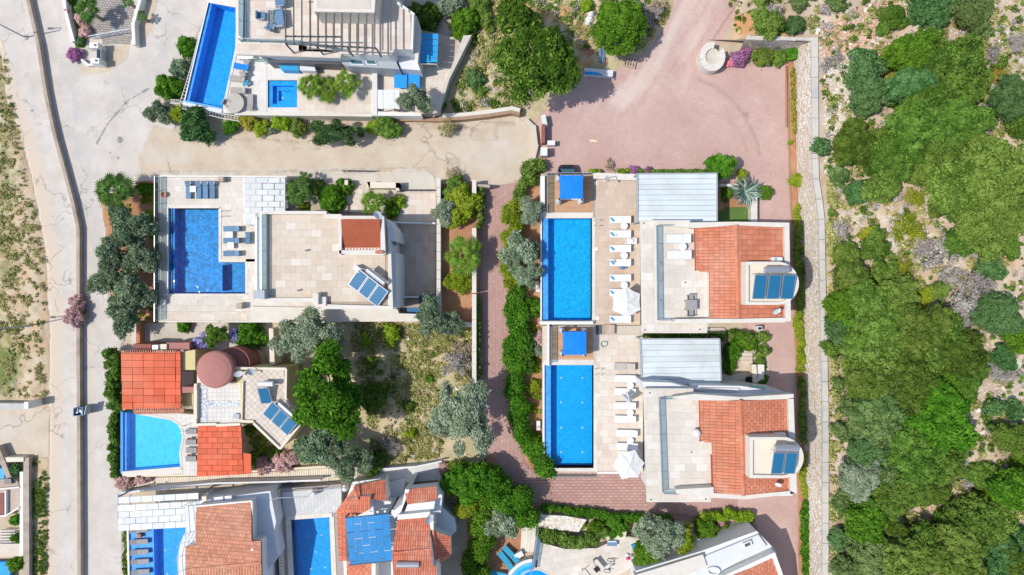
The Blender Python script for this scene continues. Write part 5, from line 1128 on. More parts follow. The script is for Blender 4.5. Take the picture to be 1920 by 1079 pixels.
for x0, x1 in ((652, 680), (682, 704)):
    f = MB(); f.prism(PW([(x0, 108), (x1-2, 110), (x1+3, 122), (x0+6, 121)], 3.85), 3.7, 3.8); f = f.build('window', 'whitemetal', VT); m = MB(); m.prism(PW([(x0+2, 109), (x1-4, 111), (x1+1, 120), (x0+7, 119.5)], 3.85), 3.8, 3.83); m.build('glass_pane', 'windowglass', f)
m = MB(); m.pxp([(502, 106), (640, 112), (640, 121), (502, 117)], zd2, 3.3); m.build('balcony', 'darkmetal', VT); railing('', [(478, 117), (640, 123)], 2.4, 1.0, 'teal_glass', 1.6, parent=VT)
m = MB(); m.pxp([(521, 122), (560, 124), (560, 133), (528, 132)], zd2, 2.5); m.build('awning', 'blueroof', VT); m = MB(); m.pxp([(562, 124), (590, 126), (592, 134), (562, 132)], zd2, 2.5); m.build('lower_canopy', 'rooflight', VT)
PH = [(588, -60), (708, -60), (702, 24), (588, 22)]; zP = 7.9
m = MB(); m.prism(PW(PH, zP), zT, zP); m.build('penthouse_wall', 'offwhite', VT); m = MB(); m.prism(PW([(594, -60), (700, -60), (694, 17), (594, 16)], zP+.01), zP-.2, zP+.03); m.build('penthouse_roof', 'travpale', VT)
m = MB(); m.prism(PW([(624, 24), (652, 24), (652, 31), (626, 31)], 6.8), zT, 6.8); m.build('rooflight', 'windowglass', VT)
railing('', [(453, 79), (560, 82), (640, 96)], zT, .9, 'glass', 1.5, parent=VT); railing('', [(455, -20), (455, 74)], zT, .9, 'glass', 1.4, parent=VT)
for x in (460, 466): m = MB(); m.pxp(rect(x-1.8, -60, x+1.8, 74), zT, zT+.06); m.build('floor_channel', 'greymetal', VT)
rp = thing('roof_pergola', 'bare dark steel pergola over the top villa terrace', 'pergola', P(535, 82, zT)); zb = zT+2.3
for i in range(14):
    x = 535+i*15.2; y1_ = 82+.02*(x-535)+(8 if x > 610 else 0); m = MB(); m.prism(PW([(x-.9, -40), (x+.9, -40), (x+.9, y1_), (x-.9, y1_)], zb), zb-.14, zb, True)
    if x < 735: m.build('beam', 'darkmetal', rp)
for ya, yb, x0, x1 in ((68, 69, 535, 640), (82, 90, 535, 705), (-10, -10, 535, 735)): a = P(x0, ya, zb-.16); b = P(x1, yb, zb-.16); m = MB(); m.wall([a, b], .1, zb-.3, zb-.15); m.build('cross_beam', 'darkmetal', rp)
for x, y in ((535, 82), (592, 85), (650, 88), (705, 90)): p = P(x, y, zb); m = MB(); m.obox(p[0], p[1], .1, .1, zT, zb-.15); m.build('post', 'darkmetal', rp)
# furniture of the top villa
place('arm', chair('slingblue', 'greymetal'), 494, 34, zT, math.pi, 'dark blue armchair left of the low roof terrace table', 'dark armchairs on the top villa roof', (1.3, 1.3, 1))
place('arm', None, 511, 54, zT, -2.0, 'dark blue armchair below the low roof terrace table', 'dark armchairs on the top villa roof', (1.3, 1.3, 1)); place('arm', None, 528, 8, zT, .1, 'dark blue armchair at the very top of the roof terrace', 'dark armchairs on the top villa roof', (1.7, 1.6, 1))
def sofa():
    t = thing('sofa', 'dark blue sofa on the top villa roof terrace', 'sofa', (0, 0, 0)); m = MB(); m.obox(0, 0, .7, 1.45, .12, .42); m.build('seat', 'slingblue', t, local=True); m = MB(); m.obox(.36, 0, .16, 1.45, .12, .8); m.build('backrest', 'slingblue', t, local=True)
    for s in (-1, 1): m = MB(); m.obox(0, s*.72, .7, .12, .1, .6); m.build('armrest', 'greymetal', t, local=True)
    return t
o = sofa(); o.location = P(527, 38, zT); o.rotation_euler.z = .12
def frametable():
    t = thing('low_table', 'low metal frame table between the dark armchairs', 'table', (0, 0, 0)); m = MB(); m.obox(0, 0, .6, 1.0, .38, .4); m.build('glass_top', 'glass', t, local=True)
    m = MB(); [m.obox(x, 0, .04, 1.0, .36, .42) for x in (-.3, -.1, .1, .3)]; [m.obox(0, y, .6, .04, .362, .418) for y in (-.5, .5)]; m.build('frame', 'greymetal', t, local=True)
    for x in (-.28, .28):
        for y in (-.48, .48): m = MB(); m.obox(x, y, .04, .04, 0, .36); m.build('leg', 'greymetal', t, local=True)
    return t
o = frametable(); o.location = P(512, 34, zT)
tp = lounger('fabrictaupe', 'fabrictaupe', .33, 25, L=1.5, W=.55)
for i, (x, y, a, l) in enumerate(((449, 150, -.12, 'taupe lounger with a striped towel on the upper pool terrace'), (450, 172, -.05, 'taupe lounger, lowest of those beside the slanting pool'), (472, 194, -1.57, 'taupe lounger turned upright beside the round stone table'))):
    place('tp', tp, x, y, zd2, a, l, 'taupe loungers of the top villa')
place('tb', lounger('canopyblue', 'fabrictaupe', .33, 25, L=1.5, W=.55), 456, 128, zd2, -.2, 'lounger with a bright blue towel beside the slanting pool'); place('tw', lounger('fabricwhite', 'fabrictaupe', .33, 25, L=1.6, W=.6), 464, 108, zd2, 0, 'white lounger under the roof edge of the top villa')
place('rp', round_table(.27, .5, 'fabricgrey', 'greymetal'), 466, 120, zd2, 0, 'small round dark table beside the blue towel lounger')
place('rs', round_table(.9, .5, 'fabrictan', 'greymetal'), 443, 196, zd2, 0, 'large round taupe daybed at the foot of the slanting pool')
place('tch', chair('fabrictaupe', 'fabrictaupe'), 430, 197, zd2, 2.7, 'taupe chair leaning on the large round daybed')
place('tch', None, 459, 143, zd2, 0.5, 'taupe folding chair between the loungers of the slanting pool')
m = MB(); p = P(461, 158, zd2+.4); m.obox(p[0], p[1], .55, .25, zd2+.4, zd2+.47, .4); m.obox(p[0]+.1, p[1]+.15, .35, .2, zd2+.4, zd2+.49, 1.2); tag(m.build('striped_towel', 'towelblue'), 'crumpled blue and white towel on the taupe lounger', 'towel')
br = thing('blue_canopy', 'bright blue panelled canopy beside the top villa', 'canopy', P(803, 90, 1.3)); zc = 3.4
for i in range(5):
    m = MB(); a_ = 62+i*11.2; m.prism(PW([(785-.4*i, a_), (822-.5*i, a_+2), (821.6-.5*i, a_+12.5), (784.6-.4*i, a_+10.6)], zc), zc-.05-.03*i, zc-.03*i, True); m.build('roof_panel', 'blueroof', br)
m = MB(); m.pxp([(784, 118), (819, 117), (819, 120.5), (784, 120)], zc-.4, zc-.12, True); m.build('fascia', 'white', br)
for x, y in ((787, 66), (819, 66), (785, 115), (817, 115)): p = P(x, y, zc-.3); m = MB(); m.obox(p[0], p[1], .1, .1, 1.2, zc-.25); m.build('post', 'whitemetal', br)
tt = thing('table_tennis_table', 'blue table tennis table on the travertine below the blue canopy', 'table', P(763, 152, 1.23)); zt_ = 1.99
for x0, x1 in ((739, 762.6), (763.2, 787)): m = MB(); m.pxp([(x0, 138), (x1, 139.5), (x1-.5, 166), (x0, 165)], zt_-.04, zt_); m.build('table_half', 'tabletop', tt)
m = MB(); m.pxp(rect(762.5, 136, 763.3, 168), zt_-.02, zt_+.15); m.build('net', 'slingblue', tt)
for x in (745, 781):
    for y in (142, 161): p = P(x, y, 1.9); m = MB(); m.obox(p[0], p[1], .06, .06, 1.23, zt_-.04); m.build('leg', 'greymetal', tt)
wc = thing('white_canopy', 'white canvas canopy with striped folds left of the olive', 'canopy', P(728, 187, 1.23)); zw_ = 3.1
for i in range(4): m = MB(); x = 708+i*10.3; m.prism(PW([(x, 168.5), (x+10, 169), (x+10, 205), (x, 203.5)], zw_), zw_-.05-.03*(i % 2), zw_-.03*(i % 2), True); m.build('canvas_panel', 'fabricwhite', wc)
for x, y in ((710, 171), (746, 171), (710, 202), (746, 203)): p = P(x, y, zw_-.2); m = MB(); m.obox(p[0], p[1], .08, .08, 1.2, zw_-.05); m.build('post', 'darkmetal', wc)
m = MB(); m.pxp([(698, 130), (707, 130), (707, 215), (697, 215)], 0, 2.0); tag(m.build('terrace_wall', 'plaster'), 'grey terrace wall left of the white canopy', 'wall')
m = MB(); m.pxp([(697, 209), (790, 212), (790, 218), (697, 217)], 0, 1.9); tag(m.build('terrace_wall', 'white'), 'white wall below the white canopy', 'wall')
m = MB(); m.pxp([(440, 210), (697, 213), (697, 219), (440, 216)], 0, zd2+.1); tag(m.build('terrace_wall', 'offwhite'), 'long off-white wall below the hot tub terrace', 'wall')
m = MB(); m.pxp([(812, 214), (869, 67), (884, 66), (842, 150), (824, 210)], 0, 1.5); tag(m.build('slanting_wall', 'concrete'), 'slanting pale wall right of the blue table tennis table', 'wall')
# ================================================================== small house with the mauve dome
def slope_roof(parent, poly, plane, mt, tw, th, ang, name='roof_slope', thick=.12, barrel=3, base='claydark', brick=0, zb=None, **kw):
    """tiled slope: poly in photo points, plane given by heights at three corner points [(x,y,z)...]"""
    (x1, y1, z1_), (x2, y2, z2_), (x3, y3, z3_) = [P(*q) for q in plane]
    A = np.array([[1, x1, y1], [1, x2, y2], [1, x3, y3]]); c0, a, b = np.linalg.solve(A, np.array([z1_, z2_, z3_]))
    pw = []
    for x, y in poly:
        z = z1_
        for _ in range(6): q = P(x, y, z); z = c0+a*q[0]+b*q[1]
        pw.append(q[:2])
    if area(pw) < 0: pw = pw[::-1]
    n = len(pw); zz = [c0+a*x+b*y for x, y in pw]; lo = [z-thick for z in zz] if zb is None else [zb]*n
    m = MB(); m.add([(x, y, lo[i]) for i, (x, y) in enumerate(pw)]+[(x, y, zz[i]-.015) for i, (x, y) in enumerate(pw)], [tuple(range(n, 2*n)), tuple(range(n))[::-1]]+[(i, (i+1) % n, n+(i+1) % n, n+i) for i in range(n)])
    m.M = [0]+[1]*(n+1); s = m.build(name, [base, base if zb is None else 'whitewall'], parent)
    if mt: tiles(s, 'roof_tile', pw, (c0, a, b), tw, th, mt, ang=ang, t=.055, gap=.018, barrel=barrel, brick=brick, stuffonly=kw.pop('stuffonly', True), **kw)
    return s
def ridge(parent, a, b, mt='clay', w=.15, n=None):
    a, b = Vector(P(*a)), Vector(P(*b)); n = n or max(2, int((b-a).length/.42)); d = (b-a).normalized(); q = Vector((-d.y, d.x, 0)).normalized(); m = MB()
    for i in range(n):
        e = [a.lerp(b, i/n), a.lerp(b, (i+.96)/n)]; vs = []
        for j, p in enumerate(e):
            for k in range(5): an = math.pi*k/4; ww = w*(1-.12*j); v = p+q*ww*math.cos(an)+Vector((0, 0, .03+ww*.8*math.sin(an))); vs.append(tuple(v))
        m = MB(); m.add(vs, [(k, k+1, 6+k, 5+k) for k in range(4)]+[(0, 1, 2, 3, 4), (9, 8, 7, 6, 5)]); m.build('ridge_tile', mt, parent)
zB = 3.2
HB = thing('house', 'small yellowish house with a round mauve dome and cracked-tile roof terrace', 'house', P(450, 720, 0))
# roof terrace (left part, white square tiles) and right wing (diagonal tiles)
m = MB(); m.prism(PW([(369, 696), (455, 694), (455, 795), (369, 799)], zB), 0, zB-.03); m.build('terrace_block', 'cream', HB)
tiles(HB, 'roof_terrace_tile', PW([(389, 722), (454, 722), (454, 750), (389, 750)], zB), zB-.02, .36, .36, 'whitetile', t=.03, gap=.03, seed=71); tiles(HB, 'roof_terrace_tile', PW([(389, 765), (454, 765), (454, 794), (389, 794)], zB), zB-.02, .36, .36, 'whitetile', t=.03, gap=.03, seed=72)
# crazy paving bands
t = NT('crazy'); v = t.new('TexVoronoi'); v.inputs['Scale'].default_value = 3.2; t.L(t.pos(), v.inputs['Vector']); v2 = t.new('TexVoronoi'); v2.feature = 'DISTANCE_TO_EDGE'; v2.inputs['Scale'].default_value = 3.2; t.L(t.pos(), v2.inputs['Vector'])
t.fin(t.mix(t.ramp(v2.outputs[0], [(.05, C(1, 1, 1)), (.1, C(0, 0, 0))]), C(.62, .63, .64), C(.30, .36, .42)), .7); MATS['crazy'] = t.m
for i, pp in enumerate((rect(376, 722, 388, 795), rect(388, 751.5, 453, 764))): m = MB(); m.prism(PW(pp, zB), zB-.02, zB+.01+.003*i); m.build('crazy_paving', 'crazy', HB)
W2 = [(455, 697), (532, 692), (534, 745), (561, 800), (525, 840), (476, 790), (455, 790)]
zB2 = 4.0
m = MB(); m.prism(PW([(441, 690), (536, 691), (535, 747), (565, 790), (525, 842), (476, 795), (448, 794), (448, 720), (441, 718)], zB2), 0, zB2-.3); m.build('wall', 'yellowwall', HB)
m = MB(); m.prism(PW(W2, zB2), zB2-.31, zB2-.1); m.build('roof_bed', 'jointgrey', HB)
tiles(HB, 'roof_terrace_tile', PW(W2, zB2-.08), zB2-.1, .40, .40, 'diagtile', t=.03, gap=.035, ang=.785, seed=73)
for i, (a, b) in enumerate((((440, 691), (536, 692)), ((536, 692), (535, 747)), ((535, 747), (566, 790)), ((566, 792), (525, 842)), ((525, 842), (475, 794)), ((475, 791), (453, 790)), ((453, 792), (455, 716)))):
    m = MB(); m.wall([P(*a, zB2+.15), P(*b, zB2+.15)], .2 if i < 6 else .1, zB2-.3, zB2+.15+.004*i); m.build('parapet', 'cream', HB)
for i, (a, b) in enumerate((((366, 720), (366, 800)), ((366, 797), (405, 796)), ((405, 798), (450, 796)))):
    m = MB(); m.wall([P(*a, zB+.35), P(*b, zB+.35)], .22, zB-.3, zB+.35+.004*i); m.build('parapet', 'cream', HB)
p = P(401, 694, 5.0); m = MB(); m.cyl(p[0], p[1], 0, 4.6, 1.45, 1.45, 32, top=False); m.build('tower_wall', 'mauve', HB)
m = MB(); m.lathe(p[0], p[1], [(1.62, 4.55), (1.62, 4.75), (1.5, 4.9), (1.1, 5.05), (.6, 5.13), (.1, 5.16)], 40); m.build('dome', 'mauve', HB, smooth=False)
m = MB(); q = P(436, 684, 3.4); m.cyl(q[0], q[1], 0, 3.4, 1.55, 1.55, 28); m.cyl(q[0], q[1], 3.35, 3.5, 1.35, 1.35, 28); m.build('round_stair', 'maroon', HB)
m = MB(); m.pxp([(440, 655), (466, 648), (490, 660), (500, 690), (462, 694), (450, 670)], 0, .8); m.build('stone_steps', 'wallstone', HB)
m = MB(); m.pxp([(339, 660), (366, 656), (366, 694), (339, 694)], 0, 3.0); m.build('west_wall', 'yellowwall', HB); m = MB(); m.pxp(rect(340, 697, 362, 725), 0, .7); m.build('patio', 'travwarm', HB); m = MB(); m.pxp(rect(340, 726, 366, 737), 0, 3.3); m.build('link_roof', 'mauve', HB); m = MB(); m.pxp(rect(342, 738, 362, 762), 0, 2.5); m.build('south_wall', 'yellowwall', HB); m = MB(); m.pxp(rect(363, 730, 369, 786), 0, 3.6); m.build('buttress', 'cream', HB)
m = MB(); m.pxp([(250, 645), (284, 646), (284, 660), (250, 660)], 0, 2.6); m.build('side_roof', 'maroon', HB)
m = MB(); m.pxp([(311, 643), (355, 643), (355, 656), (318, 656)], 0, 2.9); m.build('rear_roof', 'mauve', HB)
# orange panelled roofs
def panelroof(label, poly, z, tw, th, brick, seed, zs=(3.2, 3.6), gw=.03):
    r = thing('patio_roof', label, 'patio roof', P(*poly[3], 0)); w = PW(poly, z)
    m = MB(); m.prism(w, z-.16, z-.05, True); m.build('under_frame', 'claydark', r)
    tiles(r, 'roof_panel', w, z-.05, tw, th, 'orangepanel', t=.05, gap=gw, brick=brick, seed=seed, lift=.05, off=(w[3][0], w[3][1]))
    for p in w: m = MB(); m.obox(p[0]*.998, p[1], .18, .18, 0, z-.16); m.build('post', 'cream', r)
    return r
r1 = panelroof('square orange panelled patio roof beside the road hedge', [(227, 661), (338, 659), (339, 766), (229, 768)], 3.4, .95, .62, 0, 81)
r2 = panelroof('stepped orange panelled roof between the turquoise pool and flowering bushes', [(371, 799), (452, 799), (456, 890), (369, 894)], 3.2, .92, .5, .5, 82)
m = MB(); m.prism(PW([(456, 850), (470, 852), (470, 889), (456, 890)], 3.2), 3.05, 3.15, True); m.build('side_panel', 'orangepanel', r2)
for r_, x0, x1, y_, z_ in ((r1, 228, 337, 659.5, 3.45), (r1, 250, 338, 767, 3.4)):
    n = int((x1-x0)/4.2)
    for i in range(n):
        p = P(x0+i*4.2, y_, z_); m = MB(); m.tube([(p[0], p[1]-.12, z_), (p[0], p[1]+.12, z_)], .055, 6); m.build('ridge_tile', 'claysalmon', r_)
slope_roof(r1, [(250, 769), (345, 766), (345, 775), (252, 777)], [(250, 769, 3.3), (345, 766, 3.3), (250, 777, 2.8)], 'claysalmon', .2, .4, 0)
bx_('rooftop_box', 'box', 294, 651, .5, .4, 2.6, 3.2, 'whitemetal', 'white boiler box behind the orange patio roof', 0); bx_('rooftop_box', 'box', 309, 650, .55, .45, 2.6, 3.1, 'cream', 'cream boiler box behind the orange patio roof', 0)
# turquoise pool
zb_ = 1.2
m = MB(); m.prism(PW([(232, 772), (250, 769), (318, 780), (370, 778), (372, 800), (371, 892), (232, 892)], zb_), 0, .2)
TB = m.build('pool_terrace', 'jointlight', loc=(*P(232, 892)[:2], 0), kind='structure')
PB = [(231, 773), (262, 778), (319, 788), (333, 796), (340, 809), (341, 822), (339, 833), (336, 850), (338, 875), (231, 884)]
cp = [(262, 774), (320, 784), (336, 793), (344, 808), (345, 822), (343, 834), (340, 850), (343, 879), (229, 889), (228, 884.2)]
m = MB(); m.prism(PW([(262, 774), (320, 784), (336, 793), (344, 808), (345, 822), (343, 834), (340, 850), (343, 892), (371, 892), (371, 778), (330, 775)], zb_), .2, zb_-.03); m.prism(PW([(229, 884.5), (343, 875.5), (343, 889), (229, 893)], zb_), .2, zb_-.03); m.build('terrace_bed', 'coping', TB)
m = MB(); W_ = PW([(262, 778.2)]+PB[2:9], zb_); V_ = PW([(262, 774)]+cp[1:8], zb_); n = 8
m.add([(x, y, zb_) for x, y in W_]+[(x, y, zb_) for x, y in V_]+[(x, y, zb_-.1) for x, y in W_]+[(x, y, zb_-.1) for x, y in V_], [(i, i+1, n+i+1, n+i) for i in range(n-1)]+[(2*n+i, 2*n+i+1, i+1, i) for i in range(n-1)]+[(n+i, n+i+1, 3*n+i+1, 3*n+i) for i in range(n-1)]); m.build('curved_coping', 'coping', TB)
tiles(TB, 'paving_slab', PW([(330, 777), (371, 778), (371, 890), (345, 890), (342, 850), (346, 832), (348, 820), (346, 806), (338, 792), (322, 783)], zb_), zb_-.03, .4, .4, 'whitetile', t=.025, gap=.02, seed=83)
m = MB(); m.prism(PW([(229, 884.5), (338, 875.5), (341, 881), (229, 890)], zb_), zb_-.04, zb_+.02); m.build('coping_edge', 'coping', TB)
pool('turquoise swimming pool with one wavy side', PB, zb_, 'poolturq', .9, rim=[(230, 773), (235, 774), (235, 884), (230, 884)], rimmat='poolrim')
m = MB(); m.pxp(rect(226, 770, 230.4, 889), 0, zb_-.05); tag(m.build('overflow_channel', 'poolrimdark'), 'narrow blue overflow channel left of the turquoise pool', 'channel')
place('ladder', None, 346, 803, zb_, .25, 'chrome ladder in the bend of the turquoise pool', 'pool ladders')
for i, y in enumerate((808, 828, 843, 859)):
    place('gl', lounger('fabricgrey', 'fabricgrey', .3, 12, L=1.0, W=.5, thick=.04), 362 if i % 2 == 0 else 361, y, zb_, 0, ['topmost grey lounger beside the turquoise pool', 'second grey lounger beside the turquoise pool, with a brown towel', 'third grey lounger beside the turquoise pool', 'lowest grey lounger beside the turquoise pool, with a brown towel'][i], 'grey loungers of the turquoise pool')
for y, l in ((823, 'upper'), (854, 'lower')):
    m = MB(); p = P(354, y, zb_+.35); m.lathe(p[0], p[1], [(.16, zb_+.36), (.12, zb_+.45), (.05, zb_+.5)], 7, .7); m.obox(p[0]+.15, p[1], .3, .16, zb_+.36, zb_+.4, .3); tag(m.build('brown_towel', 'maroon'), f'{l} brown towel bundle on a grey lounger by the turquoise pool', 'towel')
# solar on the diagonal roof
place('sol1', solar(1, .98, 1.55, 0, False, 22), 501, 740, zB2-.05, .1, 'single blue solar collector on the diagonal tiled roof', 'solar water heaters')
t_ = thing('water_tank', 'white horizontal water tank above the single solar collector', 'water tank', P(499, 719, zB2)); p = P(499, 720, zB2+.8); m = MB(); m.tube([(p[0]-.6, p[1], zB2+.75), (p[0]+.6, p[1]-.02, zB2+.75)], .22, 14); m.build('tank', 'whitemetal', t_)
for s in (-.4, .4): m = MB(); m.obox(p[0]+s, p[1], .06, .3, zB2-.05, zB2+.55); m.build('stand', 'greymetal', t_)
place('sola', None, 529, 783, zB2-.05, -.72, 'three blue solar collectors set askew on the diagonal tiled roof', 'solar water heaters', (.92, .92, .92))
place('dish', None, 453, 698, zB2, .6, 'larger satellite dish beside the mauve dome', 'satellite dishes'); place('dish', None, 476, 697, zB2, 2.4, 'rear satellite dish at the top edge of the diagonal tiled roof', 'satellite dishes', (.9, .9, .9))
t_ = thing('deck_chair', 'grey metal armchair at the corner of the crazy paving terrace', 'chair', P(444, 781, zB)); p = P(444, 781, zB+.4); m = MB(); m.obox(p[0], p[1], .62, .4, zB+.3, zB+.38); m.build('seat', 'greymetal', t_); m = MB(); m.obox(p[0]+.3, p[1], .1, .45, zB+.3, zB+.75); m.build('backrest', 'greymetal', t_)
for a in (-.25, .25):
    for b in (-.16, .16): m = MB(); m.obox(p[0]+a, p[1]+b, .04, .04, zB, zB+.3); m.build('leg', 'greymetal', t_)
# stepped path between the houses (pale timber boards)
sp = thing('boardwalk', 'long pale boarded footpath below the orange roof', 'boardwalk', P(560, 895, 0))
pth = [(293, 901), (372, 899), (480, 884), (560, 887), (612, 888), (690, 892), (702, 886)]; low_ = [(293, 900), (372, 909), (480, 905), (560, 903), (612, 903), (690, 899), (702, 896)]
m = MB(); U = [(240, 897), (372, 894), (480, 887), (612, 879), (700, 884)]; Lw = [(240, 914), (372, 909), (480, 905), (612, 903), (700, 900)]
m.prism(PW(U+Lw[::-1]), 0, .05); m.build('bed', 'jointgrey', sp)
n = 110
for i in range(n):
    f0, f1 = 240+(700-240)*i/n, 240+(700-240)*(i+.86)/n
    q = [(f0, np.interp(f0, [u[0] for u in U], [u[1] for u in U])), (f1, np.interp(f1, [u[0] for u in U], [u[1] for u in U])), (f1, np.interp(f1, [u[0] for u in Lw], [u[1] for u in Lw])), (f0, np.interp(f0, [u[0] for u in Lw], [u[1] for u in Lw]))]
    m = MB(); m.prism(PW(q, .1), .04, .1); m.build('board', 'woodpale2' if 0 else 'travpale' if i % 9 == 0 else 'cream', sp)
m = MB(); m.wall([P(x, y, .8) for x, y in ((235, 893), (372, 891), (480, 884), (600, 876), (700, 880))], .18, 0, .8); tag(m.build('garden_wall', 'cream'), 'long cream wall above the boarded footpath', 'wall')
m = MB(); m.wall([P(x, y, 1.4) for x, y in ((225, 926), (330, 915), (400, 908), (520, 905), (600, 902))], .16, 0, 1.2); tag(m.build('garden_wall', 'whitewall'), 'white wall below the boarded footpath', 'wall')
m = MB(); m.pxp([(255, 603), (262, 603), (262, 660), (255, 660)], 0, .9); m.pxp([(244, 606), (252, 606), (252, 642), (244, 642)], 0, .2) if 0 else None; tag(m.build('striped_wall', 'terracotta'), 'narrow reddish brick wall left of the walled garden', 'wall')
m = MB(); m.pxp([(504, 616), (512, 617), (515, 684), (506, 684)], 0, 2.2); tag(m.build('garden_wall', 'cream'), 'cream garden wall left of the big olive tree', 'wall')
# ================================================================== bottom left villa (salmon roof, loungers standing in the pool)
F = thing('villa', 'white villa with a salmon tiled roof beside loungers standing in a pool', 'villa', P(420, 1060, 0)); zf_ = 4.6
m = MB(); m.prism(PW([(369, 950), (470, 941), (472, 1014), (490, 1014), (494, 1200), (350, 1200), (350, 1024), (368, 1022)], zf_), 0, zf_-.15); m.build('wall', 'whitewall', F)
m = MB(); m.prism(PW([(366, 942), (505, 922), (516, 980), (512, 1000), (520, 1045), (495, 1079), (470, 1079), (470, 945), (372, 950)], 3.4), 0, 3.2); m.build('wall', 'rooflight', F)
slope_roof(F, [(367, 951), (471, 941), (472, 1015), (489, 1014), (490, 1055), (348, 1070), (348, 1025), (367, 1022)], [(367, 951, 4.6), (471, 941, 4.6), (348, 1068, 5.5)], 'claysalmon', .26, .30, -.07, brick=.5, barrel=0)
slope_roof(F, [(348, 1070), (490, 1055), (494, 1200), (350, 1200)], [(348, 1070, 5.5), (490, 1055, 5.5), (348, 1200, 4.2)], 'claysalmon', .24, .30, -.07, barrel=3)
ridge(F, (348, 1069, 5.53), (490, 1055, 5.53), 'claysalmon', .14)
for a, b in (((366, 950), (472, 940)), ((472, 940), (473, 1014)), ((473, 1014), (490, 1013)), ((367, 950), (367, 1023))):
    m = MB(); m.wall([P(*a, 4.7), P(*b, 4.7)], .14, 4.4, 4.72+.004*(a[0] % 3)); m.build('gutter', 'white', F)
m = MB(); m.pxp([(348, 950), (366, 948), (366, 1024), (348, 1026)], 2.7, 3.3); m.pxp([(346, 1000), (349, 1020), (350, 1090), (336, 1090), (334, 1050), (338, 1020)], 2.7, 3.2) ; m.build('balcony', 'rooflight', F)
rl_ = [(346, 948), (350, 1002), (338, 1022), (332, 1048), (334, 1075), (338, 1100)]; 
for zz in (3.6, 4.0, 4.35): m = MB(); m.tube([P(x, y, zz) for x, y in rl_], .03, 5); m.build('rail', 'whitemetal', F)
for x, y in rl_[:-1]: m = MB(); p = P(x, y, 3.8); m.tube([(p[0], p[1], 3.1), (p[0], p[1], 4.35)], .03, 5); m.build('post', 'whitemetal', F)
m = MB(); p = P(478, 952, 3.2); m.box(p[0]-.15, p[1]-.4, p[0]+.1, p[1]+.4, 2.4, 3.3); m.build('window', 'windowglass', F)
m = MB(); m.add([P(469, 1031, 5.38), P(474, 1028, 5.4), P(476, 1036, 5.36)], [(0, 1, 2)]); m.build('broken_tile', 'white', F)
for x, y, w_, l in ((412, 935, .8, 'white air conditioner box on the ledge above the salmon roof'), (430, 933, .6, 'smaller white air conditioner box on the ledge above the salmon roof'), (385, 934, .4, 'cream box at the left end of the ledge above the salmon roof')): bx_('ledge_box', 'air conditioner' if w_ > .5 else 'box', x, y, w_, .42, 3.2, 3.7, 'whitemetal' if w_ > .5 else 'cream', l, .1)
zF = 1.25
TF = MB(); TF.prism(PW([(236, 984), (349, 978), (349, 1200), (240, 1200)], zF), 0, .1); TF = TF.build('pool_terrace', 'whitewall', loc=(*P(236, 1200)[:2], 0), kind='structure')
pool('blue pool with loungers on its shallow shelf at the photo bottom', [(241, 985), (349, 979), (352, 1200), (246, 1200)], zF, 'poolmid', .95, rim=[(241, 985), (286, 982), (290, 1200), (246, 1200)], rimmat='poolrim', lights=[(307, 986), (310, 1032), (314, 1076)])
m = MB(); m.prism(PW([(237.5, 984), (241, 984), (246, 1200), (243, 1200)], zF), 0, zF+.03); tag(m.build('pool_wall', 'white'), 'thin white edge wall left of the pool with standing loungers', 'wall')
for i, y in enumerate((992, 1014, 1033, 1051, 1070)):
    place('pf', lounger('fabricgrey', 'fabrictan', .33, 18, L=1.6, W=.46, thick=.06), 264+i*.9, y, zF-.17, math.pi+.06, f'taupe lounger standing in the shallow water, {["first, beside the panelled pergola","second, below a small pink stool","third of five","fourth of five","fifth, nearest the photo bottom"][i]}', 'loungers standing in the pool')
bx_('stool', 'stool', 262.5, 1004, .34, .34, zF-.17, zF+.25, 'terracotta', 'small pinkish stool between the first two loungers in the pool')
pg = thing('pergola', 'grey white pergola of staggered panels above the pool with standing loungers', 'pergola', P(230, 985, 0)); zg_ = 3.1
for j in range(5):
    for i in range(8):
        x0 = 222+i*21.5-(j % 2)*10.5; x1 = x0+20.6; x0 = max(x0, 221); x1 = min(x1, 375-j*6)
        if x1-x0 < 4: continue
        f = lambda x: 936-.055*(x-221)+j*12.2-(3 if j == 0 else 0)
        m = MB(); m.prism(PW([(x0, f(x0)), (x1, f(x1)), (x1, f(x1)+11.3), (x0, f(x0)+11.3)], zg_), zg_-.05, zg_, True); m.build('shade_panel', 'sheetgrey', pg)
for x in (221, 244, 300, 372): m = MB(); m.prism(PW(rect(x-1, 928, x+1, 984), zg_-.1), zg_-.2, zg_-.06, True); m.build('beam', 'greymetal', pg); 
for x, y in ((222, 932), (222, 982), (300, 982), (372, 930)): p = P(x, y, zg_-.2); m = MB(); m.obox(p[0], p[1], .12, .12, 0, zg_-.2); m.build('post', 'greymetal', pg)
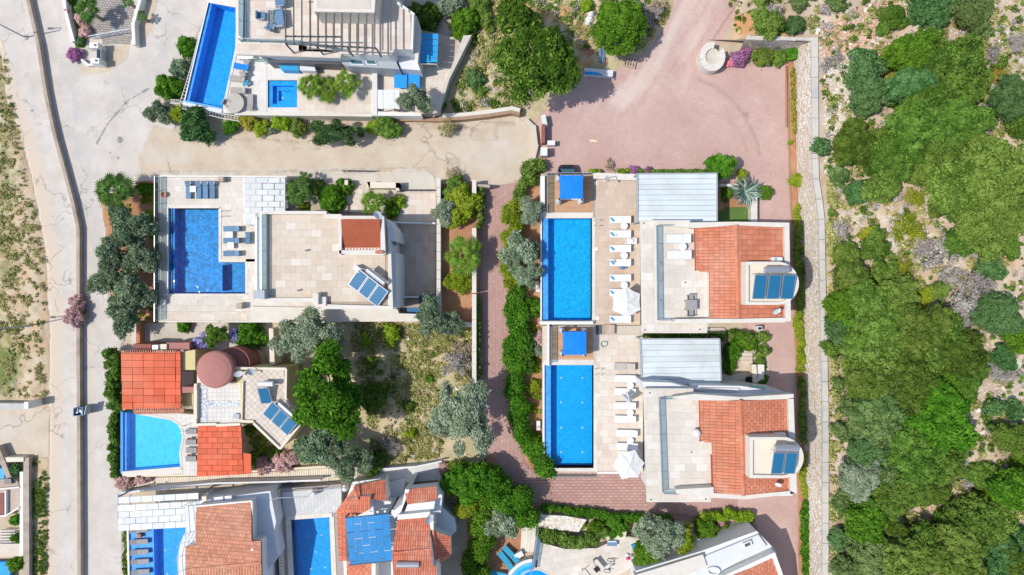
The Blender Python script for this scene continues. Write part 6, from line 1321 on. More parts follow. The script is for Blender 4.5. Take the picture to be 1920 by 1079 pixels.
# ================================================================== bottom middle villa: red roofs and blue solar roof
zG = 1.25
TG = MB(); TG.prism(PW([(516, 916), (670, 905), (675, 970), (640, 1200), (530, 1200)], zG), 0, .1); TG = TG.build('pool_terrace', 'jointgrey', loc=(*P(516, 1200)[:2], 0), kind='structure')
PG = [(546, 976), (617, 970), (626, 1200), (557, 1200)]
m = MB()
for q in ([(516, 918), (640, 908), (640, 968), (546, 976), (518, 978)], [(518, 978), (546, 976), (557, 1200), (532, 1200)], [(617, 970), (640, 968), (660, 1200), (626, 1200)]): m.prism(PW(q, zG), .1, zG-.03)
m.build('terrace_bed', 'jointgrey', TG)
tiles(TG, 'paving_slab', PW([(528, 924), (640, 914), (640, 960), (534, 968)], zG), zG-.03, .5, .32, 'greytile', t=.03, gap=.014, brick=.5, ang=math.pi/2+.07, seed=91)
for k, q in enumerate(([(536, 967), (622, 961), (623, 969.5), (537, 976)], [(536, 976), (545.5, 976), (556.5, 1200), (546, 1200)], [(617.5, 970), (626, 969), (636, 1200), (627, 1200)])): tiles(TG, 'coping_stone', PW(q, zG), zG-.03, .7, .5, 'coping', t=.05, gap=.01, ang=.07, seed=92+k)
pool('blue rectangular pool beside the grey terrace at the photo bottom', PG, zG, 'poolmid', .95, rim=None, lights=[(577, 1006), (603, 1003), (593, 1035), (583, 1067), (610, 1064)])
BG = thing('villa', 'villa with several stepped red tiled roofs around a blue solar roof', 'villa', P(740, 1000, 0))
m = MB(); m.prism(PW([(660, 905), (722, 898), (725, 945), (750, 950), (828, 950), (846, 1000), (820, 1060), (820, 1200), (650, 1200), (640, 1000), (640, 960)], 2.6), 0, 2.4); m.build('wall', 'whitewall', BG)
R_ = [
 ([(631, 957), (664, 915), (672, 945), (642, 962)], [(631, 957, 2.9), (664, 915, 2.9), (672, 945, 3.8)], 0.9),
 ([(664, 911), (722, 899), (725, 940), (672, 932)], [(664, 911, 2.9), (722, 899, 2.9), (672, 932, 3.7)], .1),
 ([(631, 957), (642, 954), (668, 962), (648, 975), (650, 1052), (636, 1052)], [(631, 957, 2.9), (636, 1052, 2.9), (668, 962, 3.7)], 1.57),
 ([(642, 954), (650, 936), (668, 932), (694, 930), (694, 955), (668, 968)], [(642, 954, 3.6), (668, 932, 3.8), (668, 968, 4.3)], .1),
 ([(758, 918), (818, 912), (820, 937), (764, 946)], [(758, 918, 5.4), (818, 912, 5.4), (764, 946, 6.0)], 0),
 ([(745, 975), (804, 968), (812, 1062), (820, 1060), (816, 1200), (745, 1200), (735, 1040)], [(745, 975, 5.0), (804, 968, 5.0), (735, 1040, 6.1)], 0),
 ([(812, 995), (845, 1006), (846, 1042), (818, 1061)], [(812, 995, 5.2), (845, 1006, 4.6), (846, 1042, 4.6)], 1.4),
 ([(650, 1052), (700, 1056), (698, 1200), (652, 1200)], [(650, 1052, 3.6), (700, 1056, 4.3), (652, 1200, 3.4)], 0.9)]
for i, (pl, pn, an) in enumerate(R_): slope_roof(BG, pl, pn, 'clayred', .2, .36, an, zb=pn[0][2]-.6 if i < 4 else pn[0][2]-1.2, barrel=3)
ridge(BG, (812, 993, 5.3), (818, 1062, 5.3), 'clayred', .12); ridge(BG, (664, 913, 3.5), (672, 938, 4.2), 'clayred', .1); ridge(BG, (738, 1037, 6.15), (806, 1030, 6.1), 'clayred', .1)
for pl, z0_, z1_, mt_ in (([(725, 905), (760, 897), (752, 950), (725, 952)], 0, .6, 'rooflight'), ([(764, 946), (816, 940), (812, 962), (756, 968)], 0, 5.3, 'whitewall'), ([(818, 912), (829, 930), (826, 962), (812, 962)], 0, 4.6, 'teal' if 0 else 'whitewall'), ([(733, 962), (754, 946), (760, 918), (768, 918), (752, 960), (740, 972)], 0, 5.6, 'whitewall'), ([(812, 965), (828, 950), (852, 972), (856, 995), (846, 1006), (814, 990)], 0, 2.6, 'whitewall'), ([(745, 966), (806, 960), (806, 970), (745, 975)], 3, 5.9, 'white'), ([(804, 968), (812, 968), (813, 994), (807, 994)], 3, 5.4, 'white'), ([(697, 1057), (704, 1057), (704, 1200), (697, 1200)], 0, 4.7, 'white'), ([(735, 1050), (742, 1048), (748, 1200), (740, 1200)], 0, 6.0, 'white')):
    m = MB(); m.pxp(pl, z0_, z1_); m.build('wall', mt_, BG)
m = MB(); m.pxp([(704, 1058), (736, 1052), (740, 1200), (704, 1200)], 0, 3.0); m.build('flat_roof', 'rooflight', BG)
SR = thing('solar_roof', 'bright blue roof of staggered panels over a steel frame', 'solar roof', P(700, 1060, 0)); zS = 5.3
sq = [(648, 972), (730, 964), (736, 1052), (656, 1060)]
for c in range(6):
    f0, f1 = c/6, (c+.965)/6; k = 4 if c % 2 else 3
    ys = [0]+[(j+ (.5 if c % 2 else 1))/3.2 for j in range(3)]+[1]; ys = sorted(set([max(0, min(1, y)) for y in ys]))
    for ya, yb in zip(ys[:-1], ys[1:]):
        if yb-ya < .03: continue
        L4 = lambda u, v: (sq[0][0]*(1-u)*(1-v)+sq[1][0]*u*(1-v)+sq[2][0]*u*v+sq[3][0]*(1-u)*v, sq[0][1]*(1-u)*(1-v)+sq[1][1]*u*(1-v)+sq[2][1]*u*v+sq[3][1]*(1-u)*v)
        m = MB(); m.prism(PW([L4(f0, ya), L4(f1, ya), L4(f1, yb-.014), L4(f0, yb-.014)], zS), zS-.05, zS, True); m.build('solar_panel', 'solarroof', SR)
for i, (a, b) in enumerate((((648, 972), (730, 964)), ((650, 1000), (732, 992)), ((653, 1030), (734, 1022)), ((656, 1060), (736, 1052)))): m = MB(); m.wall([P(*a, zS-.1), P(*b, zS-.1)], .08, zS-.2, zS-.06); m.build('beam', 'darkmetal', SR)
for x, y in sq: p = P(x, y, zS-.2); m = MB(); m.obox(p[0], p[1], .12, .12, .5, zS-.2); m.build('post', 'darkmetal', SR)
for i in range(4): p = P(694+i*14, 961-i, zS); m = MB(); m.cyl(p[0], p[1], zS-.3, zS+.05, .07, .1, 8); m.build('vent', 'whitemetal', SR)
bx_('roof_box', 'air conditioner', 728, 941, .6, .35, 2.4, 3.0, 'whitemetal', 'white air conditioner in the shaded court of the red roofed villa')
place('dish', None, 806, 966, 5.9, 1.2, 'dark shaded satellite dish on the white wall of the red roofed villa', 'satellite dishes', (1.2, 1.2, 1.2))
place('solg', solar(2, .98, 1.6, .03, pm='black'), 768, 1076, 5.6, 0, 'two dark solar collectors on the red tiles at the photo bottom', 'solar water heaters')
fb = thing('roof_frame', 'long barred concrete gutter wall between the two bottom villas', 'wall', P(522, 1000, 0))
for i in range(42): y = 921+i*6.2; x = 518.5+(y-921)*.055; m = MB(); m.pxp([(x-3, y), (x+4, y), (x+4, y+5.2), (x-3, y+5.2)], 0, 1.7); m.build('coping_block', 'cream', fb)
for z_, nm in ((1.0, 'a'),): 
    m = MB(); m.tube([P(505, 939, 3.2), P(520, 934, 3.2), P(575, 932, 3.2), P(588, 920, 3.2), P(644, 915, 3.2)], .04, 5); tag(m.build('handrail', 'greymetal'), 'grey steel rail at the head of the grey pool terrace', 'rail')
for x, y, l in ((519, 1012, 'upper white lamp post beside the rectangular pool'), (588, 924, 'white lamp post at the head of the rectangular pool'), (646, 916, 'white lamp post left of the red roofs')):
    t_ = thing('lamp_post', l, 'lamp post', P(x, y, 1.0), 'lamp posts of the red roofed villa'); p = P(x, y, 1.8); m = MB(); m.obox(p[0], p[1], .42, .5, .9, 1.7); m.build('pillar', 'cream', t_); m = MB(); m.lathe(p[0]+.05, p[1], [(.06, 1.7), (.2, 1.85), (.24, 2.05), (.12, 2.2)], 12); m.build('lamp_globe', 'fabricwhite', t_)
# grey yard beyond the red roofs
m = MB(); m.pxp([(698, 884), (824, 868), (826, 900), (760, 905), (726, 900)], 0, .4); tag(m.build('grey_yard', 'greytile'), kind='structure')
m = MB(); m.wall([P(x, y, 1.2) for x, y in ((700, 882), (780, 876), (828, 866))], .14, 0, 1.1); tag(m.build('garden_wall', 'whitewall'), 'white wall above the grey yard', 'wall')
# ================================================================== bottom right villa and its terrace
zE = .8
TE = MB(); TE.prism(PW([(1005, 1015), (1060, 1030), (1120, 1028), (1170, 1005), (1200, 1010), (1202, 1055), (1150, 1085), (1150, 1200), (1042, 1200), (1039, 1095), (1028, 1078), (1010, 1069), (1000, 1068)], zE), 0, zE-.03); TE = TE.build('pool_terrace', 'jointlight', loc=(*P(985, 1200)[:2], 0), kind='structure')
tiles(TE, 'paving_slab', PW([(1008, 1016), (1060, 1030), (1120, 1028), (1170, 1006), (1198, 1012), (1200, 1054), (1150, 1084), (1150, 1120), (1043, 1120), (1039, 1095), (1029, 1079), (1010, 1069), (1003, 1068)], zE), zE-.03, .8, .6, 'travpale', t=.03, gap=.012, brick=.4, ang=.2, seed=101)
ring = lambda cx, cy, r, n=26, a0=0, a1=2*math.pi: [(cx+r*math.cos(a0+(a1-a0)*k/n), cy+r*math.sin(a0+(a1-a0)*k/n)) for k in range(n+1)]
for k, (ro, ri, mt_, zz) in enumerate(((58, 52, 'white', zE), (52, 46, 'poolrim', zE-.08), (46, 41, 'poolmid', zE-.2), (41, 36.5, 'poolrim', zE-.12))): m = MB(); m.prism(PW(ring(1003, 1106, ro, 20, 2.4, 4.62)+ring(1003, 1106, ri, 20, 2.4, 4.62)[::-1], zz), 0, zz); tag(m.build('pool_ring' if k else 'pool_kerb', mt_), ['round white kerb of the fan shaped pool at the photo bottom', 'pale blue outer step of the fan shaped pool', 'deep blue middle step of the fan shaped pool', 'pale blue inner step of the fan shaped pool'][k], 'pool kerb' if k == 0 else 'pool step')
m = MB(); R1, R2 = PW(ring(1004, 1104, 36.5, 30), zE+.04), PW(ring(1004, 1104, 34.5, 30), zE+.04); m.add([(*p, zE+.04) for p in R1]+[(*p, zE+.04) for p in R2], [(i, i+1, 32+i, 31+i) for i in range(30)]); tag(m.build('pool_edge', 'coping', loc=None), 'thin pale edge of the round blue pool at the photo bottom', 'pool kerb').data.flip_normals()
pool('round bright blue pool cut by the photo bottom', ring(1004, 1104, 35)[:-1], zE+.04, 'poolmid', .5)
# bridge rail over it
br_ = railing('narrow glass railing leading down beside the round pool', [(1008, 988), (995, 1068)], .9, 1.2, 'glass', 1.5)
m = MB(); m.wall([P(1012, 990, 1.0), P(1002, 1066, 1.0)], .5, 0, .8); tag(m.build('terrace_edge', 'greymetal'), 'grey edge strip beside the narrow glass railing', 'kerb')
for i, (x, y, a) in enumerate(((948, 1048, -.9), (958, 1037, -.8), (938, 1076, -.2))):
    place('te', lounger('towelblue', 'whitemetal', .33, 22, L=1.9, W=.55), x, y, .3, a, ['teal lounger on the red soil left of the round pool', 'second teal lounger beside the round pool, right of the first', 'teal lounger cut by the photo bottom'][i], 'teal loungers of the round pool')
bx_('folded_lounger', 'lounger', 973, 1040, .8, .5, .3, .75, 'whitemetal', 'white folded lounger beside the teal loungers', .5)
E = thing('villa', 'white villa with a slanting orange roof cut by the bottom edge', 'villa', P(1350, 1060, 0)); zEe = 4.2
m = MB(); m.prism(PW([(1195, 1110), (1195, 1078), (1320, 1040), (1425, 1002), (1462, 1040), (1480, 1200), (1195, 1200)], zEe), 0, zEe-.8); m.build('wall', 'whitewall', E)
m = MB(); m.pxp([(1330, 1040), (1422, 1003), (1438, 1025), (1345, 1075), (1310, 1090), (1300, 1060)], 0, 3.7); m.build('flat_roof', 'rooflight', E)
m = MB(); m.pxp([(1190, 1079), (1318, 1040), (1326, 1062), (1290, 1079), (1200, 1110)], 3.0, 3.9); m.build('roof_ledge', 'offwhite', E)
m = MB(); m.wall([P(*q, 4.4) for q in ((1350, 1086), (1450, 1040), (1468, 1090), (1480, 1200))], .35, 3.3, 4.5); m.build('parapet', 'white', E)
slope_roof(E, [(1368, 1082), (1448, 1044), (1464, 1090), (1474, 1200), (1350, 1200)], [(1368, 1082, 4.6), (1448, 1044, 4.2), (1474, 1200, 4.2)], 'clay', .3, .4, -.45, barrel=3, brick=.5)
m = MB(); p = P(1402, 1024, 3.8); m.wall([(p[0]-.3, p[1]-.12), (p[0]+.3, p[1]+.12), (p[0]+.2, p[1]+.5), (p[0]-.4, p[1]+.25)], .1, 3.7, 4.0, closed=True); m.build('skylight_frame', 'white', E); m = MB(); m.obox(p[0]-.05, p[1]+.15, .5, .35, 3.7, 3.76, .4); m.build('skylight_glass', 'windowglass', E)
m = MB(); p = P(1337, 1070, 3.8); m.lathe(p[0], p[1], [(.6, 3.7), (.6, 3.95), (.45, 3.96), (.42, 3.75)], 20, .6); m.build('roof_lantern', 'whitewall', E)
m = MB(); m.pxp([(1200, 1050), (1310, 1010), (1330, 1030), (1210, 1075)], 0, 1.2); tag(m.build('side_yard', 'rooflight'), kind='structure')
m = MB(); m.pxp([(1360, 1022), (1410, 985), (1425, 1000), (1380, 1030)], 0, .3); tag(m.build('stone_yard', 'brownwall'), kind='structure')
m = MB(); m.wall([P(x, y, 1.2) for x, y in ((1362, 1018), (1385, 1002), (1407, 982))], .18, 0, 1.2); tag(m.build('garden_wall', 'white'), 'white wall at the tip of the hedge above the bottom right villa', 'wall')
# things on that terrace
def slatbed(l, x, y, a):
    p = P(x, y, zE); t_ = thing('garden_table', l, 'table', p, rz=a); m = MB(); m.obox(0, 0, 1.9, 1.1, .62, .66); m.build('table_top', 'travpale', t_, local=True)
    for sx in (-.45, .45): m = MB(); m.obox(sx, 0, .06, 1.12, .66, .69); m.build('slat', 'darkmetal', t_, local=True)
    for sx in (-.8, .8):
        for sy in (-.45, .45): m = MB(); m.obox(sx, sy, .06, .06, 0, .62); m.build('leg', 'darkmetal', t_, local=True)
slatbed('large square barred table on the lower terrace', 1110, 1064, .7); bx_('cushion', 'cushion', 1119, 1068, .45, .45, zE+.7, zE+.76, 'black', 'black cushion on the barred table', .7); bx_('cushion', 'cushion', 1110, 1058, .4, .4, zE+.7, zE+.75, 'travpale', 'pale cushion on the barred table', .7)
t_ = thing('bicycle', 'bicycle standing on the lower terrace right of the barred table', 'bicycle', P(1137, 1058, zE)); 
for dx_ in (-.5, .5):
    p = P(1141, 1058, zE); m = MB(); m.tube([(p[0]+dx_*.3+.34*math.cos(a/14*6.283), p[1]+dx_+.0, zE+.34+.34*math.sin(a/14*6.283)) for a in range(15)], .025, 5); m.build('wheel', 'black', t_)
p = P(1141, 1058, zE); m = MB(); m.tube([(p[0]-.15, p[1]-.5, zE+.34), (p[0], p[1], zE+.8), (p[0]+.12, p[1]+.4, zE+.85), (p[0]+.15, p[1]+.5, zE+.34)], .03, 5); m.build('frame', 'greymetal', t_); m = MB(); m.tube([(p[0]-.2, p[1]+.42, zE+.95), (p[0]+.4, p[1]+.38, zE+.95)], .02, 5); m.build('handlebar', 'darkmetal', t_); m = MB(); m.obox(p[0]-.05, p[1]-.1, .15, .26, zE+.88, zE+.93); m.build('saddle', 'black', t_)
bx_('blue_crate', 'crate', 1188, 1024, .4, .35, zE, zE+.3, 'towelblue', 'small blue crate among the toys beside the olive tree', .4)
for x, y, m_, l in ((1176, 1040, 'fabricwhite', 'white paddling toy on the lower terrace'), (1177, 1047, 'pinkplastic', 'pink toy on the lower terrace'), (1191, 1034, 'terracotta', 'orange toy beside the blue crate'), (1184, 1041, 'fabricgrey', 'grey toy beside the white one')): m = MB(); p = P(x, y, zE); m.lathe(p[0], p[1], [(.16, zE), (.2, zE+.14), (.08, zE+.26)], 9, .8); tag(m.build('toy', m_), l, 'toy', 'toys beside the olive tree')
t_ = thing('grill_bench', 'grey and white bench on the lower terrace below the planted wall', 'bench', P(1147, 1016, zE)); p = P(1147, 1016, zE); m = MB(); m.obox(p[0], p[1], .9, .5, zE+.3, zE+.42); m.build('seat', 'slingblue', t_); m = MB(); m.obox(p[0]-.1, p[1]+.3, .8, .1, zE+.3, zE+.8); m.build('backrest', 'whitemetal', t_); [MB().obox(p[0]+s, p[1], .06, .45, zE, zE+.3).build('leg', 'greymetal', t_) for s in (-.38, .38)]
# stone steps left of the terrace
st = thing('stone_steps', 'long pale stone steps beside the lower right terrace', 'steps', P(990, 1010, 0))
for i in range(5): m = MB(); x = 979+i*5.4; m.pxp([(x, 974), (x+5, 974), (x+2-.0*i, 1035), (x-3.4, 1035)], 0, .15+.13*i); m.build('step', 'coping', st)
m = MB(); m.pxp([(1008, 965), (1060, 968), (1100, 975), (1085, 998), (1010, 990)], 0, 1.1); tag(m.build('rough_wall', 'wallface'), 'broad rough stone retaining wall above the lower right terrace', 'wall')
m = MB(); m.pxp([(1132, 998), (1175, 997), (1172, 1012), (1138, 1014)], 0, 1.3); tag(m.build('garden_wall', 'cream'), 'pale garden wall left of the big olive above the terrace', 'wall')
# ================================================================== house in the bottom left corner
K = thing('house', 'partly visible house with maroon tiled terrace in the bottom left corner', 'house', P(10, 960, 0))
m = MB(); m.wall([P(-8, 838, .9), P(3, 862, .9), P(16, 896, .9)], .45, 0, .9); m.build('garden_wall', 'brownwall', K)
m = MB(); m.pxp([(-60, 876), (8, 879), (8, 898), (-60, 898)], 0, .7); m.build('awning', 'blueroof', K)
m = MB(); m.pxp([(-60, 899), (14, 899), (20, 893), (34, 905), (35, 913), (10, 919), (-60, 921)], 0, .5); m.build('side_roof', 'woodgrey', K)
m = MB(); m.pxp([(8, 898), (20, 898), (22, 908), (8, 908)], .5, .8); m.build('grill', 'darkmetal', K)
m = MB(); m.pxp([(-60, 921), (36, 913), (37, 958), (-60, 970)], 0, .4); m.build('terrace_block', 'woodgrey', K)
for q_ in (((-60, 923), (36, 914)), ((10, 921), (10, 968)), ((-60, 969), (10, 968), (36, 952))): m = MB(); m.wall([P(*q, .7) for q in q_], .14, .3, .7+.003*len(q_)); m.build('parapet', 'white', K)
m = MB(); m.pxp([(-60, 926), (7, 925), (7, 965), (-60, 966)], .4, .46); m.build('terrace_floor', 'maroon', K)
for i in range(5): m = MB(); m.pxp(rect(0, 995+i*5.2, 28, 996.5+i*5.2), .2, .5, True); m.build('slat', 'white', K)
m = MB(); m.pxp([(-60, 1020), (44, 1020), (44, 1044), (-60, 1046)], 0, .5); m.build('patio', 'travwarm', K)
pool('small corner of a blue pool at the bottom left', [(-60, 1056), (18, 1054), (16, 1200), (-60, 1200)], .6, 'poolmid', .6)
m = MB(); m.pxp([(44, 860), (54, 858), (55, 1200), (44, 1200)], 0, .7); tag(m.build('boundary_wall', 'brownwall'), 'brown stone wall right of the corner house', 'wall')
m = MB(); m.pxp([(37, 885), (43.5, 885), (43.5, 1040), (37, 1040)], 0, .6); tag(m.build('boundary_wall', 'whitewall'), 'white wall hugging the brown wall of the corner house', 'wall')
m = MB(); m.pxp([(-100, 755), (46, 757), (46, 768), (-100, 768)], 0, 1.0); tag(m.build('yard_wall', 'concrete'), 'grey wall at the top of the dusty yard', 'wall')
m = MB(); m.pxp([(45, 754), (53, 754), (53, 767), (45, 767)], 0, 1.9); tag(m.build('gate_pillar', 'white'), 'white pillar ending the grey yard wall', 'pillar')
m = MB(); m.pxp([(-100, 858), (44, 858), (44, 866), (-100, 870)], 0, .8); tag(m.build('yard_wall', 'cream'), 'cream wall at the bottom of the dusty yard', 'wall')
# ================================================================== walls, street furniture, odds and ends
big = thing('retaining_wall', 'very long pale stone retaining wall with a flat coping below the hillside', 'wall', P(1498, 560, 0))
base = [(1488, 92), (1494, 330), (1500, 430), (1503, 560), (1507, 780), (1511, 1400)]; top = [(1521.5, 76), (1524, 331), (1535, 400), (1538, 560), (1542.5, 780), (1542, 1400)]; out = [(1534, 70), (1535, 331), (1546, 400), (1549, 560), (1554, 780), (1553, 1400)]
zW = 3.3
def strip(a, b, za, zb, mt, name, parent, n=40):
    m = MB(); ys = [p[1] for p in a]
    def it(L, f):
        k = f*(len(L)-1); i = min(int(k), len(L)-2); u = k-i; return (L[i][0]*(1-u)+L[i+1][0]*u, L[i][1]*(1-u)+L[i+1][1]*u)
    A = [P(*it(a, i/n), za) for i in range(n+1)]; B = [P(*it(b, i/n), zb) for i in range(n+1)]
    m.add(A+B, [(i, i+1, n+2+i, n+1+i) for i in range(n)]); o = m.build(name, mt, parent); o.data.flip_normals(); return o, B
strip(base, top, 0, zW, 'wallface', 'wall_face', big)
def it(L, y): return np.interp(y, [p[1] for p in L], [p[0] for p in L])
y = 70.0; k = 0
while y < 1300:
    y2 = y+38; m = MB(); m.prism(PW([(it(top, y), y), (it(out, y), y), (it(out, y2-.7), y2-.7), (it(top, y2-.7), y2-.7)], zW+.12), zW-.12, zW+.12); m.build('coping_slab', 'concrete', big); y = y2
tw_ = thing('retaining_wall', 'short horizontal stone wall with flowers growing at its foot', 'wall', P(1450, 95, 0))
strip([(1524, 97), (1460, 96), (1400, 94), (1385, 100)], [(1522, 74), (1460, 70), (1410, 66), (1398, 70)], 0, zW, 'wallface', 'wall_face', tw_)
for i in range(4): m = MB(); x = 1400+i*31; m.prism(PW([(x, 67+i), (x+30.3, 68+i), (x+30.3, 75.5+i*.5), (x, 74+i*.5)], zW+.1), zW-.12, zW+.1); m.build('coping_slab', 'concrete', tw_)
# lower roadside wall on the left
lw = thing('road_wall', 'long low brown stone wall dividing the road from its verge', 'wall', P(120, 400, 0)); LW = [(44, -80), (52, 0), (72, 90), (84, 170), (94, 220), (104, 262), (120, 320), (137, 385), (146, 428), (146, 560), (147, 800), (148, 1000), (149, 1400)]
L2 = [(x, np.interp(x, [0], [0])) for x in ()]; acc = []
for (ax, ay), (bx, by) in zip(LW[:-1], LW[1:]):
    n = max(1, int(math.hypot(bx-ax, by-ay)/30))
    for i in range(n): acc.append(((ax+(bx-ax)*i/n, ay+(by-ay)*i/n), (ax+(bx-ax)*(i+1)/n, ay+(by-ay)*(i+1)/n)))
for a, b in acc: m = MB(); m.wall([P(*a, .6), P(*b, .6)], .3, 0, .6); m.build('wall_section', 'brownwall', lw)
# stone walls and kerbs north of the dirt road
sw = thing('field_wall', 'curved reddish stone field wall between the dirt road and the wild slope', 'wall', P(900, 220, 0)); pts = [(830, 222), (870, 220), (915, 215), (960, 208), (975, 212)]
m = MB(); m.wall([P(x, y, .9) for x, y in pts], .45, 0, .9); m.build('wall_body', 'stonebrown', sw); m = MB(); m.wall([P(x, y-5, 1.0) for x, y in pts], .35, 0, 1.0); m.build('wall_top', 'offwhite', sw)
sw = thing('field_wall', 'pale rubble bank curving round the end of the dirt road', 'wall', P(1000, 260, 0)); m = MB(); m.wall([P(x, y, .5) for x, y in ((985, 225), (1000, 240), (1004, 275), (998, 300), (985, 318))], .5, 0, .45); m.build('bank', 'flag', sw)
m = MB(); m.pxp([(697, 219), (830, 222), (840, 228), (700, 226)], 0, .5); tag(m.build('field_wall', 'stonebrown'), 'rusty brown stone footing below the white canopy wall', 'wall')
m = MB(); m.wall([P(1019, 233, 1.2), P(1019, 268, 1.2)], .28, 0, 1.2); tag(m.build('gate_post', 'maroon'), 'narrow dark red gate wall at the court corner', 'wall')
# top left property
m = MB(); m.wall([P(x, y, .9) for x, y in ((113, -60), (122, 20), (137, 78))], .3, 0, .9); tag(m.build('garden_wall', 'white'), 'white wall left of the lawn strip at the top left', 'wall')
m = MB(); m.wall([P(x, y, .9) for x, y in ((268, -60), (262, 0), (249, 45), (251, 84))], .3, 0, .9); tag(m.build('garden_wall', 'white'), 'white wall right of the grey paved driveway', 'wall')
gt = thing('driveway_gate', 'long white gate across the grey paved driveway', 'gate', P(165, 68, 0)); a = P(166, 68, .9); b = P(245, 54, .9)
for zz in (.3, .6, .9): m = MB(); m.tube([(a[0], a[1], zz), (b[0], b[1], zz)], .035, 5); m.build('rail', 'whitemetal', gt)
for i in range(12): m = MB(); x = a[0]+(b[0]-a[0])*i/11; y_ = a[1]+(b[1]-a[1])*i/11; m.obox(x, y_, .04, .04, .1, .92); m.build('bar', 'greymetal', gt)
for x, y, l in ((177, 86, 'upper white square gate pillar with a lamp'), (179, 115, 'lower white square gate pillar with a lamp')):
    t_ = thing('gate_pillar', l, 'pillar', P(x, y, 0), 'gate pillars of the top left driveway'); p = P(x, y, 1.2); m = MB(); m.obox(p[0], p[1], .8, .5, 0, 1.3); m.build('pillar_body', 'white', t_); m = MB(); m.cyl(p[0]+.15, p[1], 1.3, 1.45, .08, .06, 8); m.build('lamp', 'black', t_)
m = MB(); m.wall([P(x, y, .5) for x, y in ((152, 112), (165, 122), (186, 120))], .2, 0, .5); tag(m.build('garden_kerb', 'white'), 'curved white kerb beside the lower gate pillar', 'kerb')
m = MB(); [m.wall([P(179+dx_, 92, 1.0), P(179+dx_, 112, 1.0)], .05, .1, 1.0) for dx_ in (2, 10)]; tag(m.build('pedestrian_gate', 'greymetal'), 'small grey gate between the two white pillars', 'gate')
for x, y, l in ((48, 71, 'street lamp at the road edge in the top left corner'), (52, 612, 'street lamp on the dusty verge left of the flowering shrub')):
    t_ = thing('street_lamp', l, 'street lamp', P(x, y, 0), 'street lamps'); p = P(x, y, 0); m = MB(); m.tube([(p[0], p[1], 0), (p[0], p[1], 5.2)], .07, 8, .045); m.build('pole', 'greymetal', t_); m = MB(); m.tube([(p[0], p[1], 5.2), (p[0]-.1, p[1]+.2, 5.6), (p[0]-1.0, p[1]+.1, 5.8)], .04, 6); m.build('arm', 'greymetal', t_)
    m = MB(); m.obox(p[0]-1.2, p[1]+.1, .5, .2, 5.72, 5.84); m.build('lamp_head', 'whitemetal', t_); m = MB(); m.lathe(p[0], p[1], [(.28, 0), (.26, .12), (.1, .2)], 12); m.build('footing', 'concrete', t_)
# skip by the road wall
t_ = thing('rubbish_skip', 'grey blue metal skip with white rubbish standing on the road wall', 'skip', P(150, 772, .3)); p = P(150, 772, 1.0); m = MB(); m.wall([(p[0]-.42, p[1]-.35), (p[0]+.42, p[1]-.3), (p[0]+.4, p[1]+.4), (p[0]-.4, p[1]+.35)], .06, .3, 1.3, closed=True); m.build('side', 'slingblue', t_); m = MB(); m.obox(p[0], p[1], .8, .65, .4, .8); m.build('bottom', 'darkmetal', t_)
m = MB(); [m.obox(p[0]+random.uniform(-.3, .3), p[1]+random.uniform(-.2, .2), .25, .15, .8, 1.0+random.uniform(0, .15), random.uniform(0, 3)) for _ in range(5)]; o = m.build('rubbish', 'fabricwhite', t_, kind='stuff')
m = MB(); p = P(161, 769, 1.3); m.obox(p[0], p[1], .06, .9, .5, 1.4, -.2); m.build('lid', 'greymetal', t_)
# parked car, mostly under the deck
car = thing('parked_car', 'black car parked nose under the upper timber deck', 'car', P(1064, 345, 0)); p = P(1064, 349, .7); cx, cy = p[0], p[1]-.0; yb = P(1064, 309, .9)[1]
def sect(y, hw, zt_, zb=.25): return [(cx-hw, y, zb), (cx-hw, y, zt_*.62), (cx-hw*.82, y, zt_), (cx+hw*.82, y, zt_), (cx+hw, y, zt_*.62), (cx+hw, y, zb)]
S_ = [sect(yb, .62, .85), sect(yb-.15, .82, .98), sect(yb-.5, .88, 1.05), sect(yb-1.5, .9, 1.05), sect(yb-3.6, .88, .95), sect(yb-4.2, .75, .7)]
m = MB(); V = [v for s_ in S_ for v in s_]; m.add(V, [(i*6+k, i*6+k+1, (i+1)*6+k+1, (i+1)*6+k) for i in range(5) for k in range(5)]+[(0, 1, 2, 3, 4, 5), (35, 34, 33, 32, 31, 30)]); m.build('body', 'carpaint', car, smooth=True)
m = MB(); V = [(cx-.66, yb-.42, 1.04), (cx+.66, yb-.42, 1.04), (cx+.55, yb-.85, 1.38), (cx-.55, yb-.85, 1.38)]; m.add(V, [(0, 3, 2, 1)]); m.build('rear_window', 'carglass', car)
m = MB(); V = [(cx-.55, yb-.85, 1.38), (cx+.55, yb-.85, 1.38), (cx+.55, yb-2.2, 1.42), (cx-.55, yb-2.2, 1.42), (cx-.74, yb-.5, 1.02), (cx+.74, yb-.5, 1.02), (cx+.74, yb-2.9, 1.0), (cx-.74, yb-2.9, 1.0)]; m.add(V, [(3, 2, 1, 0), (0, 4, 7, 3), (1, 2, 6, 5), (2, 3, 7, 6)]); m.build('roof', 'carpaint', car)
for sx in (-.55, .55): m = MB(); m.obox(cx+sx, yb+.0, .3, .06, .6, .75); m.build('tail_light', 'pinkplastic', car)
for sx in (-.8, .8):
    for yy in (yb-.9, yb-3.4): m = MB(); m.tube([(cx+sx-.1, yy, .32), (cx+sx+.1, yy, .32)], .32, 14); m.build('wheel', 'black', car)
